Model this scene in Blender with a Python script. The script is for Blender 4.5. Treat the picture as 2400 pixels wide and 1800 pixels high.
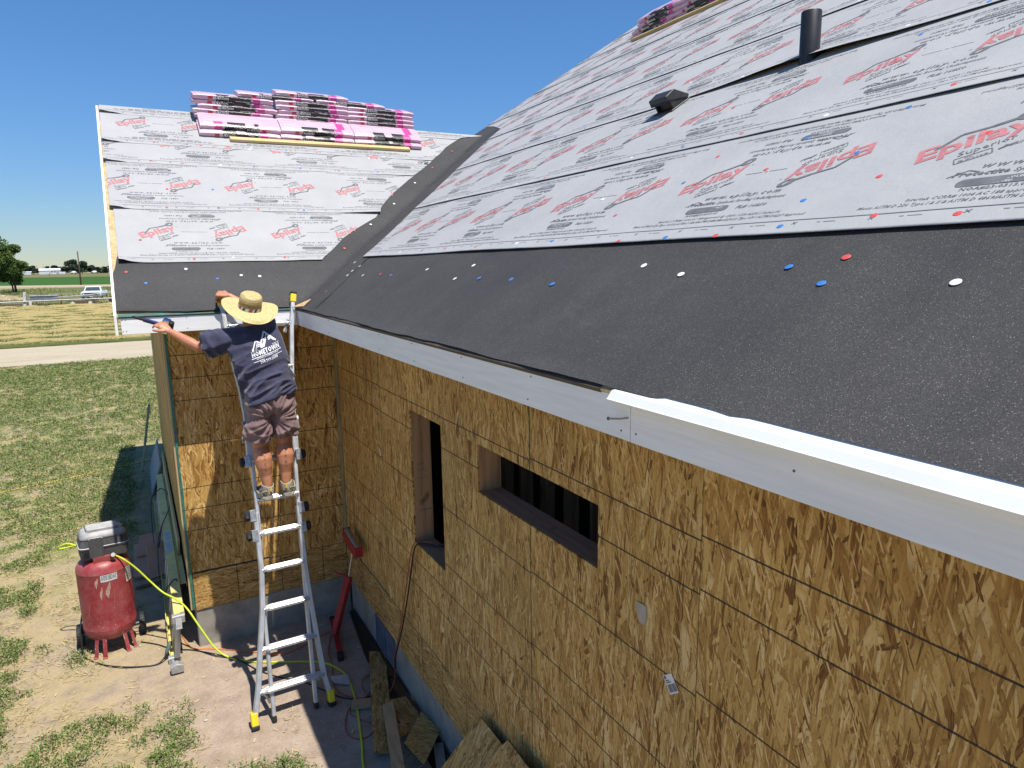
import bpy, bmesh, math, random
import numpy as np
from mathutils import Vector, Matrix, noise
from mathutils.bvhtree import BVHTree
R = math.radians
rng = random.Random(7)
C = bpy.context.scene.collection
for o in list(bpy.data.objects):
    bpy.data.objects.remove(o, do_unlink=True)
scene = bpy.context.scene

# ------------------------------------------------------------------ camera
cam_d = bpy.data.cameras.new('camera')
cam = bpy.data.objects.new('camera', cam_d); C.objects.link(cam)
cam_d.sensor_fit = 'HORIZONTAL'; cam_d.sensor_width = 36.0
cam_d.lens = 36.0 * 1598.8 / 2400.0
cam_d.clip_start = 0.05; cam_d.clip_end = 6000
YAW, PITCH, ROLL = 0.5027, 0.1802, -0.0152
fw = Vector((math.sin(YAW)*math.cos(PITCH), math.cos(YAW)*math.cos(PITCH), -math.sin(PITCH)))
rt = Vector((math.cos(YAW), -math.sin(YAW), 0)); up = rt.cross(fw)
rt2 = rt*math.cos(ROLL) + up*math.sin(ROLL); up2 = -rt*math.sin(ROLL) + up*math.cos(ROLL)
M4 = Matrix((rt2, up2, -fw)).transposed().to_4x4()
M4.translation = Vector((-1.6725, 0.0, 3.5739))
cam.matrix_world = M4
scene.camera = cam
scene.render.resolution_x = 1024; scene.render.resolution_y = 768

# ------------------------------------------------------------------ light
SUN = Vector((0.113, -0.392, 1.0)).normalized()          # towards the sun
SUN_EL = math.asin(SUN.z); SUN_ROT = math.atan2(SUN.x, SUN.y)
world = bpy.data.worlds.new('World'); scene.world = world; world.use_nodes = True
wn = world.node_tree; wn.nodes.clear()
sky = wn.nodes.new('ShaderNodeTexSky'); sky.sky_type = 'NISHITA'; sky.sun_disc = False
sky.sun_elevation = SUN_EL; sky.sun_rotation = SUN_ROT % (2*math.pi)
sky.altitude = 1200; sky.air_density = 0.9; sky.dust_density = 0.0; sky.ozone_density = 4.5
bgn = wn.nodes.new('ShaderNodeBackground'); bgn.inputs[1].default_value = 0.122
wo = wn.nodes.new('ShaderNodeOutputWorld')
hs = wn.nodes.new('ShaderNodeHueSaturation'); hs.inputs['Saturation'].default_value = 1.18
wn.links.new(sky.outputs[0], hs.inputs['Color']); 
# soften the glare of the horizon band: the brighter the sky, the more it is compressed (same rule all round)
bw = wn.nodes.new('ShaderNodeRGBToBW'); wn.links.new(hs.outputs[0], bw.inputs[0])
ma = wn.nodes.new('ShaderNodeMath'); ma.operation = 'MULTIPLY_ADD'; wn.links.new(bw.outputs[0], ma.inputs[0]); ma.inputs[1].default_value = 0.17; ma.inputs[2].default_value = 0.85
dv = wn.nodes.new('ShaderNodeVectorMath'); dv.operation = 'DIVIDE'; wn.links.new(hs.outputs[0], dv.inputs[0]); wn.links.new(ma.outputs[0], dv.inputs[1])
wn.links.new(dv.outputs[0], bgn.inputs[0]); wn.links.new(bgn.outputs[0], wo.inputs[0])
sd = bpy.data.lights.new('sun', 'SUN'); sd.energy = 4.4; sd.angle = R(0.53); sd.color = (1.0, 0.945, 0.86)
sun = bpy.data.objects.new('sun', sd); C.objects.link(sun)
sun.rotation_euler = SUN.to_track_quat('Z', 'Y').to_euler(); sun.location = (3, -8, 20)
scene.view_settings.view_transform = 'Standard'; scene.view_settings.look = 'None'
scene.view_settings.gamma = 1.0; scene.view_settings.use_curve_mapping = False
scene.view_settings.exposure = 0.56

# ------------------------------------------------------------------ mesh helpers
class MB:
    """collects polygons (with a material slot each) and links them as ONE mesh object"""
    def __init__(s): s.v = []; s.f = []; s.m = []
    def add(s, verts, faces, m=0):
        b = len(s.v); s.v.extend([tuple(p) for p in verts])
        for f in faces: s.f.append(tuple(b+i for i in f)); s.m.append(m)
    def box(s, c, d, m=0, rot=None):
        c = Vector(c); h = Vector(d)/2; vs = []
        for x in (-1, 1):
            for y in (-1, 1):
                for z in (-1, 1):
                    p = Vector((x*h.x, y*h.y, z*h.z))
                    if rot is not None: p = rot @ p
                    vs.append(c+p)
        s.add(vs, [(0,1,3,2),(4,6,7,5),(0,4,5,1),(2,3,7,6),(0,2,6,4),(1,5,7,3)], m)
    def bar(s, a, b, w, h, m=0, upv=(0,0,1)):
        a = Vector(a); b = Vector(b); d = (b-a); L = d.length; d.normalize()
        u = Vector(upv); x = d.cross(u)
        if x.length < 1e-4: x = d.cross(Vector((1,0,0)))
        x.normalize(); u = x.cross(d)
        rot = Matrix((x, d, u)).transposed()
        s.box((a+b)/2, (w, L, h), m, rot)
    def rings(s, rs, m=0, caps=True, closed=False):
        n = len(rs[0]); b = len(s.v)
        for r in rs: s.v.extend([tuple(p) for p in r])
        k = len(rs)
        for i in range(k if closed else k-1):
            for j in range(n):
                a0 = b+i*n+j; a1 = b+i*n+(j+1) % n
                c0 = b+((i+1) % k)*n+j; c1 = b+((i+1) % k)*n+(j+1) % n
                s.f.append((a0, a1, c1, c0)); s.m.append(m)
        if caps and not closed:
            s.f.append(tuple(b+j for j in reversed(range(n)))); s.m.append(m)
            s.f.append(tuple(b+(k-1)*n+j for j in range(n))); s.m.append(m)
    def tube(s, pts, r, n=8, m=0, caps=True, ry=None, upv=(0,0,1)):
        pts = [Vector(p) for p in pts]; k = len(pts)
        rr = r if isinstance(r, (list, tuple)) else [r]*k
        r2 = rr if ry is None else (ry if isinstance(ry, (list, tuple)) else [ry]*k)
        out = []; px = None
        for i, p in enumerate(pts):
            d = (pts[min(i+1, k-1)]-pts[max(i-1, 0)]).normalized()
            if px is None:
                x = d.cross(Vector(upv))
                if x.length < 1e-3: x = d.cross(Vector((1,0,0)))
                x.normalize()
            else:
                x = (px - d*px.dot(d)).normalized()
            px = x; y = x.cross(d)
            out.append([p + x*math.cos(2*math.pi*j/n)*rr[i] + y*math.sin(2*math.pi*j/n)*r2[i] for j in range(n)])
        s.rings(out, m, caps)
    def lathe(s, prof, c=(0,0,0), n=24, m=0, rot=None, sx=1, sy=1, caps=True):
        c = Vector(c); out = []
        for r, z in prof:
            ring = []
            for j in range(n):
                a = 2*math.pi*j/n; p = Vector((r*sx*math.cos(a), r*sy*math.sin(a), z))
                if rot is not None: p = rot @ p
                ring.append(c+p)
            out.append(ring)
        s.rings(out, m, caps)
    def prism(s, poly, frame, h0, h1, m=0):
        """poly 2D extruded between h0 and h1; frame(u,v,h) -> point"""
        n = len(poly)
        vs = [frame(u, v, h0) for u, v in poly]+[frame(u, v, h1) for u, v in poly]
        fs = [tuple(reversed(range(n))), tuple(range(n, 2*n))]
        fs += [(i, (i+1) % n, n+(i+1) % n, n+i) for i in range(n)]
        s.add(vs, fs, m)
    def mesh(s, name, smooth=False, bevel=0.0, fixn=True):
        me = bpy.data.meshes.new(name); me.from_pydata(s.v, [], s.f)
        me.polygons.foreach_set('material_index', s.m)
        if fixn or bevel > 0:
            bm = bmesh.new(); bm.from_mesh(me)
            if fixn: bmesh.ops.recalc_face_normals(bm, faces=bm.faces)
            if bevel > 0:
                es = [e for e in bm.edges if len(e.link_faces) == 2 and e.calc_face_angle(0) > 0.6]
                bmesh.ops.bevel(bm, geom=es, offset=bevel, segments=1, affect='EDGES', clamp_overlap=True)
            bm.to_mesh(me); bm.free()
        if smooth:
            me.polygons.foreach_set('use_smooth', [True]*len(me.polygons))
            if smooth != 'all': 
                try: me.set_sharp_from_angle(angle=R(38))
                except Exception: pass
        me.update(); return me
    def build(s, name, mats, parent=None, smooth=False, bevel=0.0, fixn=True):
        me = s.mesh(name, smooth, bevel, fixn)
        return link(name, me, mats, parent)

def link(name, me, mats=None, parent=None):
    o = bpy.data.objects.new(name, me); C.objects.link(o)
    if mats is not None:
        for mt in (mats if isinstance(mats, (list, tuple)) else [mats]): me.materials.append(mt)
    if parent is not None: o.parent = parent
    return o
def tag(o, label=None, cat=None, group=None, kind=None):
    if label: o['label'] = label
    if cat: o['category'] = cat
    if group: o['group'] = group
    if kind: o['kind'] = kind
    return o
def empty(name, loc=(0,0,0), parent=None):
    o = bpy.data.objects.new(name, None); C.objects.link(o); o.location = loc; o.empty_display_size = 0.1
    if parent is not None: o.parent = parent
    return o
def copy_tree(o, parent=None):
    c = o.copy(); C.objects.link(c); c.parent = parent
    for ch in list(o.children): copy_tree(ch, c)
    return c
def smoothpath(pts, n=8):
    """Catmull-Rom through points"""
    P = [Vector(p) for p in pts]; P = [P[0]*2-P[1]]+P+[P[-1]*2-P[-2]]; out = []
    for i in range(1, len(P)-2):
        for k in range(n):
            t = k/n; a, b, c, d = P[i-1], P[i], P[i+1], P[i+2]
            out.append(0.5*((2*b)+(c-a)*t+(2*a-5*b+4*c-d)*t*t+(3*b-a-3*c+d)*t**3))
    out.append(P[-2]); return out

# ------------------------------------------------------------------ materials
class NT:
    def __init__(s, name):
        s.mat = bpy.data.materials.new(name); s.mat.use_nodes = True
        s.t = s.mat.node_tree; s.t.nodes.clear()
        s.out = s.n('ShaderNodeOutputMaterial'); s.b = s.n('ShaderNodeBsdfPrincipled')
        s.t.links.new(s.b.outputs[0], s.out.inputs[0])
    def n(s, typ, **kw):
        nd = s.t.nodes.new(typ)
        for k, v in kw.items(): setattr(nd, k, v)
        return nd
    def l(s, a, b): s.t.links.new(a, b)
    def val(s, x, sock):
        if hasattr(x, 'is_linked') or hasattr(x, 'links'): s.l(x, sock)
        elif x is not None: sock.default_value = x
    def coord(s, kind='Object'): return s.n('ShaderNodeTexCoord').outputs[kind]
    def mapping(s, vec, scale=(1,1,1), rot=(0,0,0), loc=(0,0,0)):
        m = s.n('ShaderNodeMapping'); s.l(vec, m.inputs[0])
        s.val(loc, m.inputs['Location']); m.inputs['Rotation'].default_value = rot; m.inputs['Scale'].default_value = scale
        return m.outputs[0]
    def noise(s, vec, scale=5, detail=4, rough=.55, out=0):
        t = s.n('ShaderNodeTexNoise'); s.l(vec, t.inputs['Vector'])
        t.inputs['Scale'].default_value = scale; t.inputs['Detail'].default_value = detail; t.inputs['Roughness'].default_value = rough
        return t.outputs[out]
    def math(s, op, a, b=None, c=None, clamp=False):
        m = s.n('ShaderNodeMath', operation=op, use_clamp=clamp)
        s.val(a, m.inputs[0])
        if b is not None: s.val(b, m.inputs[1])
        if c is not None: s.val(c, m.inputs[2])
        return m.outputs[0]
    def ramp(s, fac, stops, interp='LINEAR'):
        r = s.n('ShaderNodeValToRGB'); s.l(fac, r.inputs[0]); cr = r.color_ramp; cr.interpolation = interp
        while len(cr.elements) < len(stops): cr.elements.new(0.5)
        for e, (p, c) in zip(cr.elements, stops):
            e.position = p; e.color = (c if isinstance(c, (tuple, list)) else (c, c, c)) + (1,) if len((c if isinstance(c,(tuple,list)) else (c,c,c))) == 3 else c
        return r.outputs[0]
    def mix(s, f, a, b, blend='MIX'):
        m = s.n('ShaderNodeMix', data_type='RGBA', blend_type=blend)
        s.val(f, m.inputs[0])
        for x, k in ((a, 6), (b, 7)):
            if isinstance(x, (tuple, list)): m.inputs[k].default_value = tuple(x)+(1,) if len(x) == 3 else x
            else: s.l(x, m.inputs[k])
        return m.outputs[2]
    def bump(s, h, strength=.3, dist=.01):
        b = s.n('ShaderNodeBump'); b.inputs['Strength'].default_value = strength; b.inputs['Distance'].default_value = dist
        s.l(h, b.inputs['Height']); s.l(b.outputs[0], s.b.inputs['Normal'])
    def done(s, col=None, rough=.6, metal=0, spec=None):
        if col is not None:
            if isinstance(col, (tuple, list)): s.b.inputs['Base Color'].default_value = tuple(col)+(1,)
            else: s.l(col, s.b.inputs['Base Color'])
        s.val(rough, s.b.inputs['Roughness']); s.val(metal, s.b.inputs['Metallic'])
        if spec is not None: s.b.inputs['Specular IOR Level'].default_value = spec
        return s.mat

def simple(name, col, rough=.6, var=.18, scale=12, bump=0, bscale=60, metal=0, stretch=(1,1,1), dirt=None, dirt_amt=.5, spec=None):
    """plain coloured surface with mottling, optional dirt patches and fine relief"""
    t = NT(name); co = t.mapping(t.coord(), stretch)
    n1 = t.noise(co, scale, 5)
    a = tuple(max(0, c*(1-var)) for c in col); b = tuple(min(1, c*(1+var)) for c in col)
    c = t.ramp(n1, [(.3, a), (.7, b)])
    if dirt:
        n2 = t.noise(co, scale*.6, 8, .7)
        c = t.mix(t.math('MULTIPLY', t.ramp(n2, [(.48, 0.), (.62, 1.)]), dirt_amt), c, dirt)
    r = t.math('ADD', t.math('MULTIPLY', n1, .25), rough-.12)
    if bump: t.bump(t.noise(co, bscale, 3), bump, .004)
    return t.done(c, r, metal, spec)

def wood(name, base=(.52, .33, .16), dark=(.33, .19, .085), axis='Y', scale=1.0, rough=.7):
    t = NT(name); co = t.coord()
    k = {'X': (1.2, 18, 18), 'Y': (18, 1.2, 18), 'Z': (18, 18, 1.2)}[axis]
    rnd = t.n('ShaderNodeObjectInfo').outputs['Random']
    sh = t.n('ShaderNodeCombineXYZ'); 
    for i in range(3): t.l(t.math('MULTIPLY', rnd, 37.0+i*11), sh.inputs[i])
    v = t.n('ShaderNodeVectorMath', operation='ADD'); t.l(co, v.inputs[0]); t.l(sh.outputs[0], v.inputs[1])
    m = t.mapping(v.outputs[0], tuple(q*scale for q in k))
    g = t.noise(m, 1.6, 6, .65)
    c = t.ramp(g, [(.32, dark), (.5, base), (.72, tuple(min(1, q*1.18) for q in base))])
    kn = t.noise(v.outputs[0], 6*scale, 2, .4)
    c = t.mix(t.ramp(kn, [(.68, 0.), (.74, .7)]), c, tuple(q*.5 for q in dark))
    t.bump(g, .15, .003)
    return t.done(c, rough)

def osb(name, grain='Z', lines=None, bright=1.0, wide=1.0):
    """oriented strand board: rotated layers of rectangular flakes, printed stud lines"""
    t = NT(name); co = t.coord()
    rnd = t.n('ShaderNodeObjectInfo').outputs['Random']
    sep = t.n('ShaderNodeSeparateXYZ'); t.l(co, sep.inputs[0])
    u, w = (sep.outputs[0], sep.outputs[2]) if grain == 'Z' else (sep.outputs[2], sep.outputs[0])
    base = t.n('ShaderNodeCombineXYZ')
    t.l(t.math('ADD', u, t.math('MULTIPLY', rnd, 53.0)), base.inputs[0])
    t.l(t.math('ADD', w, t.math('MULTIPLY', rnd, 31.0)), base.inputs[1])
    # slight bending of the flakes
    wob = t.noise(base.outputs[0], 7, 3, .6, out=1)
    wv = t.n('ShaderNodeVectorMath', operation='MULTIPLY_ADD'); t.l(wob, wv.inputs[0]); wv.inputs[1].default_value = (.018, .018, 0); t.l(base.outputs[0], wv.inputs[2])
    P = wv.outputs[0]
    pal = [(0., (.13, .052, .012)), (.09, (.275, .130, .032)), (.30, (.43, .240, .064)), (.58, (.52, .312, .094)), (.84, (.61, .395, .135)), (1., (.72, .51, .24))]
    col = None; hgt = None
    layers = [(R(3), .0040, .050, 0.0), (R(-11), .0055, .075, .38), (R(13), .0075, .095, .48), (R(-4), .011, .14, .52), (R(46), .011, .060, .80), (R(7), .017, .16, .66), (R(-17), .015, .125, .76), (R(-66), .016, .062, .92), (R(-2), .030, .19, .82), (R(22), .022, .14, .88), (R(5), .0055, .075, .66), (R(-24), .0045, .05, .80)]
    for i, (ang, fw_, fl, thr) in enumerate(layers):
        m = t.n('ShaderNodeMapping'); m.vector_type = 'POINT'; t.l(P, m.inputs[0])
        m.inputs['Location'].default_value = (i*3.17, i*7.9, 0); m.inputs['Rotation'].default_value = (0, 0, ang)
        s2 = t.mapping(m.outputs[0], (1/(fw_*wide), 1/(fl*wide), 1))
        vo = t.n('ShaderNodeTexVoronoi', voronoi_dimensions='2D', feature='F1', distance='MINKOWSKI' if i > 2 else 'EUCLIDEAN')
        if i > 2: vo.inputs['Exponent'].default_value = 5.0
        vo.inputs['Scale'].default_value = 1.0; vo.inputs['Randomness'].default_value = .9; t.l(s2, vo.inputs['Vector'])
        sc = t.n('ShaderNodeSeparateColor'); t.l(vo.outputs['Color'], sc.inputs[0])
        fib = t.noise(t.mapping(m.outputs[0], (300, 14, 1)), 1.0, 3, .6)
        tone = t.math('ADD', sc.outputs[0], t.math('MULTIPLY', t.math('SUBTRACT', fib, .5), .55))
        c = t.ramp(tone, pal)
        edge = t.ramp(vo.outputs['Distance'], [(.40, 1.), (.60, .58)])
        c = t.mix(1.0, c, edge, 'MULTIPLY')
        if col is None: col = c; hgt = sc.outputs[1]
        else:
            mask = t.math('GREATER_THAN', sc.outputs[2], thr)
            inner = t.math('LESS_THAN', vo.outputs['Distance'], .56)
            mask = t.math('MULTIPLY', mask, inner)
            col = t.mix(mask, col, c); hg = t.n('ShaderNodeMix'); t.l(mask, hg.inputs[0]); t.l(hgt, hg.inputs[2]); t.l(sc.outputs[1], hg.inputs[3]); hgt = hg.outputs[0]
    # fine dark chips between strands and pale splinters
    chip = t.noise(t.mapping(P, (160, 55, 1)), 1.0, 4, .7)
    col = t.mix(t.ramp(chip, [(.585, 0.), (.67, .70)]), col, (.105, .048, .015))
    col = t.mix(t.ramp(chip, [(.27, .55), (.34, 0.)]), col, (.60, .44, .24))
    col = t.mix(1.0, col, t.ramp(rnd, [(0., (.90, .90, .91)), (.5, (1.0, .985, .96)), (1., (1.08, 1.05, 1.0))]), 'MULTIPLY')
    scuff = t.noise(base.outputs[0], 3.1, 8, .75); col = t.mix(t.ramp(scuff, [(.62, 0.), (.74, .30)]), col, (.45, .36, .25))
    big = t.noise(base.outputs[0], 1.4, 4)
    col = t.mix(1.0, col, t.ramp(big, [(.3, (.86*bright,)*3), (.7, (1.1*bright,)*3)]), 'MULTIPLY')
    if lines:
        ax = sep.outputs[2] if lines in 'ZM' else sep.outputs[0]
        jit = t.math('MULTIPLY', t.math('SUBTRACT', t.noise(co, 30, 3), .5), .004)
        p = t.math('ADD', ax, jit); tot = None
        for q in (.4064, .6096, .8128, 1.2192, 1.6256, 1.8288, 2.032)[:6 if lines == 'M' else 7] if lines in 'ZM' else (.02, .4064, .8128, 1.2192, 1.6256, 2.032):
            a = t.math('LESS_THAN', t.math('ABSOLUTE', t.math('SUBTRACT', p, q)), .0036)
            tot = a if tot is None else t.math('MAXIMUM', tot, a)
        spl = t.ramp(t.noise(co, 220, 2), [(.30, .35), (.42, .95)])
        col = t.mix(t.math('MULTIPLY', tot, spl), col, (.025, .021, .018))
    t.bump(t.math('ADD', hgt, t.math('MULTIPLY', chip, .6)), .35, .0025)
    return t.done(col, .62, 0, .3)
# ------------------------------------------------------------------ house constants (metres, ground at z=0)
YF, WW, D, YE, ZE, MS, WS = 6.636, 1.464, 0.416, 6.220, 3.182, 0.638, 0.728
XR = -1.796                       # rake of the wing roof
YR = 9.80                         # far rake of the main roof
MC, MN = 1/math.hypot(1, MS), MS/math.hypot(1, MS)
WC, WN = 1/math.hypot(1, WS), WS/math.hypot(1, WS)
S_RIDGE_W = 2.90/WC               # wing ridge
S_RIDGE_M = 7.45                  # main ridge
def fmain(u, s, h): return (-D+s*MC-h*MN, u, ZE+s*MN+h*MC)
def fwing(u, s, h): return (u, YE+s*WC-h*WN, ZE+s*WN+h*WC)
ZR_W = ZE+S_RIDGE_W*WN; YRIDGE = YE+2.90
SV = (ZR_W-ZE)/MN                 # slope length on the main roof where the wing ridge meets it
XV = -D+SV*MC

# ------------------------------------------------------------------ house materials
m_osb = osb('osb_panel_board', 'Z', 'Z', 1.04, 1.6)
m_osb_main = osb('osb_main_wall_board', 'Z', 'M', 1.06, 1.38)
m_osbx = osb('osb_bottom_strip_board', 'X', 'X')
m_osb_plain = osb('osb_offcut_board', 'Z', None, .95)
m_deck = simple('osb_roof_deck', (.50, .385, .20), .75, .22, 26, .3, 40, dirt=(.34, .22, .09), dirt_amt=.5)
m_green = simple('green_sealed_edge', (.03, .16, .12), .6, .3, 30)
m_lumber = wood('framing_lumber', (.40, .235, .115), (.26, .14, .06), 'Z')
m_lumber_y = wood('framing_lumber_flat', (.30, .18, .10), (.19, .105, .06), 'Y')
m_stud = wood('framing_stud', (.50, .34, .18), (.34, .21, .10), 'Z')
m_dark = simple('interior_shade_brown', (.10, .07, .045), .9)  # dark brown carries the shade of the unlit rooms in its colour
m_conc = simple('foundation_concrete', (.315, .29, .245), .9, .16, 5, .5, 90, dirt=(.17, .155, .135), dirt_amt=.6)
m_ventblue = simple('crawl_vent_plastic', (.10, .13, .18), .35, .3, 8)
def fascia_mat():
    t = NT('primed_fascia_board'); co = t.coord()
    g = t.noise(t.mapping(co, (3, 3, 55)), 1.0, 5, .6)
    c = t.ramp(g, [(.3, (.78, .785, .78)), (.65, (.89, .89, .885))])
    sp = t.noise(co, 35, 4, .7)
    c = t.mix(t.ramp(sp, [(.72, 0.), (.80, .35)]), c, (.45, .44, .42))
    t.bump(g, .30, .002)
    return t.done(c, .55)
m_fascia = fascia_mat()
m_drip = simple('white_painted_metal', (.82, .83, .82), .32, .03, 6, spec=.5)
m_nail = simple('nail_steel', (.16, .15, .14), .45, .2, 50, metal=.8)
def membrane_mat():
    t = NT('granulated_black_membrane'); co = t.coord()
    v = t.n('ShaderNodeTexVoronoi'); v.inputs['Scale'].default_value = 620; t.l(co, v.inputs['Vector'])
    sc = t.n('ShaderNodeSeparateColor'); t.l(v.outputs['Color'], sc.inputs[0])
    c = t.ramp(sc.outputs[0], [(.0, (.030, .0297, .0295)), (.55, (.050, .0485, .0475)), (.86, (.068, .066, .064)), (.975, (.095, .0925, .089)), (1., (.30, .29, .28))])
    big = t.noise(co, 1.6, 6, .6)
    c = t.mix(1.0, c, t.ramp(big, [(.3, (.84, .84, .85)), (.7, (1.12, 1.1, 1.07))]), 'MULTIPLY')
    dust = t.noise(t.mapping(co, (1.6, .5, 1.6)), 5, 8, .75)
    c = t.mix(t.ramp(dust, [(.57, 0.), (.74, .14)]), c, (.16, .148, .13))
    sm = t.noise(t.mapping(co, (.5, 2.2, .5)), 1.7, 5, .6); c = t.mix(1.0, c, t.ramp(sm, [(.35, (.94,)*3), (.65, (1.08,)*3)]), 'MULTIPLY')
    wr = t.noise(t.mapping(co, (1.1, 3.0, 1.1)), 1.5, 5, .55)
    t.bump(t.math('ADD', t.math('MULTIPLY', sc.outputs[1], .09), t.math('MULTIPLY', wr, .8)), .5, .02)
    return t.done(c, .7, 0, .35)
m_memb = membrane_mat()
def underlay_mat():
    t = NT('grey_white_underlayment'); co = t.coord()
    rnd = t.n('ShaderNodeObjectInfo').outputs['Random']
    g = t.noise(t.mapping(co, (1.0, 1.0, 1.0)), 2.2, 5, .6)
    c = t.ramp(g, [(.3, (.35, .355, .358)), (.7, (.405, .408, .408))])
    st = t.noise(co, 26, 6, .75)
    c = t.mix(t.ramp(st, [(.60, 0.), (.78, .22)]), c, (.42, .40, .37))
    fine = t.noise(co, 420, 2, .5)
    c = t.mix(1.0, c, t.ramp(fine, [(.3, (.93,)*3), (.7, (1.04,)*3)]), 'MULTIPLY')
    wr = t.noise(t.mapping(co, (1, 1, 1), (.3, .5, .2)), 4.5, 6, .62)
    foot = t.noise(co, 1.1, 3, .5); c = t.mix(t.math('MULTIPLY', t.ramp(foot, [(.58, 0.), (.72, 1.)]), t.ramp(t.noise(co, 38, 5, .8), [(.48, 0.), (.62, .28)])), c, (.30, .27, .235))
    t.bump(t.math('ADD', t.math('ADD', t.math('MULTIPLY', wr, 1.6), t.noise(co, 13, 4, .6)), t.math('MULTIPLY', fine, .12)), .30, .012)
    return t.done(c, .62, 0, .3)
m_under = underlay_mat()
m_black_back = simple('black_underlayment_back', (.018, .018, .02), .6)
m_red = simple('faded_red_print', (.44, .165, .17), .6, .2, 30)
m_ink = simple('grey_black_print', (.125, .128, .134), .6, .22, 30)
m_under2 = simple('underlayment_knockout', (.45, .47, .49), .6, .05)
m_cap = {'r': simple('red_cap_plastic', (.62, .085, .07), .4, .1), 'b': simple('blue_cap_plastic', (.045, .19, .50), .4, .1), 'w': simple('white_cap_plastic', (.80, .81, .82), .4, .05)}

house = tag(empty('house', (0, 0, 0)), 'unfinished house sheathed in strand board with a half papered steep roof', 'house')

# ------------------------------------------------------------------ wall sheathing, panel by panel
def cellplate(xs, zs, holes, t=.0115):
    mb = MB(); nx, nz = len(xs)-1, len(zs)-1
    fill = [[not any(h[0]-1e-4 <= (xs[i]+xs[i+1])/2 <= h[1]+1e-4 and h[2]-1e-4 <= (zs[j]+zs[j+1])/2 <= h[3]+1e-4 for h in holes) for j in range(nz)] for i in range(nx)]
    for i in range(nx):
        for j in range(nz):
            if not fill[i][j]: continue
            x0, x1, z0, z1 = xs[i], xs[i+1], zs[j], zs[j+1]
            mb.add([(x0,0,z0),(x1,0,z0),(x1,0,z1),(x0,0,z1)], [(0,1,2,3)], 0)
            mb.add([(x0,t,z0),(x1,t,z0),(x1,t,z1),(x0,t,z1)], [(3,2,1,0)], 0)
            for (a, b, p, q) in ((i-1, j, (x0,z1), (x0,z0)), (i+1, j, (x1,z0), (x1,z1)), (i, j-1, (x0,z0), (x1,z0)), (i, j+1, (x1,z1), (x0,z1))):
                out = not (0 <= a < nx and 0 <= b < nz)
                if out or not fill[a][b]:
                    mb.add([(p[0],0,p[1]),(q[0],0,q[1]),(q[0],t,q[1]),(p[0],t,p[1])], [(3,2,1,0)], 1 if out else 0)
    return mb
def panel(parent, origin, rz, w, h, mat_, holes=(), edge=None):
    g = .0022
    xs = sorted({g, w-g} | {min(max(c, g), w-g) for hh in holes for c in hh[:2]})
    zs = sorted({g*.7, h-g*.7} | {c for hh in holes for c in hh[2:]})
    o = cellplate(xs, zs, holes).build('osb_panel', [mat_, edge or m_green], parent, fixn=False)
    o.location = origin; o.rotation_euler = (rng.uniform(-.0012, .0012), 0, rz)
    return o

# main wall: faces -x, u runs towards the camera (-y)
wall = MB()
OPEN = [(4.018, 4.594, 1.500, 2.518), (2.287, 3.477, 2.228, 2.522)]     # y0,y1,z0,z1
y = -2.6
while y < YF:
    segs = [(.42, 3.12)]
    for o_ in OPEN:
        if o_[0]-.02 < y < o_[1]+.02: segs = [(.42, o_[2]-.04), (o_[3]+.10, 3.12)]
    for z0, z1 in segs: wall.box((.085, y, (z0+z1)/2), (.14, .038, z1-z0))
    y += .4064
wall.box((.085, 2.0, .40), (.14, 9.2, .036)); wall.box((.085, 2.0, 3.135), (.14, 9.2, .036))
main_wall = wall.build('main_wall', m_lumber, house)
seams = [6.636, 5.281, 4.076, 2.871, 1.671, .452, -.767, -1.986]
ZB0, ZB1, ZT = .379, .757, 3.165
for i in range(len(seams)-1):
    y1, y0 = seams[i], seams[i+1]; w = y1-y0
    dz = 0
    zb = ZB1 + (0.0, -.008, -.01, .0, .022, .022, .02)[i]
    holes = []
    for a, b, z0, z1 in OPEN:
        if b > y0+.005 and a < y1-.005: holes.append((max(y1-b, 0), min(y1-a, w), z0-zb, z1-zb))
    panel(main_wall, (0, y1, zb), R(-90), w, ZT-zb, m_osb_main, holes)
for y1, y0 in ((6.636, 4.55), (4.55, 2.11), (2.11, -.33), (-.33, -1.98)):
    panel(main_wall, (0.0, y1, ZB0), R(-90), y1-y0, .745-ZB0, m_osbx)
# corner cleat where the two walls meet (pale greenish strip)
mb = MB(); mb.box((-.0062, 6.585, (ZB1+3.03)/2), (.012, .085, 3.03-ZB1)); mb.build('corner_strip', simple('weathered_strip', (.27, .235, .13), .75, .25, 8), main_wall, bevel=.002)

# rough openings: jambs, sills, headers
for a, b, z0, z1 in OPEN:
    op = MB(); op.box((.085, b+.019, (z0+z1)/2), (.146, .038, z1-z0+.06)); 
    oo = op.build('window_opening', m_lumber, house, bevel=.003)
    op = MB(); op.box((.085, a-.019, (z0+z1)/2), (.146, .038, z1-z0+.06)); op.build('jamb', m_lumber, oo, bevel=.003)
    op = MB(); op.box((.085, (a+b)/2, z0-.019), (.150, b-a+.002, .038)); op.build('sill', m_lumber_y, oo, bevel=.003)
    op = MB(); op.box((.085, (a+b)/2, z1+.045), (.146, b-a+.002, .09)); op.build('header', m_lumber_y, oo, bevel=.003)
# printed grade stamp on the tall jamb (ink marks)
mb = MB()
for k, (zz, n, hh) in enumerate(((2.10, 3, .012), (2.06, 4, .006), (2.045, 4, .006), (1.99, 4, .006), (1.74, 6, .010))):
    for q in range(n): mb.box((.052+q*.018, 4.5939, zz+rng.uniform(-.002, .002)), (.011, .0006, hh))
mb.build('grade_stamp', m_ink, main_wall)['kind'] = 'stuff'

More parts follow.
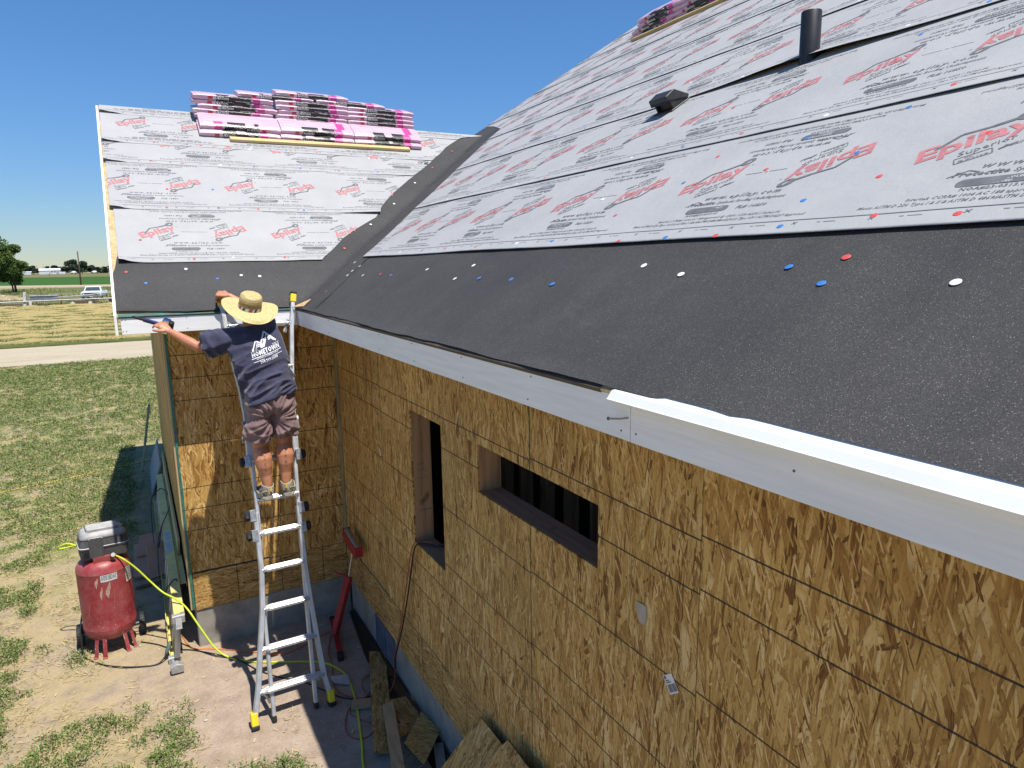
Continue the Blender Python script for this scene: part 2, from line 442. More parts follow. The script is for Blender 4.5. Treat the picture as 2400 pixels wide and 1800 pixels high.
# wing front wall (faces -y) and side wall (faces -x)
wf = MB()
for x in np.arange(-1.44, 0, .4064): wf.box((x, YF+.085, 1.77), (.038, .14, 2.7))
wing_front = wf.build('wing_front_wall', m_lumber, house)
sx = [-1.464, -.760, 0.0]
panel(wing_front, (sx[0], YF, ZB1), 0, sx[1]-sx[0], ZT-ZB1, m_osb)
panel(wing_front, (sx[1], YF, ZB1-.012), 0, sx[2]-sx[1]-.002, ZT-ZB1+.012, m_osb)
panel(wing_front, (sx[0], YF, ZB0), 0, 1.462, ZB1-.014-ZB0, m_osbx)
ws = MB()
for yy in np.arange(6.70, 12.0, .4064): ws.box((-WW+.085, yy, 1.77), (.14, .038, 2.7))
wing_side = ws.build('wing_side_wall', m_lumber, house)
yy = YF-.0005
for i, w in enumerate((1.2192, 1.2192, 1.2192, 1.2192, 1.2192, .66)):
    panel(wing_side, (-WW-.0005, yy+w, ZB0), R(-90), w, 2.76, m_osb); yy += w
mb = MB(); mb.box((-WW-.012, YF+.045, 1.77), (.018, .09, 2.76)); mb.build('corner_board', wood('raw_corner_board', (.50, .36, .19), (.36, .23, .10), 'Z'), wing_side, bevel=.002)
mb = MB()
prev = None
zs = np.linspace(.40, 3.02, 60)
ring = []
for z in zs:
    w = .016+.006*noise.noise((z*3, 0, 5)); ring.append([(-WW-.004, YF-.0135, z), (-WW+w, YF-.0135, z), (-WW+w, YF-.0005, z), (-WW-.004, YF-.0005, z)])
mb.rings(ring); mb.build('green_edge_paint', m_green, wing_front)

mb = MB(); Mg = Matrix.Rotation(R(-90), 4, 'Z'); Mg.translation = (-WW-.0005, 13.4, 0)
mb.prism([(13.4-y_, z_) for y_, z_ in ((6.645, 3.145), (6.645, 3.44), (9.12, 5.245), (13.39, 3.42), (13.39, 3.145))], lambda u, v, h: (u, h, v), 0, .0115)
o = mb.build('gable_sheathing', m_osb_plain, wing_side); o.matrix_world = Mg
# gable ends and back walls that close the house
g = MB()
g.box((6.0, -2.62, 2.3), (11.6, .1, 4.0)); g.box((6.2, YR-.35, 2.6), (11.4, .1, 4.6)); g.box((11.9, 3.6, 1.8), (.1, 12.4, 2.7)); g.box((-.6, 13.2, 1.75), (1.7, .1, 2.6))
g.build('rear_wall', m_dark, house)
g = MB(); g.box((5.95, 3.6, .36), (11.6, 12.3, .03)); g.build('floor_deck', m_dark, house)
pw = MB()
for yv in np.arange(-2.0, 6.5, .4064): pw.box((1.62, yv, 1.7), (.14, .038, 2.6))
pw.box((1.62, 2.2, 2.98), (.14, 8.6, .04))
pw.build('interior_partition', m_stud, house)
pw = MB(); pw.box((3.4, 3.4, 1.7), (.02, 12, 2.7)); pw.box((1.8, 6.50, 1.6), (3.3, .02, 2.5)); pw.build('dark_interior_sheet', m_dark, house)  # added dark sheets behind the studs to keep the openings dark

# foundation
f = MB(); f.box((.12, 1.9, .178), (.20, 9.4, .40)); 
found = f.build('foundation', m_conc, house, bevel=.008)
f = MB(); f.box((-WW/2+.02, YF+.112, .178), (WW, .20, .40)); f.build('foundation', m_conc, house, bevel=.008)
f = MB(); f.box((-WW+.13, 9.9, .178), (.20, 6.2, .40)); f.build('foundation', m_conc, house, bevel=.008)
f = MB()
f.box((.016, 5.50, .215), (.012, .50, .29))
for yy in (5.26, 5.50, 5.74): f.box((.012, yy, .215), (.022, .018, .29))
f.box((.012, 5.50, .352), (.022, .50, .016)); f.box((.012, 5.50, .078), (.022, .50, .016))
f.build('crawl_space_vent', m_ventblue, found, bevel=.002)
# torn black plastic lying in the trench along the wall
f = MB(); a = []
for k in range(60):
    yv = 6.55-k*.155
    w0 = .012+.004*noise.noise((k*.3, 1, 2)); w1 = .135+.03*noise.noise((k*.35, 4, 2))+(.02 if k > 20 else 0)
    if k < 6: w1 = .03+.018*k
    a.append([(-.002, yv, .055), (-.002-w1*.5, yv, .020+.012*noise.noise((k*.5, 0, 9))), (-.002-w1, yv, .010+.006*noise.noise((k*.8, 3, 1)))])
for k in range(59):
    for j in range(2): f.add([a[k][j], a[k][j+1], a[k+1][j+1], a[k+1][j]], [(0,1,2,3)])
o = f.build('black_plastic_strip', simple('black_polyethylene', (.009, .009, .010), .38, .3, 9, .5, 25), None, smooth='all')
tag(o, 'torn black plastic strip lying along the foot of the grey foundation', 'plastic strip')

# ------------------------------------------------------------------ fascia, drip edge, rake
def fascia(a, b, parent=house, t=.018):
    mb = MB(); A, B = Vector(a), Vector(b); d = (B-A); n = max(2, int(d.length/.25)); nrm = Vector((0,0,1)).cross(d.normalized())
    rings_ = []
    for k in range(n+1):
        p = A+d*k/n; w = .0012*noise.noise((p.x*1.7, p.y*1.7, 3))
        q = p+nrm*w
        rings_.append([q, q+Vector((0,0,.142)), q+Vector((0,0,.142))-nrm*t, q-nrm*t])
    mb.rings(rings_); return mb.build('fascia_board', m_fascia, parent, bevel=.0015)
f_far = fascia((-D-.002, 1.559, 3.034), (-D-.002, YE-.002, 3.034))
f_near = fascia((-D-.002, -2.6, 3.033), (-D-.002, 1.556, 3.033))
f_wing = fascia((-D-.004, YE-.001, 3.034), (XR+.022, YE-.001, 3.034))
def nails(pts, parent, r=.0034):
    mb = MB()
    for p, n_ in pts:
        n_ = Vector(n_).normalized(); q = n_.to_track_quat('Z', 'Y').to_matrix()
        mb.lathe([(0, .0018), (r*.8, .0014), (r, 0), (r, -.002)], p, 8, 0, q, caps=False)
    o = mb.build('nail_heads', m_nail, parent); o['kind'] = 'stuff'; return o
nails([((-D-.0025, yv+rng.uniform(-.02, .02), z), (-1,0,0)) for yv in (5.7, 5.1, 4.5, 3.9, 3.35, 2.75, 2.15, 1.60) for z in (3.06, 3.15)], f_far)
nails([((-D-.0025, yv, z), (-1,0,0)) for yv, z in ((1.53, 3.064), (.98, 3.10), (.30, 3.06))], f_near)
nails([((x, YE-.0025, z), (0,-1,0)) for x in (-1.765, -1.74, -1.3, -.62) for z in (3.06, 3.15)], f_wing)
bn = MB(); bn.tube([(-D-.002, 1.566, 3.106), (-D-.022, 1.585, 3.102), (-D-.030, 1.625, 3.096)], .0028, 7)
bn.lathe([(0, .002), (.006, .002), (.006, -.001), (0, -.001)], (-D-.030, 1.627, 3.0955), 8, 0, Vector((-.2, 1, -.1)).to_track_quat('Z', 'Y').to_matrix())
bn.build('bent_nail', simple('bright_nail', (.30, .30, .31), .35, .1, metal=.9), f_far, smooth=True)
# rake boards of the wing
def rake(y0, s0, s1, xc, wdt, name, parent, mat_):
    mb = MB(); fr = lambda u, s, h: fwing(u, s, h)
    mb.add([fr(xc, s0, .012), fr(xc, s1, .012), fr(xc, s1, -wdt), fr(xc, s0, -wdt), fr(xc+.02, s0, .012), fr(xc+.02, s1, .012), fr(xc+.02, s1, -wdt), fr(xc+.02, s0, -wdt)],
           [(0,1,2,3),(7,6,5,4),(0,4,5,1),(3,2,6,7),(0,3,7,4),(1,5,6,2)])
    return mb.build(name, mat_, parent, bevel=.0015)
mb = MB(); P_ = [(YE-.003, 3.028), (YE-.003, ZE+.006), (YRIDGE, ZR_W+.014), (YRIDGE, ZR_W-.145), (YE+.10, 3.094)]
mb.prism(P_, lambda u, v, h: (XR-.002-h, u, v), 0, .020); rk = mb.build('rake_board', m_fascia, house, bevel=.0015)
mb = MB(); mb.add([(XR-.022, YRIDGE, ZR_W+.014), (XR-.022, 14.0, 3.20), (XR-.022, 14.0, 3.06), (XR-.022, YRIDGE, ZR_W-.13), (XR-.002, YRIDGE, ZR_W+.014), (XR-.002, 14.0, 3.20), (XR-.002, 14.0, 3.06), (XR-.002, YRIDGE, ZR_W-.13)],
       [(0,1,2,3),(7,6,5,4),(0,4,5,1),(3,2,6,7),(0,3,7,4),(1,5,6,2)])
mb.build('rake_board', m_fascia, house)
# drip edge (white metal) over the near fascia board
prof = [(-.372, 3.2125), (-.4165, 3.1842), (-.4360, 3.1825), (-.4390, 3.1795), (-.4530, 3.1605), (-.4560, 3.1580), (-.4555, 3.1550), (-.4470, 3.1560), (-.4340, 3.1750), (-.420, 3.180), (-.370, 3.210)]
mb = MB(); rs = []
ys = np.linspace(1.625, -2.6, 40)
for k, yv in enumerate(ys):
    cut = .0
    rs.append([(x + (.012*(1.625-yv < .02))*0, yv - (.022 if (k == 0 and x > -.41) else 0) + (.0), z) for x, z in prof])
mb.rings(rs); mb.build('drip_edge', m_drip, house)

# ------------------------------------------------------------------ roof decks
def vx(s): return -D + (s*WN/MN)*MC          # x of the valley at slope length s of the wing
def vy(s): return YE + (s*MN/WN)*WC          # y of the valley at slope length s of the main roof
mb = MB()
poly = [(-2.6, -.012), (YE-.003, -.012), (YRIDGE, SV), (YR, SV-.55), (YR, S_RIDGE_M), (-2.6, S_RIDGE_M)]
mb.prism(poly, fmain, -.014, -.001)
main_roof = mb.build('main_roof', m_deck, house)
zr = ZE+S_RIDGE_M*MN; xrdg = -D+S_RIDGE_M*MC
mb = MB(); mb.add([(xrdg, -2.6, zr-.002), (xrdg, YR, zr-.002), (xrdg*2+.8, YR, ZE-.3), (xrdg*2+.8, -2.6, ZE-.3)], [(0,1,2,3)])
mb.build('rear_roof_slope', m_deck, house)
mb = MB()
poly = [(XR, -.012), (-D-.006, -.012), (XV, S_RIDGE_W), (XR, S_RIDGE_W)]
mb.prism(poly, fwing, -.014, -.001, 0)
wing_roof = mb.build('wing_roof', m_deck, house)
mb = MB(); mb.add([(XR, YRIDGE, ZR_W-.002), (XV+.3, YRIDGE, ZR_W-.002), (XV-2.6, 14.0, 3.19), (XR, 14.0, 3.19)], [(0,1,2,3)]); mb.build('rear_roof_slope', m_under, house)  # unseen back slope drawn deep so its ground shadow reaches far enough
# sealed green edge of the deck along the wing eave and dark brown edge along the main eave
mb = MB(); mb.add([fwing(XR+.005, -.0135, .001), fwing(-D-.01, -.0135, .001), fwing(-D-.01, -.0135, -.0165), fwing(XR+.005, -.0135, -.0165), fwing(XR+.005, .02, .0015), fwing(-D-.01, .02, .0015)], [(0,3,2,1), (0,1,5,4)])
mb.build('deck_edge', simple('green_deck_edge', (.035, .12, .095), .5, .4, 14, dirt=(.10, .06, .03), dirt_amt=.8), wing_roof)  # green-brown edge, run to the rake to stand for shade under lifted membrane
mb = MB(); mb.add([fmain(1.7, -.0135, .001), fmain(YE-.02, -.0135, .001), fmain(YE-.02, -.0135, -.0165), fmain(1.7, -.0135, -.0165), fmain(1.7, .03, .0015), fmain(YE-.02, .03, .0015)], [(0,3,2,1), (0,1,5,4)])
mb.build('deck_edge', simple('weathered_deck_edge', (.075, .06, .045), .7, .45, 20, .6, 60), main_roof)

# ------------------------------------------------------------------ black membrane
def sheet(fr, s0, s1, u0f, u1f, hf, nu, ns, mats, name, parent, back=False):
    """grid between u0f(s)..u1f(s); hf(u,s) height above the deck"""
    V = []; F = []; Mi = []
    for j in range(ns+1):
        t = j/ns
        for i in range(nu+1):
            q = i/nu
            s = s0(0)+(s1(0)-s0(0))*t if False else None
            u = None
            sa, sb = s0, s1
            # first guess for u at mid height, then s bounds at that u
            um = u0f((sa(0)+sb(0))/2)+(u1f((sa(0)+sb(0))/2)-u0f((sa(0)+sb(0))/2))*q
            s = sa(um)+(sb(um)-sa(um))*t
            u = u0f(s)+(u1f(s)-u0f(s))*q
            V.append(fr(u, s, hf(u, s)))
    n1 = nu+1
    for j in range(ns):
        for i in range(nu): F.append((j*n1+i, j*n1+i+1, (j+1)*n1+i+1, (j+1)*n1+i)); Mi.append(0)
    mb = MB(); mb.v = V; mb.f = F; mb.m = Mi
    return mb
def nz(x, y, s=1.0, seed=0.0): return noise.noise((x*s, y*s, seed))
def hm(u, s): 
    e = max(0, .06-s) if u > 1.66 else 0
    return .0035+(.0025*max(0, 1-s/.25) if u < 1.66 else 0)+.0028*nz(u, s, 2.1, 2)+.0016*nz(u, s, 6, 8) + e*(.10+.10*nz(u, 0, 2.3, 5))*(1 if u > 1.7 else .5)
mb = sheet(fmain, lambda u: (-.004+.012*nz(u, 0, 1.1, 3)+.006*nz(u, 0, 5, 3)) if u > 1.62 else .012+.002*nz(u, 0, 3, 3)-.012*math.exp(-((u-1.38)/.03)**2), lambda u: 1.15, lambda s: -2.6, lambda s: vy(s)+.03, hm, 150, 34, None, '', None)
main_membrane = mb.build('eave_membrane', m_memb, main_roof, smooth='all')
def hw(u, s):
    e = max(0, .07-s); left = max(0, 1-(u-XR)/.5)
    return .0035+.002*nz(u, s, 2.4, 12)+.0016*nz(u, s, 7, 8)+e*(.15+.25*nz(u, 0, 2.2, 6))+left*e*.5
mb = sheet(fwing, lambda u: .030*max(0, 1-(u-XR-.02)/.62)**.6+.004+.010*nz(u, 0, 2.0, 3), lambda u: 1.0, lambda s: XR+.002+.052*max(0, min(1, (s-.55)/.3))+.015*nz(s, 0, 5, 1)+.05*max(0, .10-s), lambda s: vx(s)+.05, hw, 90, 34, None, '', None)
wing_membrane = mb.build('eave_membrane', m_memb, wing_roof, smooth='all')
# valley membrane: one strip folded into the valley, laid over both slopes
VL = []; NS = 90
mb = MB()
for k in range(NS+1):
    sw = -.0+S_RIDGE_W*k/NS; sm_ = sw*WN/MN
    wl = .40+.012*nz(k, 0, .21, 3); row = []
    for i in range(7):
        q = i/6*wl; uu = vx(sw)-q*1.15
        ss = min(max(sw-q*.15, .01), S_RIDGE_W+.02); row.append(fwing(uu, ss, .0075+.006*nz(uu, ss, 2.6, 4)+.004*nz(uu, ss, 7, 4)+(.010*max(0, nz(0, ss, 4.5, 9)))*(i > 3)))
    row.reverse()
    for i in range(1, 7):
        q = i/6*.62; yy = vy(sm_)-q*1.1
        row.append(fmain(yy, max(sm_-q*.1, .0), .0075+.003*nz(yy, sm_, 3, 4)))
    VL.append(row)
n1 = len(VL[0]); mb.v = [p for r_ in VL for p in r_]
mb.f = [(k*n1+i, k*n1+i+1, (k+1)*n1+i+1, (k+1)*n1+i) for k in range(NS) for i in range(n1-1)]; mb.m = [0]*len(mb.f)
mb.build('valley_membrane', m_memb, house, smooth='all', fixn=True)
mb = MB(); mb.add([fmain(YRIDGE-.5, SV-.5, .009), fmain(YR, SV-.62, .009), fmain(YR, SV+.75, .009), fmain(YRIDGE-.5, SV+.5, .009)], [(0,1,2,3)]); mb.build('valley_membrane', m_memb, house)
# ------------------------------------------------------------------ printed lettering (meshes made once from the built-in font)
_tc = {}
def text_mesh(txt, res=2, bold=0.0, spacing=1.0):
    key = (txt, res, bold, spacing)
    if key in _tc: return _tc[key]
    cu = bpy.data.curves.new('t', 'FONT'); cu.body = txt; cu.size = 1.0; cu.resolution_u = res; cu.offset = bold; cu.space_character = spacing
    cu.fill_mode = 'FRONT'
    o = bpy.data.objects.new('t', cu); C.objects.link(o)
    dg = bpy.context.evaluated_depsgraph_get(); me = o.evaluated_get(dg).to_mesh()
    me.calc_loop_triangles()
    v = np.zeros(len(me.vertices)*3); me.vertices.foreach_get('co', v); v = v.reshape(-1, 3)[:, :2]
    t = np.zeros(len(me.loop_triangles)*3, int); me.loop_triangles.foreach_get('vertices', t); t = t.reshape(-1, 3)
    o.evaluated_get(dg).to_mesh_clear(); bpy.data.objects.remove(o, do_unlink=True); bpy.data.curves.remove(cu)
    _tc[key] = (v.copy(), t.copy()); return _tc[key]
class Flat:
    """2D print: triangles with a material slot"""
    def __init__(s): s.v = []; s.t = []; s.m = []; s.n = 0
    def add(s, v, t, m):
        s.v.append(np.asarray(v, float)); s.t.append(np.asarray(t, int)+s.n); s.m.append(np.full(len(t), m)); s.n += len(v)
    def text(s, txt, x, y, h, m=0, width=None, rot=0.0, shear=0.0, bold=0.0, res=2, spacing=1.0):
        v, t = text_mesh(txt, res, bold, spacing)
        v = v.copy(); sc = h/.73
        wx = width/(v[:, 0].max()-v[:, 0].min()) if width else sc
        v[:, 0] = (v[:, 0]-v[:, 0].min())*wx; v[:, 1] *= sc
        v[:, 0] += shear*v[:, 1]
        c, n_ = math.cos(rot), math.sin(rot)
        s.add(np.stack([x+v[:, 0]*c-v[:, 1]*n_, y+v[:, 0]*n_+v[:, 1]*c], 1), t, m)
    def poly(s, pts, m=0):
        s.add(pts, [(0, i, i+1) for i in range(1, len(pts)-1)], m)
    def line(s, a, b, w, m=0):
        a = np.array(a, float); b = np.array(b, float); d = b-a; d /= np.linalg.norm(d); n_ = np.array((-d[1], d[0]))*w/2
        s.poly([a-n_, b-n_, b+n_, a+n_], m)
    def ring(s, c, r0, r1, m=0, n=14, sx=1.0, rot=0.0):
        v = []; 
        for j in range(n):
            a = 2*math.pi*j/n
            for r_ in (r0, r1):
                p = (r_*sx*math.cos(a), r_*math.sin(a)); v.append((c[0]+p[0]*math.cos(rot)-p[1]*math.sin(rot), c[1]+p[0]*math.sin(rot)+p[1]*math.cos(rot)))
        t = []
        for j in range(n):
            a, b, c2, d = 2*j, 2*j+1, (2*j+2) % (2*n), (2*j+3) % (2*n); t += [(a, b, d), (a, d, c2)]
        s.add(v, t, m)
    def pill(s, x0, x1, y, r, m=0, n=6):
        pts = [(x1+r*math.cos(-math.pi/2+math.pi*j/n), y+r*math.sin(-math.pi/2+math.pi*j/n)) for j in range(n+1)]
        pts += [(x0+r*math.cos(math.pi/2+math.pi*j/n), y+r*math.sin(math.pi/2+math.pi*j/n)) for j in range(n+1)]
        s.poly(pts, m)
    def arrays(s): return np.concatenate(s.v), np.concatenate(s.t), np.concatenate(s.m)

# one repeat of the underlayment print, in metres: u along the roll, t across it; slots 0 red, 1 ink, 2 knockout
PER, TH = 1.147, .94
def half_tile(detail):
    f = Flat(); a = R(27)
    f.text('Epilay', .0, .365, .088, 0, width=.325, rot=a, shear=.12, bold=.028, res=2)
    f.text('Superior', .135, .372, .032, 1, width=.155, rot=a, shear=.1, res=1)
    bx = lambda p, q: (.150+p*math.cos(a)-q*math.sin(a), .325+p*math.sin(a)+q*math.cos(a))
    for A, B in (((0, 0), (.10, 0)), ((.10, 0), (.10, .034)), ((.10, .034), (0, .034)), ((0, .034), (0, 0))): f.line(bx(*A), bx(*B), .0035, 1)
    f.text('Slip', *bx(.028, .018), .013, 1, rot=a, res=1); f.text('Resist', *bx(.010, .003), .014, 1, width=.08, rot=a, shear=.1, bold=.01, res=1)
    f.line(bx(.115, .012), bx(.165, .022), .007, 1); f.poly([bx(.115, .006), bx(.150, .016), bx(.135, .028)], 1); f.text('GRIP', *bx(.140, .008), .014, 1, rot=a, shear=.2, bold=.02, res=1)
    P = [(.028, .438), (.070, .522), (.150, .548), (.213, .578)]
    for p, q, w in zip(P[:-1], P[1:], (.013, .012, .016)): f.line(p, q, w, 1)
    f.ring((.238, .592), .013, .027, 1, 14, 1.35, R(30))
    f.poly([(.205, .572), (.220, .570), (.245, .612), (.228, .610)], 1)
    f.text('®', .288, .548, .014, 1, res=1)
    f.text('www.epilay.com', .248, .283, .031, 1, width=.41, shear=.25, bold=.012, res=1, spacing=1.3)
    f.text('Protectite', .19, .243, .026, 1, width=.16, bold=.03, shear=.1, res=1); f.text('Synthetic Roofing Underlayment', .36, .243, .021, 1, width=.355, bold=.008, shear=.1, res=1)
    f.line((.175, .243), (.225, .275), .004, 1); f.line((.225, .275), (.262, .262), .004, 1)
    f.pill(.245, .443, .203, .021, 1)
    f.text('MIAMI-DADE COUNTY', .258, .204, .013, 2, width=.172, bold=.02, res=1); f.text('APPROVED', .300, .187, .011, 2, width=.085, bold=.02, res=1)
    f.text('NOA#23-0313.03', .255, .160, .017, 1, width=.185, res=1, bold=.01)
    f.text('FL# 16850', .515, .190, .022, 1, width=.15, shear=.2, res=1, bold=.01)
    if detail:
        f.text('Intertek CCRR# 1004 AC 188 approved @ CAN / CSA A220.1 Series-06', .114, .128, .017, 1, width=.67, shear=.15, bold=.008, res=1)
        f.text('Meets ASTM D 226 Type I & II & ASTM D 4869/ASTM D4869M-05(2011) Type I-IV / ASTM D8257 Approved', -.03, .100, .017, 1, width=.94, shear=.15, bold=.008, res=1)
    else:
        for x0, x1, yv in ((.114, .78, .135), (-.03, .91, .108)):
            xx = x0
            rr = random.Random(5)
            while xx < x1:
                L = rr.uniform(.02, .07); f.line((xx, yv), (min(xx+L, x1), yv), .012, 1); xx += L+.012
    f.line((.34, .470), (.42, .470), .003, 1); f.line((.43, .470), (.445, .470), .003, 1); f.line((.46, .470), (.55, .470), .003, 1)
    return f
def full_tile(detail):
    v, t, m = half_tile(detail).arrays()
    f = Flat(); f.add(v, t, m); f.add(np.stack([.878-v[:, 0], TH-v[:, 1]], 1), t, m)
    for k in range(4):
        x = .06+k*PER/4
        f.line((x-.008, .037), (x+.008, .052), .003, 1); f.line((x-.008, .052), (x+.008, .037), .003, 1)
        f.line((x+.09, .044), (x+.105, .044), .0025, 1); f.line((x+.115, .044), (x+.16, .044), .0025, 1)
    for k in range(12): f.line((k*PER/12, .066), ((k+1)*PER/12, .066), .0035, 1)
    return f.arrays()
TILE_HI = full_tile(True); TILE_LO = full_tile(False)

def underlay(fr, sdown, s_top, u0f, u1f, hf, u_step, s_step, parent, tile, tu0, tdir, uscale, tscale, clip, toff=0.0):
    """a course of underlayment: wavy sheet + black lower lip + its print, all in one mesh"""
    NU = max(4, int(abs(u1f(0.5*(sdown(0)+s_top))-u0f(.5*(sdown(0)+s_top)))/u_step)); NSs = 10
    V = []; F = []; Mi = []
    ts = [0, .015, .05, .10, .18, .30, .42, .55, .70, .85, 1.0]; ns = len(ts)-1
    for t in ts:
        for i in range(NU+1):
            q = i/NU; um = u0f(sdown(0)+t*.9)+(u1f(sdown(0)+t*.9)-u0f(sdown(0)+t*.9))*q
            s = sdown(um)+(s_top-sdown(um))*t
            u = u0f(s)+(u1f(s)-u0f(s))*q
            V.append(fr(u, s, hf(u, s, s-sdown(u))))
    n1 = NU+1
    for j in range(ns):
        for i in range(NU): F.append((j*n1+i, j*n1+i+1, (j+1)*n1+i+1, (j+1)*n1+i)); Mi.append(0)
    b = len(V)      # black underside of the lower lip, 1.2 mm thick edge
    for t in (0, .05):
        for i in range(NU+1):
            q = i/NU; um = u0f(sdown(0))+(u1f(sdown(0))-u0f(sdown(0)))*q
            s = sdown(um)+t*(s_top-sdown(um))+.0008; u = u0f(s)+(u1f(s)-u0f(s))*q
            V.append(fr(u, s, hf(u, s, s-sdown(u))-.0014))
    for i in range(NU):
        F.append((b+i, b+n1+i, b+n1+i+1, b+i+1)); Mi.append(1)
        F.append((i, b+i, b+i+1, i+1)); Mi.append(1)
    V = [tuple(p) for p in V]
    # print
    tv, tt, tm = tile; ulo = min(u0f(s_top), u0f(sdown(0))); uhi = max(u1f(s_top), u1f(sdown(0)))
    L = PER*uscale; k0 = int(math.floor((ulo-tu0)/L))-1; k1 = int(math.ceil((uhi-tu0)/L))+1
    allv = [np.array(V)]; tris = []; tms = []; base = len(V)
    for k in range(k0, k1+1):
        U = tu0+k*L+tdir*tv[:, 0]*uscale
        if U.max() < ulo or U.min() > uhi: continue
        T = (tv[:, 1]-toff)*tscale
        sd_ = np.array([sdown(u) for u in U[::1]]); Sv = sd_+T
        c = (U[tt].mean(1), Sv[tt].mean(1), T[tt])
        keep = np.array([clip(u, s) for u, s in zip(c[0], c[1])]) & (T[tt].min(1) > .004) & (Sv[tt].max(1) < s_top-.004)
        if not keep.any(): continue
        H = np.array([hf(u, s, q) for u, s, q in zip(U, Sv, T)])+.0014
        P = np.array([fr(u, s, h) for u, s, h in zip(U, Sv, H)])
        allv.append(P); tr = tt[keep]+base
        if tdir < 0 and fr is fwing or tdir > 0 and fr is fmain: tr = tr[:, ::-1]
        tris.append(tr); tms.append(tm[keep]+2); base += len(P)
    AV = np.concatenate(allv); me = bpy.data.meshes.new('underlayment_sheet')
    nq = len(F); TT = np.concatenate(tris) if tris else np.zeros((0, 3), int); TM = np.concatenate(tms) if tms else np.zeros(0, int)
    me.vertices.add(len(AV)); me.vertices.foreach_set('co', AV.astype(np.float32).ravel())
    loops = np.concatenate([np.array(F).ravel(), TT.ravel()]); me.loops.add(len(loops)); me.loops.foreach_set('vertex_index', loops)
    me.polygons.add(nq+len(TT)); starts = np.concatenate([np.arange(nq)*4, nq*4+np.arange(len(TT))*3]); me.polygons.foreach_set('loop_start', starts)
    me.polygons.foreach_set('loop_total', np.concatenate([np.full(nq, 4), np.full(len(TT), 3)]))
    me.polygons.foreach_set('material_index', np.concatenate([np.array(Mi), TM]))
    me.polygons.foreach_set('use_smooth', np.ones(nq+len(TT), bool))
    me.update(calc_edges=True)
    return link('underlayment_sheet', me, [m_under, m_black_back, m_red, m_ink, m_under2], parent)

# wing courses
def wedge_edge(s):
    pts = [(.69, -.03), (1.118, .319), (1.479, .745), (1.53, .800), (1.659, .855), (1.765, .916), (2.105, 1.201), (2.448, 1.537), (2.752, 1.827), (3.09, 2.118), (3.25, 2.26), (3.50, 2.56), (3.62, 2.95)]
    if s <= pts[0][0]: return pts[0][1]
    for (a, x0), (b, x1) in zip(pts[:-1], pts[1:]):
        if s <= b: return x0+(x1-x0)*(s-a)/(b-a)
    return pts[-1][1]
def wedge(s): return wedge_edge(s)+.018*nz(s, 0, 4.5, 7)+.008*nz(s, 0, 14, 7)
wc = [.69, 1.53, 2.385, 2.79, 3.43]; wtop = [1.60, 2.45, 2.86, 3.50, S_RIDGE_W+.03]
for i, (s0, s1) in enumerate(zip(wc, wtop)):
    def hf(u, s, t, i=i):
        lift = max(0, 1-t/.16)
        curl = max(0, 1-(u-XR)/.22)*max(0, .10-t)*.35*(1+nz(u, 0, 9, i)) + max(0, 1-abs(u-wedge_edge(s))/.5)*lift*(.028 if i == 1 else .006)
        return .011+.0006*i+lift*(.0012+.004*max(0, nz(u, 0, 1.7, 11+i)-.2)) + .0022*nz(u, s, 2.3, i)+.0014*nz(u, s, 7, 20+i)+curl
    sdn = lambda u, s0=s0, i=i: s0+.006*nz(u, 0, .9, 30+i)+.003*nz(u, 0, 4, 30+i)+(.012*max(0, 1-(u-XR)/.3))
    left = lambda s, i=i: XR+.022+.008*nz(s, 0, 5, i)-(.0 if i < 2 else .014)
    if i == 0: left = lambda s: XR+.050+.006*nz(s, 0, 5, 3)
    x0 = [-1.546, -1.85, -1.25, -1.62, -1.62][i]
    underlay(fwing, sdn, s1, left, wedge, hf, .045, .1, wing_roof, TILE_HI if i < 3 else TILE_LO, x0, 1, 1.0, 1.0, lambda u, s, l=left: l(s)+.003 < u < wedge(s)-.003, 0.0)
# main roof courses
def mvalley(s):
    if s < 3.93: return 6.328+.71*(s-.787)
    if s < 4.35: return 8.50+(s-3.93)*2.2
    return YR-.01
MCOUR = []
for i in range(8):
    b0 = .79+.935*i; sl = .0125+.0085*i
    def sdn(u, b0=b0, sl=sl, i=i): return b0+sl*(6.3+.6*i-u)*.9+.004*nz(u, 0, .8, 50+i)
    MCOUR.append(sdn)
MHF = []
for i, sdn in enumerate(MCOUR):
    stop = MCOUR[i+1](3)+.08 if i < 7 else S_RIDGE_M+.01
    edge = lambda s, i=i: mvalley(s)+.010*nz(s, 0, 5, 60+i)+(.05*nz(s, 0, 3, 61) if s > 4.3 else 0)
    def hf(u, s, t, i=i):
        lift = max(0, 1-t/.15)
        pb = 0
        if i == 2: pb = .034*math.exp(-((u-2.92)/.55)**2)*max(0, 1-t/.5)**1.5
        return .010+.0008*i+lift*(.0040+.007*max(0, nz(u, 0, .9, 70+i)+.15)+.002*(i > 0))+.0024*nz(u, s, 1.9, 80+i)+.0014*nz(u, s, 6, 90+i)+pb
    MHF.append(hf)
    y0 = [2.531, 2.30, 2.05, 2.40, 2.1, 2.55, 2.3, 2.0][i]
    lo = lambda s: -1.6
    underlay(fmain, sdn, stop, lo, edge, hf, .055, .1, main_roof, TILE_HI if i < 3 else TILE_LO, y0, -1, .975, 1.075, lambda u, s, e=edge: -1.55 < u < e(s)-.003, -.018)
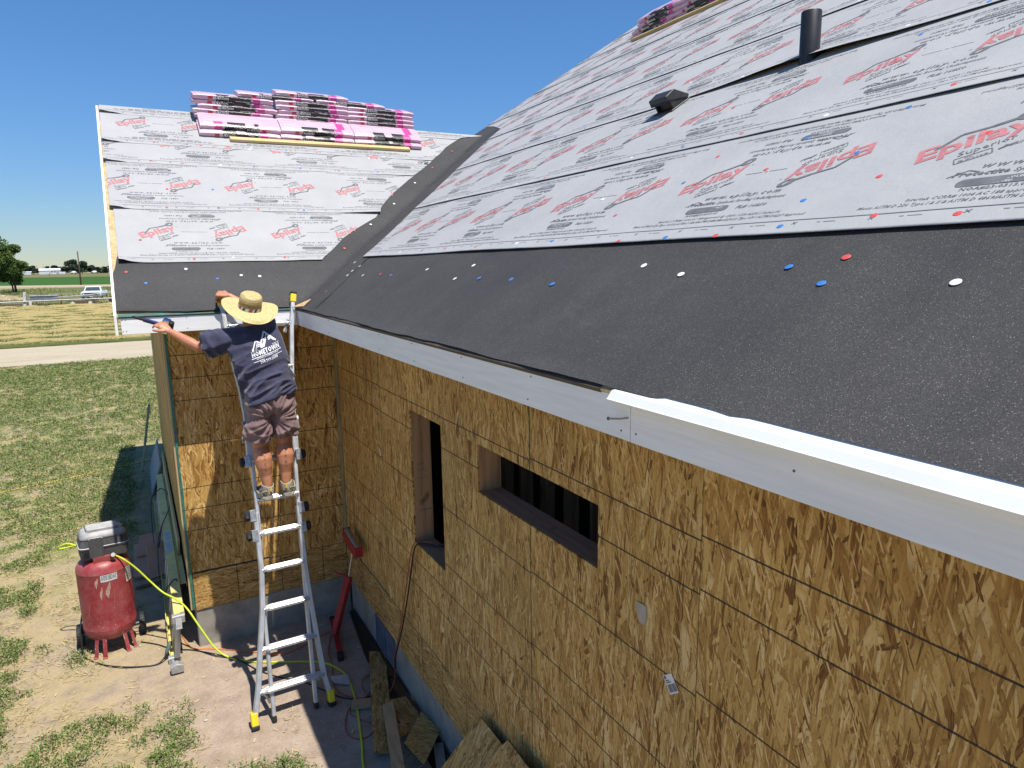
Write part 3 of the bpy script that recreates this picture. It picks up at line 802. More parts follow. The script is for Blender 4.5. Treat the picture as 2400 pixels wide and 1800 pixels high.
# ridge fold of underlayment on the wing
# ------------------------------------------------------------------ plastic cap nails
capm = MB(); capm.lathe([(0, .0030), (.003, .0030), (.0042, .0018), (.0085, .0022), (.0115, .0016), (.0125, .0002), (.0125, -.001)], (0,0,0), 14)
cap_mesh = {}
for k in 'rbw':
    me = capm.mesh('cap_nail', 'all'); me.materials.append(m_cap[k]); cap_mesh[k] = me
def cap(roof, k, u, s, h, sc=1.0):
    fr = fmain if roof == 'm' else fwing
    n_ = Vector((-MN, 0, MC)) if roof == 'm' else Vector((0, -WN, WC))
    o = bpy.data.objects.new('cap_nail', cap_mesh[k]); C.objects.link(o); o.parent = main_roof if roof == 'm' else wing_roof
    o.location = fr(u, s, h); o.rotation_euler = (n_+Vector((rng.uniform(-.06, .06), rng.uniform(-.06, .06), 0))).to_track_quat('Z', 'Y').to_euler()
    o.scale = (sc, sc, .55)
MH = lambda u, s: .0125
caps_m = [('w',6.401,.714),('w',6.069,.65),('w',6.089,.576),('w',6.046,.507),('w',5.607,.515),('w',4.395,.614),('w',3.753,.663),('w',3.766,.521),('r',6.0,.261),('r',5.21,.541),('b',4.946,.532),('b',3.463,.535),('b',3.093,.535),('b',2.665,.51),
 ('w',2.178,.661),('w',1.911,.604),('w',.942,.589),('b',1.474,.654),('b',1.301,.57),('r',1.309,.705)]
for k, u, s in caps_m: cap('m', k, u, s, .0072, 1.12)
caps_s = [('r',2.542,.845),('r',1.948,.85),('r',1.355,.928),('r',1.096,.905),('b',2.234,.855),('b',1.681,.892),('r',2.862,1.111),('b',2.615,1.377),('r',2.121,1.386),('b',1.715,1.41),('r',1.499,1.196),('b',1.716,1.076),('r',2.598,1.621),('b',1.715,1.765),('b',2.096,1.64),('r',1.26,1.415),
 ('r',2.127,2.393),('b',2.165,2.672)]
def hsheet(u, s):
    i = max([j for j in range(8) if MCOUR[j](u) <= s] or [0]); return MHF[i](u, s, s-MCOUR[i](u))+.0008
for k, u, s in caps_s: cap('m', k, u, s, hsheet(u, s))
for i in range(7):
    u = .9+i*.3; 
    while u < 9.3:
        s = MCOUR[i](u)+.05
        if u < mvalley(s)-.1 and not (i == 0 and u < 2.7): s_ = s+rng.uniform(-.012, .012); cap('m', rng.choice('rrbbw'), u, s_, hsheet(u, s_))
        if rng.random() < .40 and u < mvalley(s+.4)-.1 and not (i == 0 and u < 2.8): u_, s_ = u+rng.uniform(-.1, .1), s+.42+rng.uniform(-.05, .05); cap('m', rng.choice('rrbw'), u_, s_, hsheet(u_, s_))
        u += rng.uniform(.38, .55)
for k, u, s in [('r',-1.699,.569),('w',-1.238,.596),('b',-1.563,.41),('b',-1.002,.448),('r',-1.643,.055),('w',-.643,.468),('w',-.798,.488)]: cap('w', k, u, s, .0065, 1.1)
for k, u, s in [('w',1.027,1.742),('w',.634,1.317),('r',.239,.882),('r',1.808,2.623),('w',1.44,2.225),('r',2.255,3.09)]: cap('w', k, u, s, .0145, 1.1)
for i, s0 in enumerate(wc[:4]):
    u = XR+.15
    while u < wedge_edge(s0)-.1:
        cap('w', rng.choice('rrbbw'), u, s0+.045+rng.uniform(-.01, .01), .0150)
        if rng.random() < .5: cap('w', rng.choice('rrbw'), u+rng.uniform(-.1, .1), s0+.40+rng.uniform(-.08, .08), .0155) if s0+.4 < 3.0 else None
        u += rng.uniform(.25, .5)
# pale wood shim sticking out at the inner corner
mb = MB(); mb.add([(-.455, 6.19, 3.19), (-.33, 6.02, 3.262), (-.40, 6.00, 3.205), (-.455, 6.19, 3.196), (-.33, 6.02, 3.268), (-.40, 6.00, 3.211)], [(0,2,1), (3,4,5), (0,1,4,3), (1,2,5,4), (2,0,3,5)])
tag(mb.build('wood_shim', wood('shim_wood', (.62, .42, .22), (.48, .30, .14), 'Y')), 'pale pointed wood shim wedged at the inner corner of the eaves', 'shim')

# vent pipe and slant roof vent
m_abs = simple('black_abs_pipe', (.016, .016, .018), .45, .2, 9)
mb = MB(); px_, py_ = 1.955, 2.905; zb = ZE+(px_+D)*MS
mb.lathe([(.057, -.10), (.057, .272), (.055, .275), (.049, .275), (.049, .10)], (px_, py_, zb), 32, caps=False)
mb.build('vent_pipe', m_abs, main_roof, smooth=True)
mb = MB(); q = Matrix(((0, MC, -MN), (-1, 0, 0), (0, MN, MC))).to_3x3()    # local x -> -y, local y -> up slope, local z -> roof normal
def rp(x, y, z): return Vector((1.80, 3.925, ZE+(1.80+D)*MS+.015)) + q @ Vector((x*.74, y*.74, z*.74))
mb.prism([(-.13, -.10), (.13, -.10), (.13, .16), (-.13, .16)], lambda u, v, h: rp(u, v, h), -.02, .012)
for (x0, x1) in ((-.115, -.095), (.095, .115)):
    mb.add([rp(x0, -.06, 0), rp(x1, -.06, 0), rp(x1, .15, 0), rp(x0, .15, 0), rp(x0, -.07, .13), rp(x1, -.07, .13), rp(x1, .15, .05), rp(x0, .15, .05)], [(0,1,2,3), (4,7,6,5), (0,4,5,1), (1,5,6,2), (2,6,7,3), (3,7,4,0)])
mb.add([rp(-.125, -.10, .11), rp(.125, -.10, .11), rp(.125, -.10, .148), rp(-.125, -.10, .148), rp(-.125, .02, .165), rp(.125, .02, .165), rp(-.125, .17, .04), rp(.125, .17, .04), rp(-.09, -.13, .088), rp(.09, -.13, .088), rp(-.125, .15, .02), rp(.125, .15, .02)],
       [(0,1,2,3), (3,2,5,4), (4,5,7,6), (8,9,1,0), (6,7,11,10), (0,3,4,6,10), (1,11,7,5,2), (8,0,10,11,1,9)])
mb.box(rp(0, -.02, .06), (.14, .015, .07), 0, q)
vent = mb.build('roof_vent', simple('black_vent_plastic', (.02, .02, .022), .5, .2, 8, dirt=(.10,.095,.085), dirt_amt=.25), main_roof, bevel=.003)
# ------------------------------------------------------------------ ground
def ground_mat():
    t = NT('bare_dirt_and_dry_grass'); co = t.coord()
    n1 = t.noise(co, 1.3, 9, .72); n2 = t.noise(co, 5, 8, .7); n3 = t.noise(co, 42, 5, .7); n4 = t.noise(co, 260, 3, .6)
    dirt = t.ramp(n2, [(.3, (.275, .21, .155)), (.55, (.385, .302, .232)), (.75, (.45, .365, .29))])
    dirt = t.mix(t.ramp(n3, [(.3, .55), (.5, 0.)]), dirt, (.22, .17, .12))
    peb = t.n('ShaderNodeTexVoronoi'); peb.inputs['Scale'].default_value = 55; t.l(co, peb.inputs['Vector'])
    dirt = t.mix(t.ramp(peb.outputs['Distance'], [(.10, .55), (.2, 0.)]), dirt, (.46, .43, .38))
    dry = t.ramp(n3, [(.3, (.33, .25, .105)), (.7, (.50, .40, .19))])
    grn = t.ramp(n3, [(.35, (.060, .115, .020)), (.65, (.20, .255, .07))])
    sep = t.n('ShaderNodeSeparateXYZ'); t.l(co, sep.inputs[0])
    # weeds thin out near the house where people walk
    near = t.ramp(t.math('ADD', t.math('MULTIPLY', sep.outputs[0], -.30), t.math('MULTIPLY', t.noise(co, .8, 5), .7)), [(.74, 0.), (.98, 1.)])
    far = t.ramp(t.math('MULTIPLY', sep.outputs[1], .1), [(.80, 0.), (1.15, 1.)])
    k = t.math('MAXIMUM', near, far)
    a = t.math('MULTIPLY', t.ramp(t.math('ADD', t.math('MULTIPLY', n1, .55), t.math('MULTIPLY', n2, .5)), [(.44, 0.), (.54, 1.)]), k)
    c = t.mix(t.math('MULTIPLY', a, .55), dirt, dry)
    nn = t.noise(t.mapping(co, (1, 1, 1), (0, 0, 0), (5, 9, 2)), 3.4, 9, .78)
    b = t.math('MULTIPLY', t.ramp(t.math('ADD', t.math('MULTIPLY', nn, .55), t.math('MULTIPLY', n3, .45)), [(.475, 0.), (.535, 1.)]), t.math('ADD', t.math('MULTIPLY', far, .75), t.math('MULTIPLY', near, .25)))
    c = t.mix(t.math('MULTIPLY', b, .80), c, grn)
    t.bump(t.math('ADD', t.math('MULTIPLY', n2, 1.0), t.math('ADD', t.math('MULTIPLY', n3, .5), t.math('MULTIPLY', n4, .15))), .8, .02)
    return t.done(c, .95, 0, .15)
m_ground = ground_mat()
def strip_mat(name, stops, scale=(1,1,1), sc=2.0, bump=.5, extra=None):
    t = NT(name); co = t.coord()
    n1 = t.noise(t.mapping(co, scale), sc, 8, .7)
    c = t.ramp(n1, stops); f = t.noise(co, 14, 5, .7)
    c = t.mix(1.0, c, t.ramp(f, [(.3, (.78,)*3), (.7, (1.15,)*3)]), 'MULTIPLY')
    if extra: 
        e = t.noise(t.mapping(co, extra[1]), extra[2], 6, .7); c = t.mix(t.ramp(e, [(extra[3], 0.), (extra[3]+.08, .9)]), c, extra[0])
    t.bump(t.math('ADD', n1, t.math('MULTIPLY', f, .4)), bump, .05)
    return t.done(c, .95, 0, .12)
def gz(x, y): return (.012*nz(x, y, .9, 1)+.007*nz(x, y, 3.1, 2)) * (1 if y < 29 else 0)
# one sheet to the horizon; fine grid near the house
mb = MB(); xs = list(np.arange(-9, 1.01, .25)); ys = list(np.arange(1, 16.01, .25))
V = [(x, y, gz(x, y) if (-8.9 < x < .2 and 1.1 < y < 15.9) else 0) for y in ys for x in xs]
n1 = len(xs); mb.add(V, [(j*n1+i, j*n1+i+1, (j+1)*n1+i+1, (j+1)*n1+i) for j in range(len(ys)-1) for i in range(n1-1)])
x0, x1, y0, y1 = xs[0], xs[-1], ys[0], ys[-1]; B = 4000
for q in ([(-B,-B,0),(B,-B,0),(B,y0,0),(-B,y0,0)], [(-B,y1,0),(B,y1,0),(B,B,0),(-B,B,0)], [(-B,y0,0),(x0,y0,0),(x0,y1,0),(-B,y1,0)], [(x1,y0,0),(B,y0,0),(B,y1,0),(x1,y1,0)]): mb.add(q, [(0,1,2,3)])
tag(mb.build('ground', m_ground, smooth='all'), kind='structure')
def band(name, ya, yb, z, mat_, x0=-160, x1=120, n=70, wob=.35, seed=0, slope=.06):
    mb = MB(); row = []
    for i in range(n+1):
        x = x0+(x1-x0)*i/n; w = wob*nz(x, 0, .25, seed); w2 = wob*nz(x, 0, .25, seed+3)
        row.append([(x, ya+w-slope*x, z), (x, yb+w2-slope*x, z)])
    for i in range(n): mb.add([row[i][0], row[i+1][0], row[i+1][1], row[i][1]], [(0,1,2,3)])
    return tag(mb.build(name, mat_), kind='structure')
m_gravel = strip_mat('pale_gravel', [(.3, (.37, .315, .215)), (.55, (.455, .395, .285)), (.8, (.51, .45, .335))], (.25, 1.4, 1), 1.2, .5, ((.42, .40, .33), (.15, 1.2, 1), 1.5, .60))
band('gravel_road', 30.3, 37.0, .012, m_gravel, seed=1, slope=.02)
m_past = strip_mat('rough_pasture', [(.3, (.07, .095, .03)), (.5, (.12, .14, .05)), (.7, (.26, .225, .10))], (.10, .30, 1), 1.0, .6, ((.33, .27, .14), (.04, .5, 1), 1.0, .56))
band('pasture', 72.5, 139, .008, m_past, seed=4, slope=.04)
m_lane = strip_mat('dry_dirt_lane', [(.3, (.34, .27, .19)), (.7, (.47, .39, .29))], (.08, .5, 1), 1.0, .3)
band('dirt_lane', 137, 152, .016, m_lane, seed=7, slope=.6)
m_gf = strip_mat('green_crop', [(.3, (.030, .085, .014)), (.7, (.055, .135, .024))], (.03, .8, 1), 1.0, .4)
band('crop_field', 152, 270, .010, m_gf, x0=-260, x1=300, seed=9, slope=.6)
m_ff = strip_mat('far_rough_field', [(.3, (.10, .115, .04)), (.6, (.19, .17, .085)), (.8, (.30, .25, .15))], (.02, .10, 1), 1.0, .3)
band('far_field', 266, 420, .006, m_ff, x0=-360, x1=420, seed=11, slope=.5)
# mown hay in windrows: ridged strip
def hay_mat():
    t = NT('mown_hay_stubble'); co = t.coord()
    at = t.n('ShaderNodeAttribute'); at.attribute_name = 'row'
    n3 = t.noise(t.mapping(co, (1, 2.2, 1)), 2.4, 8, .75); n4 = t.noise(co, 22, 5, .7)
    k = t.math('ADD', at.outputs['Fac'], t.math('MULTIPLY', t.math('SUBTRACT', n3, .5), 1.5))
    straw = t.ramp(n4, [(.3, (.28, .215, .08)), (.7, (.50, .41, .19))]); grn = t.ramp(n4, [(.3, (.055, .085, .022)), (.7, (.17, .175, .06))])
    c = t.mix(t.ramp(k, [(.32, 0.), (.68, 1.)]), grn, straw)
    t.bump(t.math('ADD', n3, t.math('MULTIPLY', n4, .6)), .8, .10)
    return t.done(c, .95, 0, .1)
mb = MB(); xs = np.arange(-40, 14, .5); ys = np.concatenate([np.arange(37.4, 73.4, .22)]); rowv = []
for y in ys:
    for x in xs:
        wobx = .5*nz(x, y, .13, 4)+.25*nz(x, y, .5, 6)
        ph = (y-37.2+.02*x+wobx)/2.85; f = ph-math.floor(ph)
        h = math.exp(-((f-.5)/.20)**2)
        z = .02+.20*h*(1+.8*nz(x, y, .9, 2))+.05*nz(x, y, 2.5, 8)
        mb.v.append((x, y, max(z, .012))); rowv.append(h)
n1 = len(xs); mb.f = [(j*n1+i, j*n1+i+1, (j+1)*n1+i+1, (j+1)*n1+i) for j in range(len(ys)-1) for i in range(n1-1)]; mb.m = [0]*len(mb.f)
hay = tag(mb.build('hay_field', hay_mat(), smooth='all'), kind='structure')
a = hay.data.attributes.new('row', 'FLOAT', 'POINT'); a.data.foreach_set('value', np.array(rowv, np.float32))

# ------------------------------------------------------------------ weeds and dry grass (uncountable)
def leaf_cloud(name, mats, gen, parent=None):
    """gen yields (x,y,z, dir(3), length, width, matidx)"""
    V = []; F = []; Mi = []
    for (p, d, L, w, mi) in gen:
        p = Vector(p); d = Vector(d).normalized(); sd_ = d.cross(Vector((rng.uniform(-1,1), rng.uniform(-1,1), rng.uniform(-.3,1)))); 
        if sd_.length < 1e-3: continue
        sd_.normalize(); b = len(V)
        V += [tuple(p), tuple(p+d*L*.5+sd_*w), tuple(p+d*L), tuple(p+d*L*.5-sd_*w)]; F.append((b, b+1, b+2, b+3)); Mi.append(mi)
    me = bpy.data.meshes.new(name); me.from_pydata(V, [], F); me.polygons.foreach_set('material_index', Mi)
    return link(name, me, mats, parent)
def leafmat(name, a, b, tr=.25):
    t = NT(name); n_ = t.noise(t.coord(), 9, 4, .7); c = t.ramp(n_, [(.3, a), (.7, b)])
    t.done(c, .7, 0, .2); t.b.inputs['Transmission Weight'].default_value = 0
    return t.mat
m_w1 = leafmat('weed_leaf', (.058, .115, .022), (.14, .22, .05)); m_w2 = leafmat('pale_weed_leaf', (.15, .20, .06), (.25, .29, .11)); m_w3 = leafmat('dry_blade', (.36, .28, .12), (.55, .45, .22))
def weed_density(x, y):
    d = .36*nz(x, y, .55, 41)+.50*nz(x, y, 1.9, 42)+.52*nz(x, y, 4.3, 43)+.28*nz(x, y, 11, 44)+.06
    if y > 8: d += .22*min(1, (y-8)/5)
    if x > -1.95 and 6 < y < 15.5: return -1
    keep = 0.0
    if x > -2.9 and 5.9 < y < 10: keep -= .45
    if -1.6 < x < .2 and 4.75 < y < 13: keep -= .55
    if x > -.85 and y < 13: keep -= .5
    if y < 5.3 and -1.9 < x < -.8: keep += .22
    return d+keep
def gen_weeds():
    n = 0; r = random.Random(11)
    for it in range(125000):
        y = 3.6+26.5*(r.random()**1.45) if it < 105000 else 3.8+5.5*r.random()
        wmax = 2.6+.33*y
        x = -1.2-wmax*r.random()+ (1.6*r.random() if y < 6.3 else 0)
        if x > -1.55 and 6.0 < y < 15.5: continue
        if y > 15.5: x += 2.2
        d = weed_density(x, y)
        if d < .10: 
            if d > -.30 and r.random() < .55:
                a = r.uniform(0, 6.28); yield ((x, y, gz(x, y)), (math.cos(a), math.sin(a), r.uniform(.15, .7)), r.uniform(.025, .09), .0016+.00025*y, 2)
            continue
        sc = .6+.9*min(1, (d-.08)*2.2); big = .020+.0011*y
        for k in range(5):
            a = r.uniform(0, 6.28); rr = r.uniform(0, .05); hh = r.uniform(0, .050+.05*max(0, d-.25))*sc
            mi = 2 if r.random() < .20 else (1 if r.random() < .30 else 0)
            yield ((x+rr*math.cos(a), y+rr*math.sin(a), gz(x, y)+hh), (math.cos(a), math.sin(a), r.uniform(.1, 1.2)), r.uniform(.6, 1.25)*big, big*.22*(.6 if mi == 2 else 1), mi)
tag(leaf_cloud('weeds', [m_w1, m_w2, m_w3], gen_weeds()), kind='stuff')
def gen_stubble():
    r = random.Random(5)
    for it in range(42000):
        y = 38+35*r.random(); x = -13.5+12.5*r.random()-.05*y*.6
        wobx = .5*nz(x, y, .13, 4)+.25*nz(x, y, .5, 6); ph = (y-37.2+.02*x+wobx)/2.85; f = ph-math.floor(ph); h = math.exp(-((f-.5)/.20)**2)
        a = r.uniform(0, 6.28); mi = 2 if r.random() < .35+.55*h else (1 if r.random() < .5 else 0)
        yield ((x, y, .02+.12*h), (math.cos(a), math.sin(a), r.uniform(.2, 1.2)), r.uniform(.08, .2), .012, mi)
tag(leaf_cloud('hay_stubble', [m_w1, m_w2, m_w3], gen_stubble()), kind='stuff')
def gen_fringe():
    r = random.Random(15)
    for it in range(9000):
        y = 74+60*r.random()**1.3; x = -27+24*r.random()
        if nz(x, y, .16, 5) < .02: continue
        a = r.uniform(0, 6.28); yield ((x, y, 0), (.5*math.cos(a), .5*math.sin(a), 1), r.uniform(.15, .5), .03, 2 if r.random() < .3 else r.choice((0, 0, 1)))
tag(leaf_cloud('pasture_grass', [m_w1, m_w2, m_w3], gen_fringe()), kind='stuff')
# small stones
mb = MB(); r = random.Random(3)
for it in range(1300):
    y = 3.8+5*r.random(); x = -3.2+3.2*r.random()
    if x > -1.3 and y > 6.55: continue
    s = r.uniform(.003, .010)*(2 if r.random() < .04 else 1); z = gz(x, y)+s*.3
    vs = [(x+s*a*r.uniform(.7, 1.2), y+s*b*r.uniform(.7, 1.2), z+s*.7*c*r.uniform(.7, 1.1)) for a, b, c in ((1,0,0),(-1,0,0),(0,1,0),(0,-1,0),(0,0,1),(0,0,-1))]
    mb.add(vs, [(0,2,4),(2,1,4),(1,3,4),(3,0,4),(2,0,5),(1,2,5),(3,1,5),(0,3,5)])
tag(mb.build('pebbles', simple('pebble_stone', (.40, .36, .30), .9, .35, 40), fixn=False), kind='stuff')

# sawdust chips and splinters around the ladder
mb = MB(); r = random.Random(21)
for it in range(170):
    y = 4.0+4.6*r.random(); x = -2.9+2.8*r.random()
    if x > -1.3 and y > 6.5: continue
    L = r.uniform(.008, .03); w = r.uniform(.002, .006); a = r.uniform(0, 6.28); c_, s_ = math.cos(a), math.sin(a); z = gz(x, y)+.004
    P4 = [(x+L*c_-w*s_, y+L*s_+w*c_, z+r.uniform(0, .008)), (x-L*c_-w*s_, y-L*s_+w*c_, z), (x-L*c_+w*s_, y-L*s_-w*c_, z), (x+L*c_+w*s_, y+L*s_-w*c_, z)]
    mb.add(P4+[(p[0], p[1], p[2]+.003) for p in P4], [(3,2,1,0), (4,5,6,7), (0,1,5,4), (1,2,6,5), (2,3,7,6), (3,0,4,7)], 0)
tag(mb.build('wood_chips', simple('chip_wood', (.50, .38, .22), .8, .3, 9), fixn=False), kind='stuff')
# ------------------------------------------------------------------ aluminium multi-position ladder
def alu_mat():
    t = NT('brushed_aluminium'); co = t.coord()
    n_ = t.noise(t.mapping(co, (30, 30, 4)), 1.0, 5, .6); c = t.ramp(n_, [(.3, (.50, .515, .53)), (.7, (.68, .69, .70))])
    sm = t.noise(co, 9, 6, .7); c = t.mix(t.ramp(sm, [(.58, 0.), (.72, .45)]), c, (.33, .32, .30))
    return t.done(c, t.math('ADD', t.math('MULTIPLY', n_, .25), .28), .62)
m_alu = alu_mat(); m_alub = simple('cast_hinge_steel', (.45, .46, .47), .35, .3, 30, metal=.7)
m_yel = simple('yellow_ladder_cap', (.80, .58, .02), .45, .08, 8); m_rub = simple('black_rubber', (.015, .015, .016), .65, .2, 20)
m_orange = simple('orange_ladder_lock', (.75, .34, .14), .5, .1, 10)
KL = (6.19-5.17)/3.1
def lp(x, z, off=0.0):                      # point on the ladder plane, off = towards the climber
    n_ = Vector((0, -1, KL)).normalized(); return Vector((x, 5.17+KL*z, z))+n_*off
lad = tag(empty('ladder', (-.85, 5.2, 0)), 'silver aluminium articulated ladder with yellow feet leaning on the white eave board', 'ladder')
def part(mb, name, mats, parent, **k):
    o = mb.build(name, mats, None, **k)
    o.parent = parent
    off = Vector((0,0,0)); p = parent
    while p is not None: off += p.location; p = p.parent
    o.location = -off; return o
LI = [(-1.021, 0.04), (-.999, .78), (-.955, 1.40), (-.938, 2.06), (-.935, 2.34)]
RI = [(-.694, 0.04), (-.662, .80), (-.636, 1.35), (-.596, 2.0), (-.560, 2.34)]
LT = [(-.962, 1.98), (-.948, 2.34), (-.960, 2.55), (-.988, 2.76), (-1.010, 3.05), (-1.030, 3.285)]
RT = [(-.578, 1.98), (-.560, 2.34), (-.540, 2.55), (-.520, 2.72), (-.476, 3.05), (-.430, 3.29)]
LO = [(-1.168, .05), (-1.113, .263), (-1.060, .558), (-1.006, .84), (-.978, 1.115), (-.968, 1.56)]
RO = [(-.572, .05), (-.602, .23), (-.618, .517), (-.632, .81), (-.638, 1.07), (-.626, 1.56)]
def rail(pts, off, w, d, name):
    mb = MB(); P = [lp(x, z, off) for x, z in pts]; n_ = Vector((0, -1, KL)).normalized(); rs = []
    for i, p in enumerate(P):
        dd = (P[min(i+1, len(P)-1)]-P[max(i-1, 0)]).normalized(); x = dd.cross(n_).normalized()
        e = .25
        rs.append([p+x*a*w/2+n_*b*d/2 for a, b in ((-1,-1+e),(-1+e,-1),(1-e,-1),(1,-1+e),(1,1-e),(1-e,1),(-1+e,1),(-1,1-e))])
    mb.rings(rs); return part(mb, name, m_alu, lad, smooth=True)
rail(LI, .0, .030, .055, 'inner_rail'); rail(RI, .0, .030, .055, 'inner_rail')
rail(LT, -.004, .038, .062, 'upper_rail'); rail(RT, -.004, .038, .062, 'upper_rail')
rail(LO, .012, .040, .066, 'outer_rail'); rail(RO, .012, .040, .066, 'outer_rail')
def rung(xa, xb, za, zb, off, name='rung'):
    mb = MB(); A = lp(xa, za, off); B = lp(xb, zb, off); d = (B-A).normalized(); n_ = Vector((0, -1, KL)).normalized(); u = n_.cross(d)*-1
    if u.z < 0: u = -u
    up_ = Vector((0, 0, 1)); fwd = d.cross(up_).normalized()
    if fwd.y < 0: fwd = -fwd
    sec = [(-.036,-.012),(-.036,.006),(-.030,.012),(-.020,.012),(-.016,.007),(-.006,.007),(-.002,.012),(.010,.012),(.014,.007),(.022,.007),(.026,.012),(.034,.012),(.036,.004),(.030,-.014),(-.026,-.020)]
    rs = []
    for q in (0, .06, .12, .88, .94, 1):
        sc = {0: .62, .06: .72, .12: 1, .88: 1, .94: .72, 1: .62}[q]
        rs.append([A+(B-A)*q+fwd*a*sc+up_*b*(sc if sc < 1 else 1) for a, b in sec])
    mb.rings(rs)
    r_ = part(mb, name, m_alu, lad, bevel=0)
    rv = MB()
    for e, s_ in ((A, 1), (B, -1)):
        for dz in (.008, -.012):
            q = Vector((0, -1, .3)).to_track_quat('Z', 'Y').to_matrix(); rv.lathe([(0, .003), (.004, .002), (.0055, 0), (.0055, -.004)], e+d*s_*.012+Vector((0, -.030, dz)), 8, 0, q, caps=False)
    rvo = rv.build('rivets', m_alub, r_); rvo.location = (0,0,0); rvo['kind'] = 'stuff'
    return r_
for xa, xb, z in ((-1.105,-.602,.247), (-1.050,-.622,.545), (-.998,-.640,.836), (-.975,-.642,1.127), (-.960,-.632,1.402), (-.940,-.612,1.662)): rung(xa, xb, z, z+.004, .028)
for xa, xb, z in ((-.945,-.580,1.97), (-.945,-.548,2.36), (-.985,-.515,2.70), (-1.005,-.487,3.06)): rung(xa, xb, z, z, .010)
for (x, z) in ((-1.168, .05), (-.572, .05)):
    mb = MB(); A = lp(x, .115, .012); B = lp(x, .02, .012); mb.bar(A, B, .052, .078, 0, (0,-1,.3)); f_ = part(mb, 'foot_cap', m_yel, lad, bevel=.006)
    mb = MB(); mb.bar(lp(x, .022, .012), lp(x, -.006, .012), .060, .084, 0, (0,-1,.3)); o = mb.build('rubber_pad', m_rub, f_, bevel=.006)
for (x, z) in ((-1.021, .03), (-.694, .03)):
    mb = MB(); mb.bar(lp(x, .05, 0), lp(x, 0.005, 0), .034, .060, 0, (0,-1,.3)); part(mb, 'rubber_pad', m_rub, lad, bevel=.004)
for pts in (LT, RT):
    (x0, z0), (x1, z1) = pts[-2], pts[-1]; dx = (x1-x0)/(z1-z0)
    mb = MB(); mb.bar(lp(x1-dx*.06, z1-.06, -.004), lp(x1+dx*.01, z1+.012, -.004), .050, .074, 0, (0,-1,.3)); f_ = part(mb, 'end_cap', m_yel, lad, bevel=.006)
    mb = MB(); mb.bar(lp(x1+dx*.01, z1+.010, -.004), lp(x1+dx*.03, z1+.03, -.004), .052, .078, 0, (0,-1,.3)); mb.build('rubber_pad', m_rub, f_, bevel=.006)
# lock knobs (three pairs), brackets
for i, (xl, xr_, z) in enumerate(((-.990, -.560, 1.965), (-1.004, -.594, 1.545), (-1.008, -.598, 1.392))):
    for x, sgn in ((xl, -1), (xr_, 1)):
        mb = MB(); c = lp(x, z, .008); rot = Vector((sgn, 0, 0)).to_track_quat('Z', 'Y').to_matrix()
        n = 14; rs = []
        for (r_, h) in ((.012, -.012), (.012, .014), (.036, .016), (.040, .024), (.040, .040), (.030, .050)):
            ring = []
            for j in range(n):
                a = 2*math.pi*j/n; q = r_*(1+.10*math.cos(6*a)*(r_ > .03)); ring.append(c+rot @ Vector((q*math.cos(a), q*math.sin(a), h)))
            rs.append(ring)
        mb.rings(rs); k_ = part(mb, 'lock_knob', m_rub, lad, smooth=True)
        mb = MB(); mb.bar(lp(x+.012*-sgn, z+.045, .018), lp(x+.012*-sgn, z-.045, .018), .046, .072, 0, (0,-1,.3)); mb.build('lock_bracket', m_alub, k_, bevel=.004)
for sgn, x in ((-1, -.948), (1, -.562)):
    mb = MB(); c = lp(x+.02*sgn, 2.25, .0); rot = Vector((sgn, 0, 0)).to_track_quat('Z', 'Y').to_matrix()
    mb.lathe([(.0, -.02), (.042, -.02), (.042, .012), (.0, .012)], c, 18, 0, rot); part(mb, 'hinge_disc', m_alub, lad, bevel=.003)
    mb = MB(); P = smoothpath([lp(x, 2.24, .02), lp(x+.05*sgn, 2.235, .03), lp(x+.095*sgn, 2.19+.02*(sgn > 0), .02)], 5); mb.tube(P, .009, 8, 0, True, .017); part(mb, 'lock_lever', m_orange, lad, smooth=True)
mb = MB(); mb.tube([lp(-1.09, .245, .03), lp(-1.05, .18, -.02), lp(-1.035, .13, -.06)], .010, 8); part(mb, 'brace_strut', m_alu, lad, smooth=True)
mb = MB(); mb.tube([lp(-.62, .245, .03), lp(-.655, .19, -.02), lp(-.67, .13, -.06)], .010, 8); part(mb, 'brace_strut', m_alu, lad, smooth=True)
mb = MB(); mb.bar(lp(-.50, 3.09, -.01), lp(-.545, 2.98, .01), .014, .03); mb.bar(lp(-.99, 3.09, -.01), lp(-.93, 2.98, .01), .014, .03); part(mb, 'corner_gusset', m_alu, lad)['kind'] = 'stuff'
mb = MB(); mb.box(lp(-.78, 2.16, 0)+Vector((0,-.01,0)), (.022, .02, .12)); part(mb, 'pull_strap', simple('tan_strap', (.55, .36, .12), .7), lad, bevel=.006)
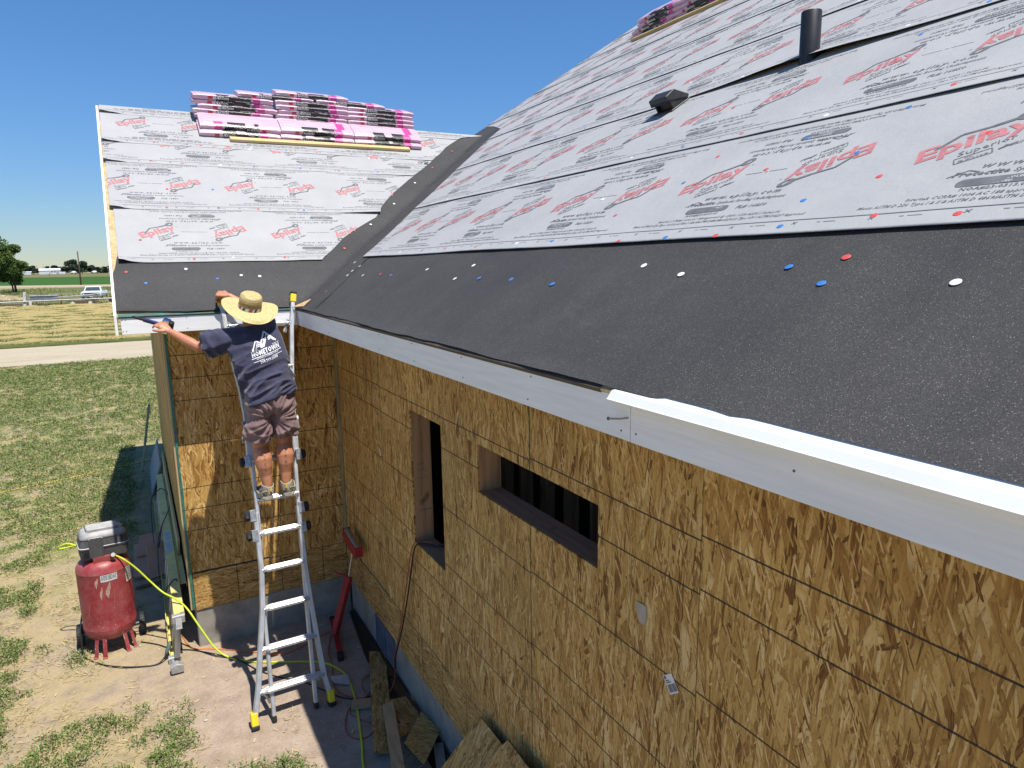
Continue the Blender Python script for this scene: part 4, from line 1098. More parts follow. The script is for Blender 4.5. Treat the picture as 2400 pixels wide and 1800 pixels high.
# ------------------------------------------------------------------ shingle bundles
def wrap_mat(name, a, b):
    t = NT(name); co = t.coord(); n_ = t.noise(t.mapping(co, (3, 14, 40)), 1.6, 5, .65); c = t.ramp(n_, [(.3, a), (.7, b)])
    t.bump(t.noise(t.mapping(co, (4, 10, 60)), 2.0, 4, .7), .8, .006); return t.done(c, .28, 0, .55)
m_pink = wrap_mat('pale_pink_wrap', (.52, .315, .41), (.69, .50, .595)); m_hot = wrap_mat('hot_pink_print', (.48, .04, .23), (.58, .10, .33)); m_blk = wrap_mat('black_wrap_print', (.012, .012, .013), (.035, .033, .034))
m_wht = simple('white_print', (.72, .70, .71), .5, .1); m_redp = simple('red_print_square', (.50, .03, .05), .4, .15)
BL, BD, BH = .875, .30, .052
def make_bundle(seed, flip=False):
    r = random.Random(seed); mb = MB(); NX, rs = 18, []
    sag = r.uniform(-.003, .003)
    for i in range(NX+1):
        q = i/NX; x = (q-.5)*BL; e = min(q, 1-q)*NX; k = 1 if e > .9 else .86
        z = sag*math.sin(q*math.pi)+.0018*nz(x, seed, 7, 1)
        y0 = -BD/2+.004*nz(x, seed, 9, 2)+(1-k)*.02; y1 = BD/2; h = BH*(k if e < .5 else 1)+.002*nz(x, seed, 11, 3)
        ring = [(x, y0+.006, z), (x, y0-.002+.003*nz(x, seed, 14, 6), z+h*.28), (x, y0+.002, z+h*.55), (x, y0-.002+.003*nz(x, seed, 14, 7), z+h*.8), (x, y0+.008, z+h), (x, y0+.10, z+h+.002), (x, y1-.08, z+h+.001), (x, y1-.006, z+h), (x, y1, z+h*.5), (x, y1-.006, z)]
        rs.append([Vector(p) for p in ring])
    n = len(rs[0])
    for i in range(NX):
        for j in range(n):
            a0, a1, c1, c0 = rs[i][j], rs[i][(j+1) % n], rs[i+1][(j+1) % n], rs[i+1][j]
            q = ((i+.5)/NX); q = 1-q if flip else q; m = 0
            if j in (0, 1, 2, 3): m = 2 if .27 < q < .73 else (1 if .74 < q < .86 else 0)
            elif j == 4: m = (2 if .28 < q < .71 and nz(q*9, seed, 1, 3) > -.22 else 0) if q < .72 else (1 if .74 < q < .86 else 0)
            elif j in (5, 6): m = 1 if .80 < q < .9 and flip is False else 0
            mb.add([a0, a1, c1, c0], [(0,1,2,3)], m)
    mb.add(rs[0], [tuple(reversed(range(n)))], 0); mb.add(rs[-1], [tuple(range(n))], 0)
    me = mb.mesh('shingle_bundle', smooth=False)
    bm = bmesh.new(); bm.from_mesh(me); bmesh.ops.remove_doubles(bm, verts=bm.verts, dist=1e-5); bmesh.ops.recalc_face_normals(bm, faces=bm.faces); bm.to_mesh(me); bm.free()
    for mt in (m_pink, m_hot, m_blk): me.materials.append(mt)
    me.polygons.foreach_set('use_smooth', [True]*len(me.polygons)); me.set_sharp_from_angle(angle=R(50))
    f = Flat(); sg = -1 if flip else 1
    f.text('DURATION', -.225 if not flip else .06, .0125, .027, 0, width=.165, bold=.03, res=1, shear=.05)
    v1 = -.25 if not flip else .25
    f.poly([(v1-.028, .010), (v1+.018, .010), (v1+.018, .040), (v1-.028, .040)], 1)
    for k in range(5): 
        x = .0+k*.028+r.uniform(0, .02); f.line((sg*x, .006), (sg*x+r.uniform(.008, .05), .006+r.uniform(-.002, .002)), r.uniform(.002, .006), 0)
    for k in range(4):
        x = r.uniform(-.23, .19); f.poly([(x, .048), (x+r.uniform(.01, .06), .050), (x+r.uniform(.02, .05), .044-r.uniform(0, .012)), (x+.005, .043)], 0)
    f.ring((sg*.195, .026), .008, .012, 0, 8)
    v, t, m = f.arrays(); vs = np.stack([v[:, 0], np.full(len(v), -BD/2-.0062), v[:, 1]], 1)
    tm = bpy.data.meshes.new('printed_label'); tm.from_pydata(vs.tolist(), [], t.tolist()); tm.polygons.foreach_set('material_index', m.tolist()); tm.materials.append(m_wht); tm.materials.append(m_redp)
    return me, tm
BUN = [make_bundle(k, k == 3) for k in range(4)]
def bundle(loc, rot, k, label, group):
    o = bpy.data.objects.new('shingle_bundle', BUN[k][0]); C.objects.link(o); o.matrix_world = Matrix.Translation(Vector(loc)) @ rot.to_4x4()
    p = bpy.data.objects.new('printed_label', BUN[k][1]); C.objects.link(p); p.parent = o; p['kind'] = 'stuff'
    tag(o, label, 'shingle bundle', group)
def basis(x, y): x = Vector(x).normalized(); y = Vector(y).normalized(); return Matrix((x, y, x.cross(y))).transposed()
G1 = 'shingle bundles stacked on the wing roof'
ORD = ['first', 'second', 'third', 'fourth', 'fifth', 'sixth', 'seventh']
COLN = ['left', 'middle', 'right']; xc = [-.395, .497, 1.380]
LEV = ['bottom layer', 'second layer up', 'third layer up', 'fourth layer up', 'fifth layer up', 'sixth layer up', 'highest full layer']
for L in range(2):
    for c in range(3):
        s_ = (3.045 if L == 0 else 3.115)+.02*(c > 0)+BD/2; h = .016+L*.051
        base = Vector(fwing(xc[c]+rng.uniform(-.012, .012), s_, h)); rot = basis((1, 0, 0), (0, WC, WN))
        bundle(base, rot, [[0, 1, 2], [3, 2, 0]][L][c], 'pink shingle bundle, %s, %s column of the wing roof stack' % (LEV[L], COLN[c]), G1)
TH_ = R(17)
for L in range(5):
    for c in range(3):
        y0 = 8.915+.012*rng.uniform(-1, 1); z0 = 5.222+L*.0525+(0 if c == 0 else .015)
        rot = basis((1, .015*rng.uniform(-1, 1), -.006*rng.uniform(-1, 1)), (0, math.cos(TH_), math.sin(TH_)))
        bundle(Vector((xc[c]+rng.uniform(-.03, .03)-(.02 if L == 0 else 0), y0, z0))+rot @ Vector((0, BD/2, 0)), rot, rng.choice((0, 1, 2)), 'pink shingle bundle, %s, %s column of the wing roof stack' % (LEV[L+2], COLN[c]), G1)
for (x, L, nm) in ((.075, 5, 'left of the two bridging the columns near the stack top'), (.985, 5, 'right of the two bridging the columns near the stack top'), (.51, 6, 'single topmost one crowning the wing roof stack')):
    rot = basis((1, 0, -.004), (0, math.cos(TH_), math.sin(TH_)))
    bundle(Vector((x, 8.93, 5.232+L*.0525)) + rot @ Vector((0, BD/2, 0)), rot, rng.choice((0, 1)), 'pink shingle bundle, '+nm, G1)
# lumber cleat holding the stack
m_batten = wood('pale_batten', (.60, .45, .21), (.46, .32, .13), 'X')
def plank(name, a, b, w, h, mat_, label, cat, up_, bev=.003):
    mb = MB(); mb.bar(a, b, w, h, 0, up_); return tag(mb.build(name, mat_, bevel=bev), label, cat)
plank('wooden_batten', fwing(-.53, 2.985, .033), fwing(1.63, 3.022, .033), .062, .034, m_batten, 'pale wooden batten nailed across the wing roof below the pink stack', 'plank', (0, -WN, WC))
# second stack on the main roof (runs along y)
G2 = 'shingle bundles stacked on the main roof'
rot = basis((0, -1, 0), (MC, 0, MN)); sb = 6.39
for L in range(4):
    for c in range(5):
        u = 8.36-.46-c*.90+(.0 if L < 2 else -.10)
        h = .018+L*.052; s_ = sb+.035*L+BD/2
        if L == 3 and c == 4: continue
        bundle(fmain(u+rng.uniform(-.03, .03), s_, h), rot, [0, 1, 2, 0, 1][(c+L) % 5], 'shingle bundle on the main roof, %s row up, %s from the far end' % (ORD[L], ORD[c]), G2)
plank('wooden_batten', fmain(8.22, sb-.055, .034), fmain(3.6, sb-.055, .034), .09, .04, wood('tan_batten', (.42, .31, .13), (.30, .21, .08), 'Y'), 'tan wooden batten along the main roof under the far pink stack', 'plank', (-MN, 0, MC))

# ------------------------------------------------------------------ air compressor
def tank_mat():
    t = NT('worn_red_paint'); co = t.coord(); n_ = t.noise(co, 4, 5); c = t.ramp(n_, [(.3, (.235, .018, .026)), (.7, (.32, .034, .042))])
    sep = t.n('ShaderNodeSeparateXYZ'); t.l(co, sep.inputs[0])
    drip = t.noise(t.mapping(co, (34, 34, 2.2)), 1.0, 3, .6); c = t.mix(t.math('MULTIPLY', t.ramp(drip, [(.66, 0.), (.69, .75)]), t.ramp(t.math('MULTIPLY', sep.outputs[2], 1.0), [(.30, 1.), (.62, 0.)])), c, (.52, .45, .38))
    v = t.noise(co, 95, 3, .6); low = t.ramp(sep.outputs[2], [(.25, .66), (.9, .74)]); c = t.mix(t.math('GREATER_THAN', v, low), c, (.55, .47, .41))
    ch = t.noise(co, 16, 5, .75); c = t.mix(t.ramp(ch, [(.70, 0.), (.72, .85)]), c, (.50, .33, .26))
    dust = t.noise(co, 7, 6, .7); c = t.mix(t.math('MULTIPLY', t.ramp(dust, [(.4, 0.), (.8, .45)]), 1.0), c, (.46, .25, .22))
    t.bump(v, .25, .003); return t.done(c, .42, 0, .5)
m_tank = tank_mat()
def shroud_mat():
    t = NT('dusty_grey_plastic'); co = t.coord(); n_ = t.noise(co, 40, 5, .7)
    geo = t.n('ShaderNodeNewGeometry'); sp = t.n('ShaderNodeSeparateXYZ'); t.l(geo.outputs['Normal'], sp.inputs[0])
    k = t.math('MULTIPLY', t.ramp(sp.outputs[2], [(.25, .05), (.85, 1.)]), t.ramp(t.noise(co, 9, 6, .7), [(.3, .35), (.65, .95)]))
    c = t.mix(k, t.ramp(n_, [(.3, (.030, .031, .034)), (.7, (.065, .065, .07))]), (.56, .55, .53)); return t.done(c, .55, 0, .4)
m_shroud = shroud_mat(); m_white_lbl = simple('white_sticker', (.62, .62, .60), .4, .1, 20)
comp = tag(empty('air_compressor', (-2.165, 7.12, 0)), 'red upright air compressor with dusty grey motor cover beside the stacked ladder', 'air compressor')
mb = MB(); TR = .222
prof = [(0, .115), (.10, .12), (.17, .14), (.205, .175), (.219, .215), (TR, .245), (TR, .25), (TR+.002, .255), (TR, .26), (TR, .34)] + [(TR, z) for z in (.45, .55, .65, .75, .80)] + [(TR+.002, .805), (TR, .81), (.218, .84), (.200, .875), (.165, .905), (.10, .925), (0, .93)]
mb.lathe(prof, (0,0,0), 40); tank = mb.build('tank', m_tank, comp, smooth=True)
for k, (ax, ay) in enumerate(((-.115, -.17), (-.05, -.20), (.115, -.17), (.165, -.12))):
    mb = MB(); mb.bar((ax*.95, ay*.95, .20), (ax*1.15, ay*1.12, .0), .035, .006, 0, (ax, ay, 0)); mb.box((ax*1.17, ay*1.15, .004), (.04, .035, .006)); mb.build('foot', m_tank, comp, bevel=.001)
for sx in (-1, 1):
    mb = MB(); q = Vector((1, 0, 0)).to_track_quat('Z', 'Y').to_matrix()
    mb.lathe([(.04, -.025), (.098, -.025), (.105, -.018), (.107, 0), (.105, .018), (.098, .025), (.04, .025)], (sx*.262, .12, .107), 26, 0, q)
    for j in range(26):
        a = 2*math.pi*j/26; mb.box((sx*.262, .12+.107*math.cos(a), .107+.107*math.sin(a)), (.046, .010, .006), 0, Matrix.Rotation(a-math.pi/2, 3, 'X'))
    w_ = mb.build('wheel', m_rub, comp); mb = MB(); mb.lathe([(0, -.015), (.042, -.02), (.042, .02), (0, .015)], (sx*.262, .12, .107), 16, 0, q); mb.build('hub', simple('grey_hub', (.25, .25, .25), .5), w_, smooth=True)
mb = MB(); mb.tube([(-.27, .12, .107), (.27, .12, .107)], .009, 8); mb.build('axle', m_alub, comp)
def rrect(w, d, r, n=4):
    out = []
    for cx_, cy_, a0 in ((w/2-r, d/2-r, 0), (-w/2+r, d/2-r, 90), (-w/2+r, -d/2+r, 180), (w/2-r, -d/2+r, 270)):
        for k in range(n+1): a = R(a0+90*k/n); out.append((cx_+r*math.cos(a), cy_+r*math.sin(a)))
    return out
mb = MB(); rs = []
for z, w, d, r_ in ((.945, .30, .24, .03), (.955, .34, .27, .04), (1.035, .352, .28, .045), (1.04, .362, .29, .045), (1.052, .364, .292, .045), (1.056, .352, .28, .045), (1.115, .335, .262, .05), (1.12, .34, .268, .05), (1.13, .338, .265, .05), (1.165, .285, .215, .05), (1.17, .24, .185, .03), (1.188, .225, .17, .03), (1.195, .19, .14, .03)):
    rs.append([(x, y, z) for x, y in rrect(w, d, r_)])
mb.rings(rs); cov = mb.build('motor_cover', m_shroud, comp, smooth=True); cov.scale = (1.12, 1.12, 1.10); cov.location = (-.015, -.02, -.115); cov.rotation_euler = (R(-2), R(2), R(8))
mb = MB()
for x in (-.05, .05): mb.box((x*.9-.06, -.146, 1.05), (.012, .012, .16)); 
mb.box((-.06, -.143, 1.05), (.085, .010, .17)); mb.build('cover_rib', m_shroud, cov, bevel=.002)
mb = MB()
for k in range(7):
    mb.box((-.125, -.1425, .965+k*.010), (.07, .004, .004)); 
mb.build('vent_grille', m_rub, cov)['kind'] = 'stuff'
mb = MB(); mb.tube(smoothpath([(.13, .10, 1.0), (.19, .10, 1.08), (.185, .03, 1.15), (.17, -.08, 1.13), (.19, -.10, 1.02)], 5), .011, 8); mb.build('carry_handle', m_rub, comp, smooth=True)
mb = MB(); mb.tube([(.10, -.13, .90), (.10, -.14, .955), (.10, -.165, .965)], .008, 8); mb.build('gauge_pipe', simple('brass_fitting', (.42, .28, .09), .35, .2, 20, metal=.8), comp, smooth=True)
mb = MB(); q = Vector((.1, -1, .1)).to_track_quat('Z', 'Y').to_matrix(); mb.lathe([(0, .010), (.021, .010), (.024, .006), (.024, -.012), (0, -.012)], (.10, -.175, .965), 18, 0, q); ga = mb.build('pressure_gauge', m_rub, comp, bevel=.001)
mb = MB(); mb.lathe([(0, .0108), (.019, .0106)], (.10, -.175, .965), 18, 0, q, caps=False); mb.build('gauge_dial', m_white_lbl, ga)
mb = MB(); mb.box((.155, -.05, .95), (.06, .08, .055)); mb.build('pressure_switch', m_rub, comp, bevel=.006)
mb = MB(); mb.lathe([(.10, .90), (.11, .95), (.07, .955)], (0, 0, 0), 20); mb.box((.02, -.12, .93), (.16, .08, .05)); mb.build('motor_mount', m_tank, comp)
def decal(a0, a1, z0, z1, mats, name, rr=TR+.0022, txt=True):
    mb = MB(); n = 8
    for i in range(n):
        A, B = a0+(a1-a0)*i/n, a0+(a1-a0)*(i+1)/n
        mb.add([(rr*math.cos(A), rr*math.sin(A), z0), (rr*math.cos(B), rr*math.sin(B), z0), (rr*math.cos(B), rr*math.sin(B), z1), (rr*math.cos(A), rr*math.sin(A), z1)], [(0,1,2,3)], 0)
    r = random.Random(int(a0*100))
    if txt:
        rr2 = rr+.0012; z = z1-.012
        while z > z0+.01:
            a = a0+.03
            while a < a1-.05:
                b = min(a+r.uniform(.03, .16), a1-.03); mb.add([(rr2*math.cos(a), rr2*math.sin(a), z), (rr2*math.cos(b), rr2*math.sin(b), z), (rr2*math.cos(b), rr2*math.sin(b), z+.006), (rr2*math.cos(a), rr2*math.sin(a), z+.006)], [(0,1,2,3)], 1); a = b+.03
            z -= .012
    return mb.build(name, mats, comp)
decal(R(-95), R(-60), .735, .80, [m_white_lbl, m_ink], 'warning_sticker'); decal(R(-38), R(-16), .66, .80, [m_white_lbl, m_ink], 'warning_sticker')
for a0, a1, z0, z1 in ((-100, -93, .60, .70), (-88, -76, .61, .73), (-108, -100, .715, .735)):
    mb = MB(); rr = TR+.003
    P = [(a0, z0), (a0+(a1-a0)*.4, z0-.04), (a1, z0+.07), (a1-1, z1), (a0+(a1-a0)*.6, z1-.03), (a0, z0+.03)]
    mb.add([(rr*math.cos(R(a)), rr*math.sin(R(a)), z) for a, z in P], [tuple(range(6))]); mb.build('paint_chip', simple('bare_primer', (.42, .27, .21), .7, .3, 40), comp, fixn=False)

# ------------------------------------------------------------------ hoses and cords
def cordobj(name, pts, r, mat_, label, cat='cord', n=9, lift=None):
    P = smoothpath(pts, n); mb = MB(); mb.tube(P, r, 7); return tag(mb.build(name, mat_, smooth='all'), label, cat)
m_lime = simple('lime_hose', (.50, .62, .03), .4, .08, 6); m_cblk = simple('black_cord_rubber', (.014, .014, .015), .5, .2, 10); m_corange = simple('orange_cord_vinyl', (.62, .20, .03), .5, .1, 6); m_cred = simple('faded_red_cord', (.34, .085, .045), .5, .15, 6)
g0 = lambda x, y, r=.008: (x, y, gz(x, y)+r)
cordobj('air_hose', [(-2.06, 7.02, .93), (-1.99, 6.95, .90), (-1.90, 6.93, .80), (-1.80, 6.90, .66), (-1.70, 6.82, .55), (-1.60, 6.72, .50), (-1.52, 6.60, .44), (-1.43, 6.48, .28), (-1.33, 6.38, .10), g0(-1.22, 6.30), g0(-1.05, 6.13), g0(-.85, 6.00), g0(-.67, 5.90), g0(-.50, 5.79), g0(-.40, 5.62), g0(-.36, 5.42), g0(-.40, 5.05), g0(-.49, 4.60), g0(-.57, 4.25), g0(-.6, 3.7)], .0085, m_lime, 'lime green air hose running from the compressor under the ladder', 'hose')
cordobj('air_hose', [(-2.36, 7.20, 1.02), (-2.43, 7.24, 1.04), (-2.50, 7.28, 1.01), (-2.52, 7.33, .97), (-2.46, 7.36, .96), (-2.36, 7.30, .985), (-2.33, 7.24, .99)], .0085, m_lime, 'short loop of lime green hose behind the compressor motor cover', 'hose')
cordobj('power_cord', [(-2.37, 7.20, .42), (-2.41, 7.10, .22), g0(-2.40, 7.02, .03), g0(-2.35, 6.92), g0(-2.22, 6.74), g0(-2.08, 6.62), g0(-1.94, 6.55), g0(-1.82, 6.52), (-1.755, 6.545, .03), (-1.715, 6.58, .075)], .0075, m_cblk, 'thick black compressor cord curving over the dirt to a grey plug')
mb = MB(); mb.tube([(-1.73, 6.565, .055), (-1.712, 6.582, .085), (-1.690, 6.605, .13), (-1.684, 6.612, .15)], [.014, .021, .021, .013], 10); tag(mb.build('cord_plug', simple('green_grey_plug', (.09, .12, .10), .5, .25, 20), smooth='all'), 'grey green plug and socket joined beside the stacked ladder foot', 'plug')
cordobj('extension_lead', [g0(-1.93, 7.03, .006), g0(-1.80, 6.90, .006), g0(-1.71, 6.78, .006), g0(-1.60, 6.68, .006), g0(-1.50, 6.61, .006), g0(-1.30, 6.40, .006), g0(-1.15, 6.22, .006), g0(-1.03, 5.98, .006), g0(-.90, 5.78, .006), g0(-.71, 5.57, .006), g0(-.58, 5.36, .006), g0(-.47, 5.19, .006), g0(-.33, 5.09, .006), g0(-.19, 5.13, .006), g0(-.06, 5.25, .006), (-.045, 5.10, .16), (-.08, 4.95, .38), (-.055, 4.82, .70), (-.035, 4.71, 1.02), (-.028, 4.62, 1.28), (-.030, 4.55, 1.44), (-.012, 4.525, 1.505), (.03, 4.50, 1.513), (.09, 4.42, 1.512), (.15, 4.36, 1.50), (.25, 4.3, 1.3)], .0062, m_cblk, 'long black extension cord hanging out of the tall window opening')
cordobj('extension_lead', [g0(-1.58, 6.95, .006), g0(-1.51, 6.66, .006), g0(-1.36, 6.56, .006), g0(-1.20, 6.44, .006), g0(-.99, 6.27, .006), g0(-.81, 6.12, .006), g0(-.66, 6.13, .006), g0(-.52, 6.19, .006), g0(-.40, 6.25, .006), g0(-.30, 6.30, .006)], .0058, m_corange, 'orange extension cord lying across the dirt behind the ladder')
cordobj('extension_lead', [g0(-.31, 6.22, .006), g0(-.36, 6.08, .006), g0(-.41, 5.92, .006), g0(-.43, 5.70, .006), g0(-.49, 5.45, .006), g0(-.47, 5.26, .006), g0(-.33, 5.10, .006), g0(-.20, 5.20, .006), g0(-.12, 5.27, .02), g0(-.14, 5.35, .02), g0(-.25, 5.34, .015), g0(-.29, 5.23, .01), g0(-.27, 5.10, .012), g0(-.18, 5.0, .02), (-.09, 5.05, .05), (-.06, 5.04, .18), (-.085, 4.97, .36), (-.062, 4.86, .66), (-.048, 4.75, .98), (-.040, 4.66, 1.24), (-.040, 4.58, 1.43), (-.018, 4.545, 1.512), (.03, 4.525, 1.522), (.10, 4.45, 1.520), (.2, 4.4, 1.5)], .0046, m_cred, 'thin orange red cord hanging beside the black cord from the window')
cordobj('extension_lead', [g0(-.38, 5.09, .005), g0(-.45, 5.02, .005), g0(-.47, 4.94, .005), g0(-.41, 4.82, .005), g0(-.36, 4.75, .005), g0(-.38, 4.66, .005), g0(-.46, 4.62, .005), g0(-.54, 4.67, .005), g0(-.56, 4.78, .005), g0(-.51, 4.95, .005), g0(-.44, 5.05, .005), g0(-.37, 5.10, .005)], .0046, m_cred, 'loop of thin red cord lying on the shaded dirt right of the ladder feet')
cordobj('rope', [(-4.6, 12.9, .012), (-3.69, 13.24, .012), (-3.1, 13.4, .012), (-2.4, 13.75, .012), (-1.9, 13.9, .012), (-1.5, 14.1, .012)], .013, simple('yellow_rope_fibre', (.60, .47, .10), .7, .15, 30), 'yellow rope stretched over the weeds towards the house corner', 'rope')
cordobj('thin_wire', [(-1.80, 13.0, .01), (-1.86, 12.3, .01), (-1.92, 11.6, .01), (-1.84, 11.0, .01), (-1.74, 10.7, .01), (-1.70, 10.4, .01)], .005, simple('grey_wire', (.20, .19, .17), .5), 'thin grey wire trailing on the shaded dirt beside the side wall', 'wire')

# ------------------------------------------------------------------ fibreglass extension ladder lying on its side against the wing
m_fg = simple('yellow_fibreglass', (.72, .60, .19), .55, .12, 9, .2, 60, dirt=(.48, .40, .22), dirt_amt=.4); m_gmet = simple('grey_cast_foot', (.36, .36, .35), .5, .25, 18, .3, 60, metal=.3)
exl = tag(empty('extension_ladder', (-1.62, 8.5, 0)), 'yellow fibreglass extension ladder lying on its edge along the wing wall', 'ladder')
def chan(y0, y1, x, z, w, d, name, upv, flip=1):
    mb = MB(); prof = [(-w/2, 0), (w/2, 0), (w/2, -d), (w/2-.006, -d), (w/2-.006, -.006), (-w/2+.006, -.006), (-w/2+.006, -d), (-w/2, -d)]
    rs = []
    for y in np.linspace(y0, y1, 8):
        rs.append([(x(y)+a*upv[0]-b*upv[1]*flip, y, z+a*upv[1]*1.0+b*upv[0]*flip) for a, b in prof])
    mb.rings(rs); return part(mb, name, m_fg, exl)
cs, sn_ = math.cos(R(8)), math.sin(R(8))
chan(6.52, 11.3, lambda y: -1.590, .455, .085, .045, 'side_rail', (cs, sn_)); chan(6.52, 11.3, lambda y: -1.655, .045, .085, .045, 'side_rail', (cs, sn_), -1)
chan(7.2, 11.3, lambda y: -1.520, .43, .070, .04, 'fly_rail', (cs, sn_)); chan(7.2, 11.3, lambda y: -1.570, .085, .070, .04, 'fly_rail', (cs, sn_), -1)
for y in np.arange(6.8, 11.2, .3048):
    mb = MB(); mb.tube([(-1.650, y, .06), (-1.594, y, .44)], .016, 8, 0, True, .022); part(mb, 'rung', m_alu, exl, smooth=True)
for (x, z) in ((-1.598, .44), (-1.662, .05)):
    mb = MB(); mb.box((x, 6.50, z), (.105, .05, .016)); mb.box((x, 6.475, z-.03), (.105, .010, .07)); mb.bar((x, 6.50, z-.02), (x-.005, 6.30, z-.035 if z > .2 else .035), .05, .012, 0, (0, 0, 1)); mb.box((x, 6.47, z-.045), (.02, .02, .04))
    f_ = part(mb, 'shoe_bracket', m_gmet, exl, bevel=.002)
mb = MB(); mb.tube([(-1.605, 6.49, .41), (-1.640, 6.46, .06)], .020, 8, 0, True, .028); part(mb, 'end_spreader', m_alu, exl, smooth=True)
mb = MB(); mb.prism([(-.05, -.035), (.05, -.035), (.055, .03), (0, .05), (-.055, .03)], lambda u, v, h: Vector((-1.652+u, 6.30+h, .045+v)), -.035, .035); part(mb, 'swivel_shoe', m_gmet, exl, bevel=.004)
for (yy, a) in ((6.95, 1), (9.4, 1)):
    f = Flat(); f.ring((0, 0), .020, .023, 0, 20, 2.0); f.text('LITE', -.026, -.008, .018, 0, width=.052, bold=.02, res=1)
    v, t, m = f.arrays(); me = bpy.data.meshes.new('rail_badge'); me.from_pydata([(-1.590+p[1]*1.3*cs, yy+p[0], .4565+p[1]*1.3*sn_) for p in v], [], [tuple(reversed(q)) for q in t.tolist()])
    o = link('rail_badge', me, [m_ink], exl); o.location = -exl.location
for y0, y1 in ((8.45, 8.72), (8.05, 8.40)):
    mb = MB(); mb.add([(-1.590-.03*cs, y0, .4558-.03*sn_), (-1.590+.03*cs, y0, .4558+.03*sn_), (-1.590+.03*cs, y1, .4558+.03*sn_), (-1.590-.03*cs, y1, .4558-.03*sn_)], [(0,1,2,3)]); part(mb, 'rail_sticker', simple('faded_sticker', (.40, .42, .46), .5, .3, 30), exl)
cordobj('power_cord', [(-1.60, 10.4, .50), (-1.72, 10.1, .46), (-1.745, 9.5, .30), (-1.735, 8.9, .20), (-1.69, 8.75, .30), (-1.64, 8.9, .47), (-1.56, 9.3, .49), (-1.51, 9.7, .49), (-1.53, 10.2, .50), (-1.60, 10.4, .50)], .007, m_cblk, 'black cord looped over the yellow extension ladder rail')
cordobj('power_cord', [(-1.64, 8.9, .47), (-1.70, 8.5, .42), (-1.72, 7.9, .30), (-1.705, 7.4, .26), (-1.64, 7.2, .44), (-1.57, 7.22, .475), (-1.545, 7.18, .30)], .006, m_cblk, 'black cord drooping down the front half of the yellow extension ladder')
# boards and posts standing by the side wall
def board(name, pts, th, mat_, label, cat='board', edge=None):
    a, b, c = Vector(pts[0]), Vector(pts[1]), Vector(pts[2]); u = b-a; v = c-a; n_ = u.cross(v).normalized()
    if n_.z < 0: n_ = -n_
    P = [a, b, b+v, c]; P = P+[p+n_*th for p in P]
    X = u.normalized(); Zv = n_.cross(X) if n_.cross(X).dot(v) > 0 else -n_.cross(X); Mx = Matrix((X, Zv.cross(X), Zv)).transposed().to_4x4(); Mx.translation = a
    P = [Mx.inverted() @ p for p in P]
    mb = MB(); mb.add(P, [(3,2,1,0), (4,5,6,7)], 0); mb.add(P, [(0,1,5,4), (1,2,6,5), (2,3,7,6), (3,0,4,7)], 1)
    o = mb.build(name, [mat_, edge or mat_], bevel=.0015); o.matrix_world = Mx
    return tag(o, label, cat)
board('panel_board', [(-1.70, 11.7, .02), (-1.69, 13.5, .02), (-1.54, 11.7, .50)], .02, simple('grey_panel_face', (.33, .33, .32), .7, .1, 5), 'pale grey panel leaning against the wing side wall at the back')
board('panel_board', [(-1.535, 7.95, .05), (-1.535, 12.1, .05), (-1.485, 7.95, .62)], .022, simple('olive_wet_plywood', (.50, .41, .19), .75, .18, 4), 'olive brown plywood strip standing on edge behind the yellow ladder')
mb = MB(); mb.bar((-1.83, 13.3, 0), (-1.60, 14.2, 1.02), .035, .035); tag(mb.build('wooden_stake', wood('old_stake', (.33, .28, .16), (.22, .18, .10), 'Z'), bevel=.003), 'thin wooden stake leaning outward beyond the grey panel', 'stake')
m_brd = simple('reddish_tile_board', (.44, .26, .17), .8, .15, 4, .2, 30)
for k, (pts, lb) in enumerate((([(-1.98, 8.55, .03), (-1.70, 8.45, .03), (-1.96, 9.15, .20)], 'reddish brown board, widest and lowest of the pile behind the compressor'),
                               ([(-1.82, 8.35, .05), (-1.64, 8.42, .05), (-1.83, 8.80, .28)], 'small reddish board tilted on the pile next to the yellow ladder'),
                               ([(-1.93, 8.85, .16), (-1.70, 8.85, .16), (-1.90, 9.30, .24)], 'dark reddish board at the back of the pile behind the compressor'))):
    board('offcut_board', pts, .022, m_brd, lb)
plank('lumber_offcut', (-1.97, 8.30, .03), (-1.64, 8.36, .03), .09, .04, wood('grey_old_lumber', (.24, .18, .12), (.15, .11, .075), 'X'), 'weathered lumber offcut at the front of the board pile behind the compressor', 'offcut', (0, 0, 1))

# ------------------------------------------------------------------ red roller stand in the corner
m_redst = simple('red_stand_paint', (.30, .018, .022), .4, .15, 12, spec=.5)
rsd = tag(empty('roller_stand', (-.30, 6.1, 0)), 'red roller stand with steel post leaning in the inner wall corner', 'stand')
B0 = Vector((-.30, 6.08, .09)); B1 = Vector((-.13, 6.10, .62)); B2 = Vector((-.075, 6.07, .93))
mb = MB(); mb.bar(B0, B1, .075, .05, 0, (-1, -.3, 0)); part(mb, 'column', m_redst, rsd, bevel=.006)
mb = MB(); mb.tube([B1-Vector((.01,0,.05)), B2], .011, 10); part(mb, 'post', m_alub, rsd, smooth=True)
mb = MB(); mb.bar(B0+Vector((.06, .33, -.055)), B0+Vector((-.03, -.27, -.055)), .05, .05, 0, (0,0,1)); part(mb, 'base_bar', m_redst, rsd, bevel=.005)
mb = MB(); mb.bar(B0+Vector((-.03, -.27, -.055)), B0+Vector((-.045, -.36, -.06)), .055, .06, 0, (0,0,1)); part(mb, 'rubber_foot', m_rub, rsd, bevel=.01)
mb = MB(); mb.bar(B0+Vector((.06, .33, -.055)), B0+Vector((.07, .40, -.06)), .055, .06, 0, (0,0,1)); part(mb, 'rubber_foot', m_rub, rsd, bevel=.01)
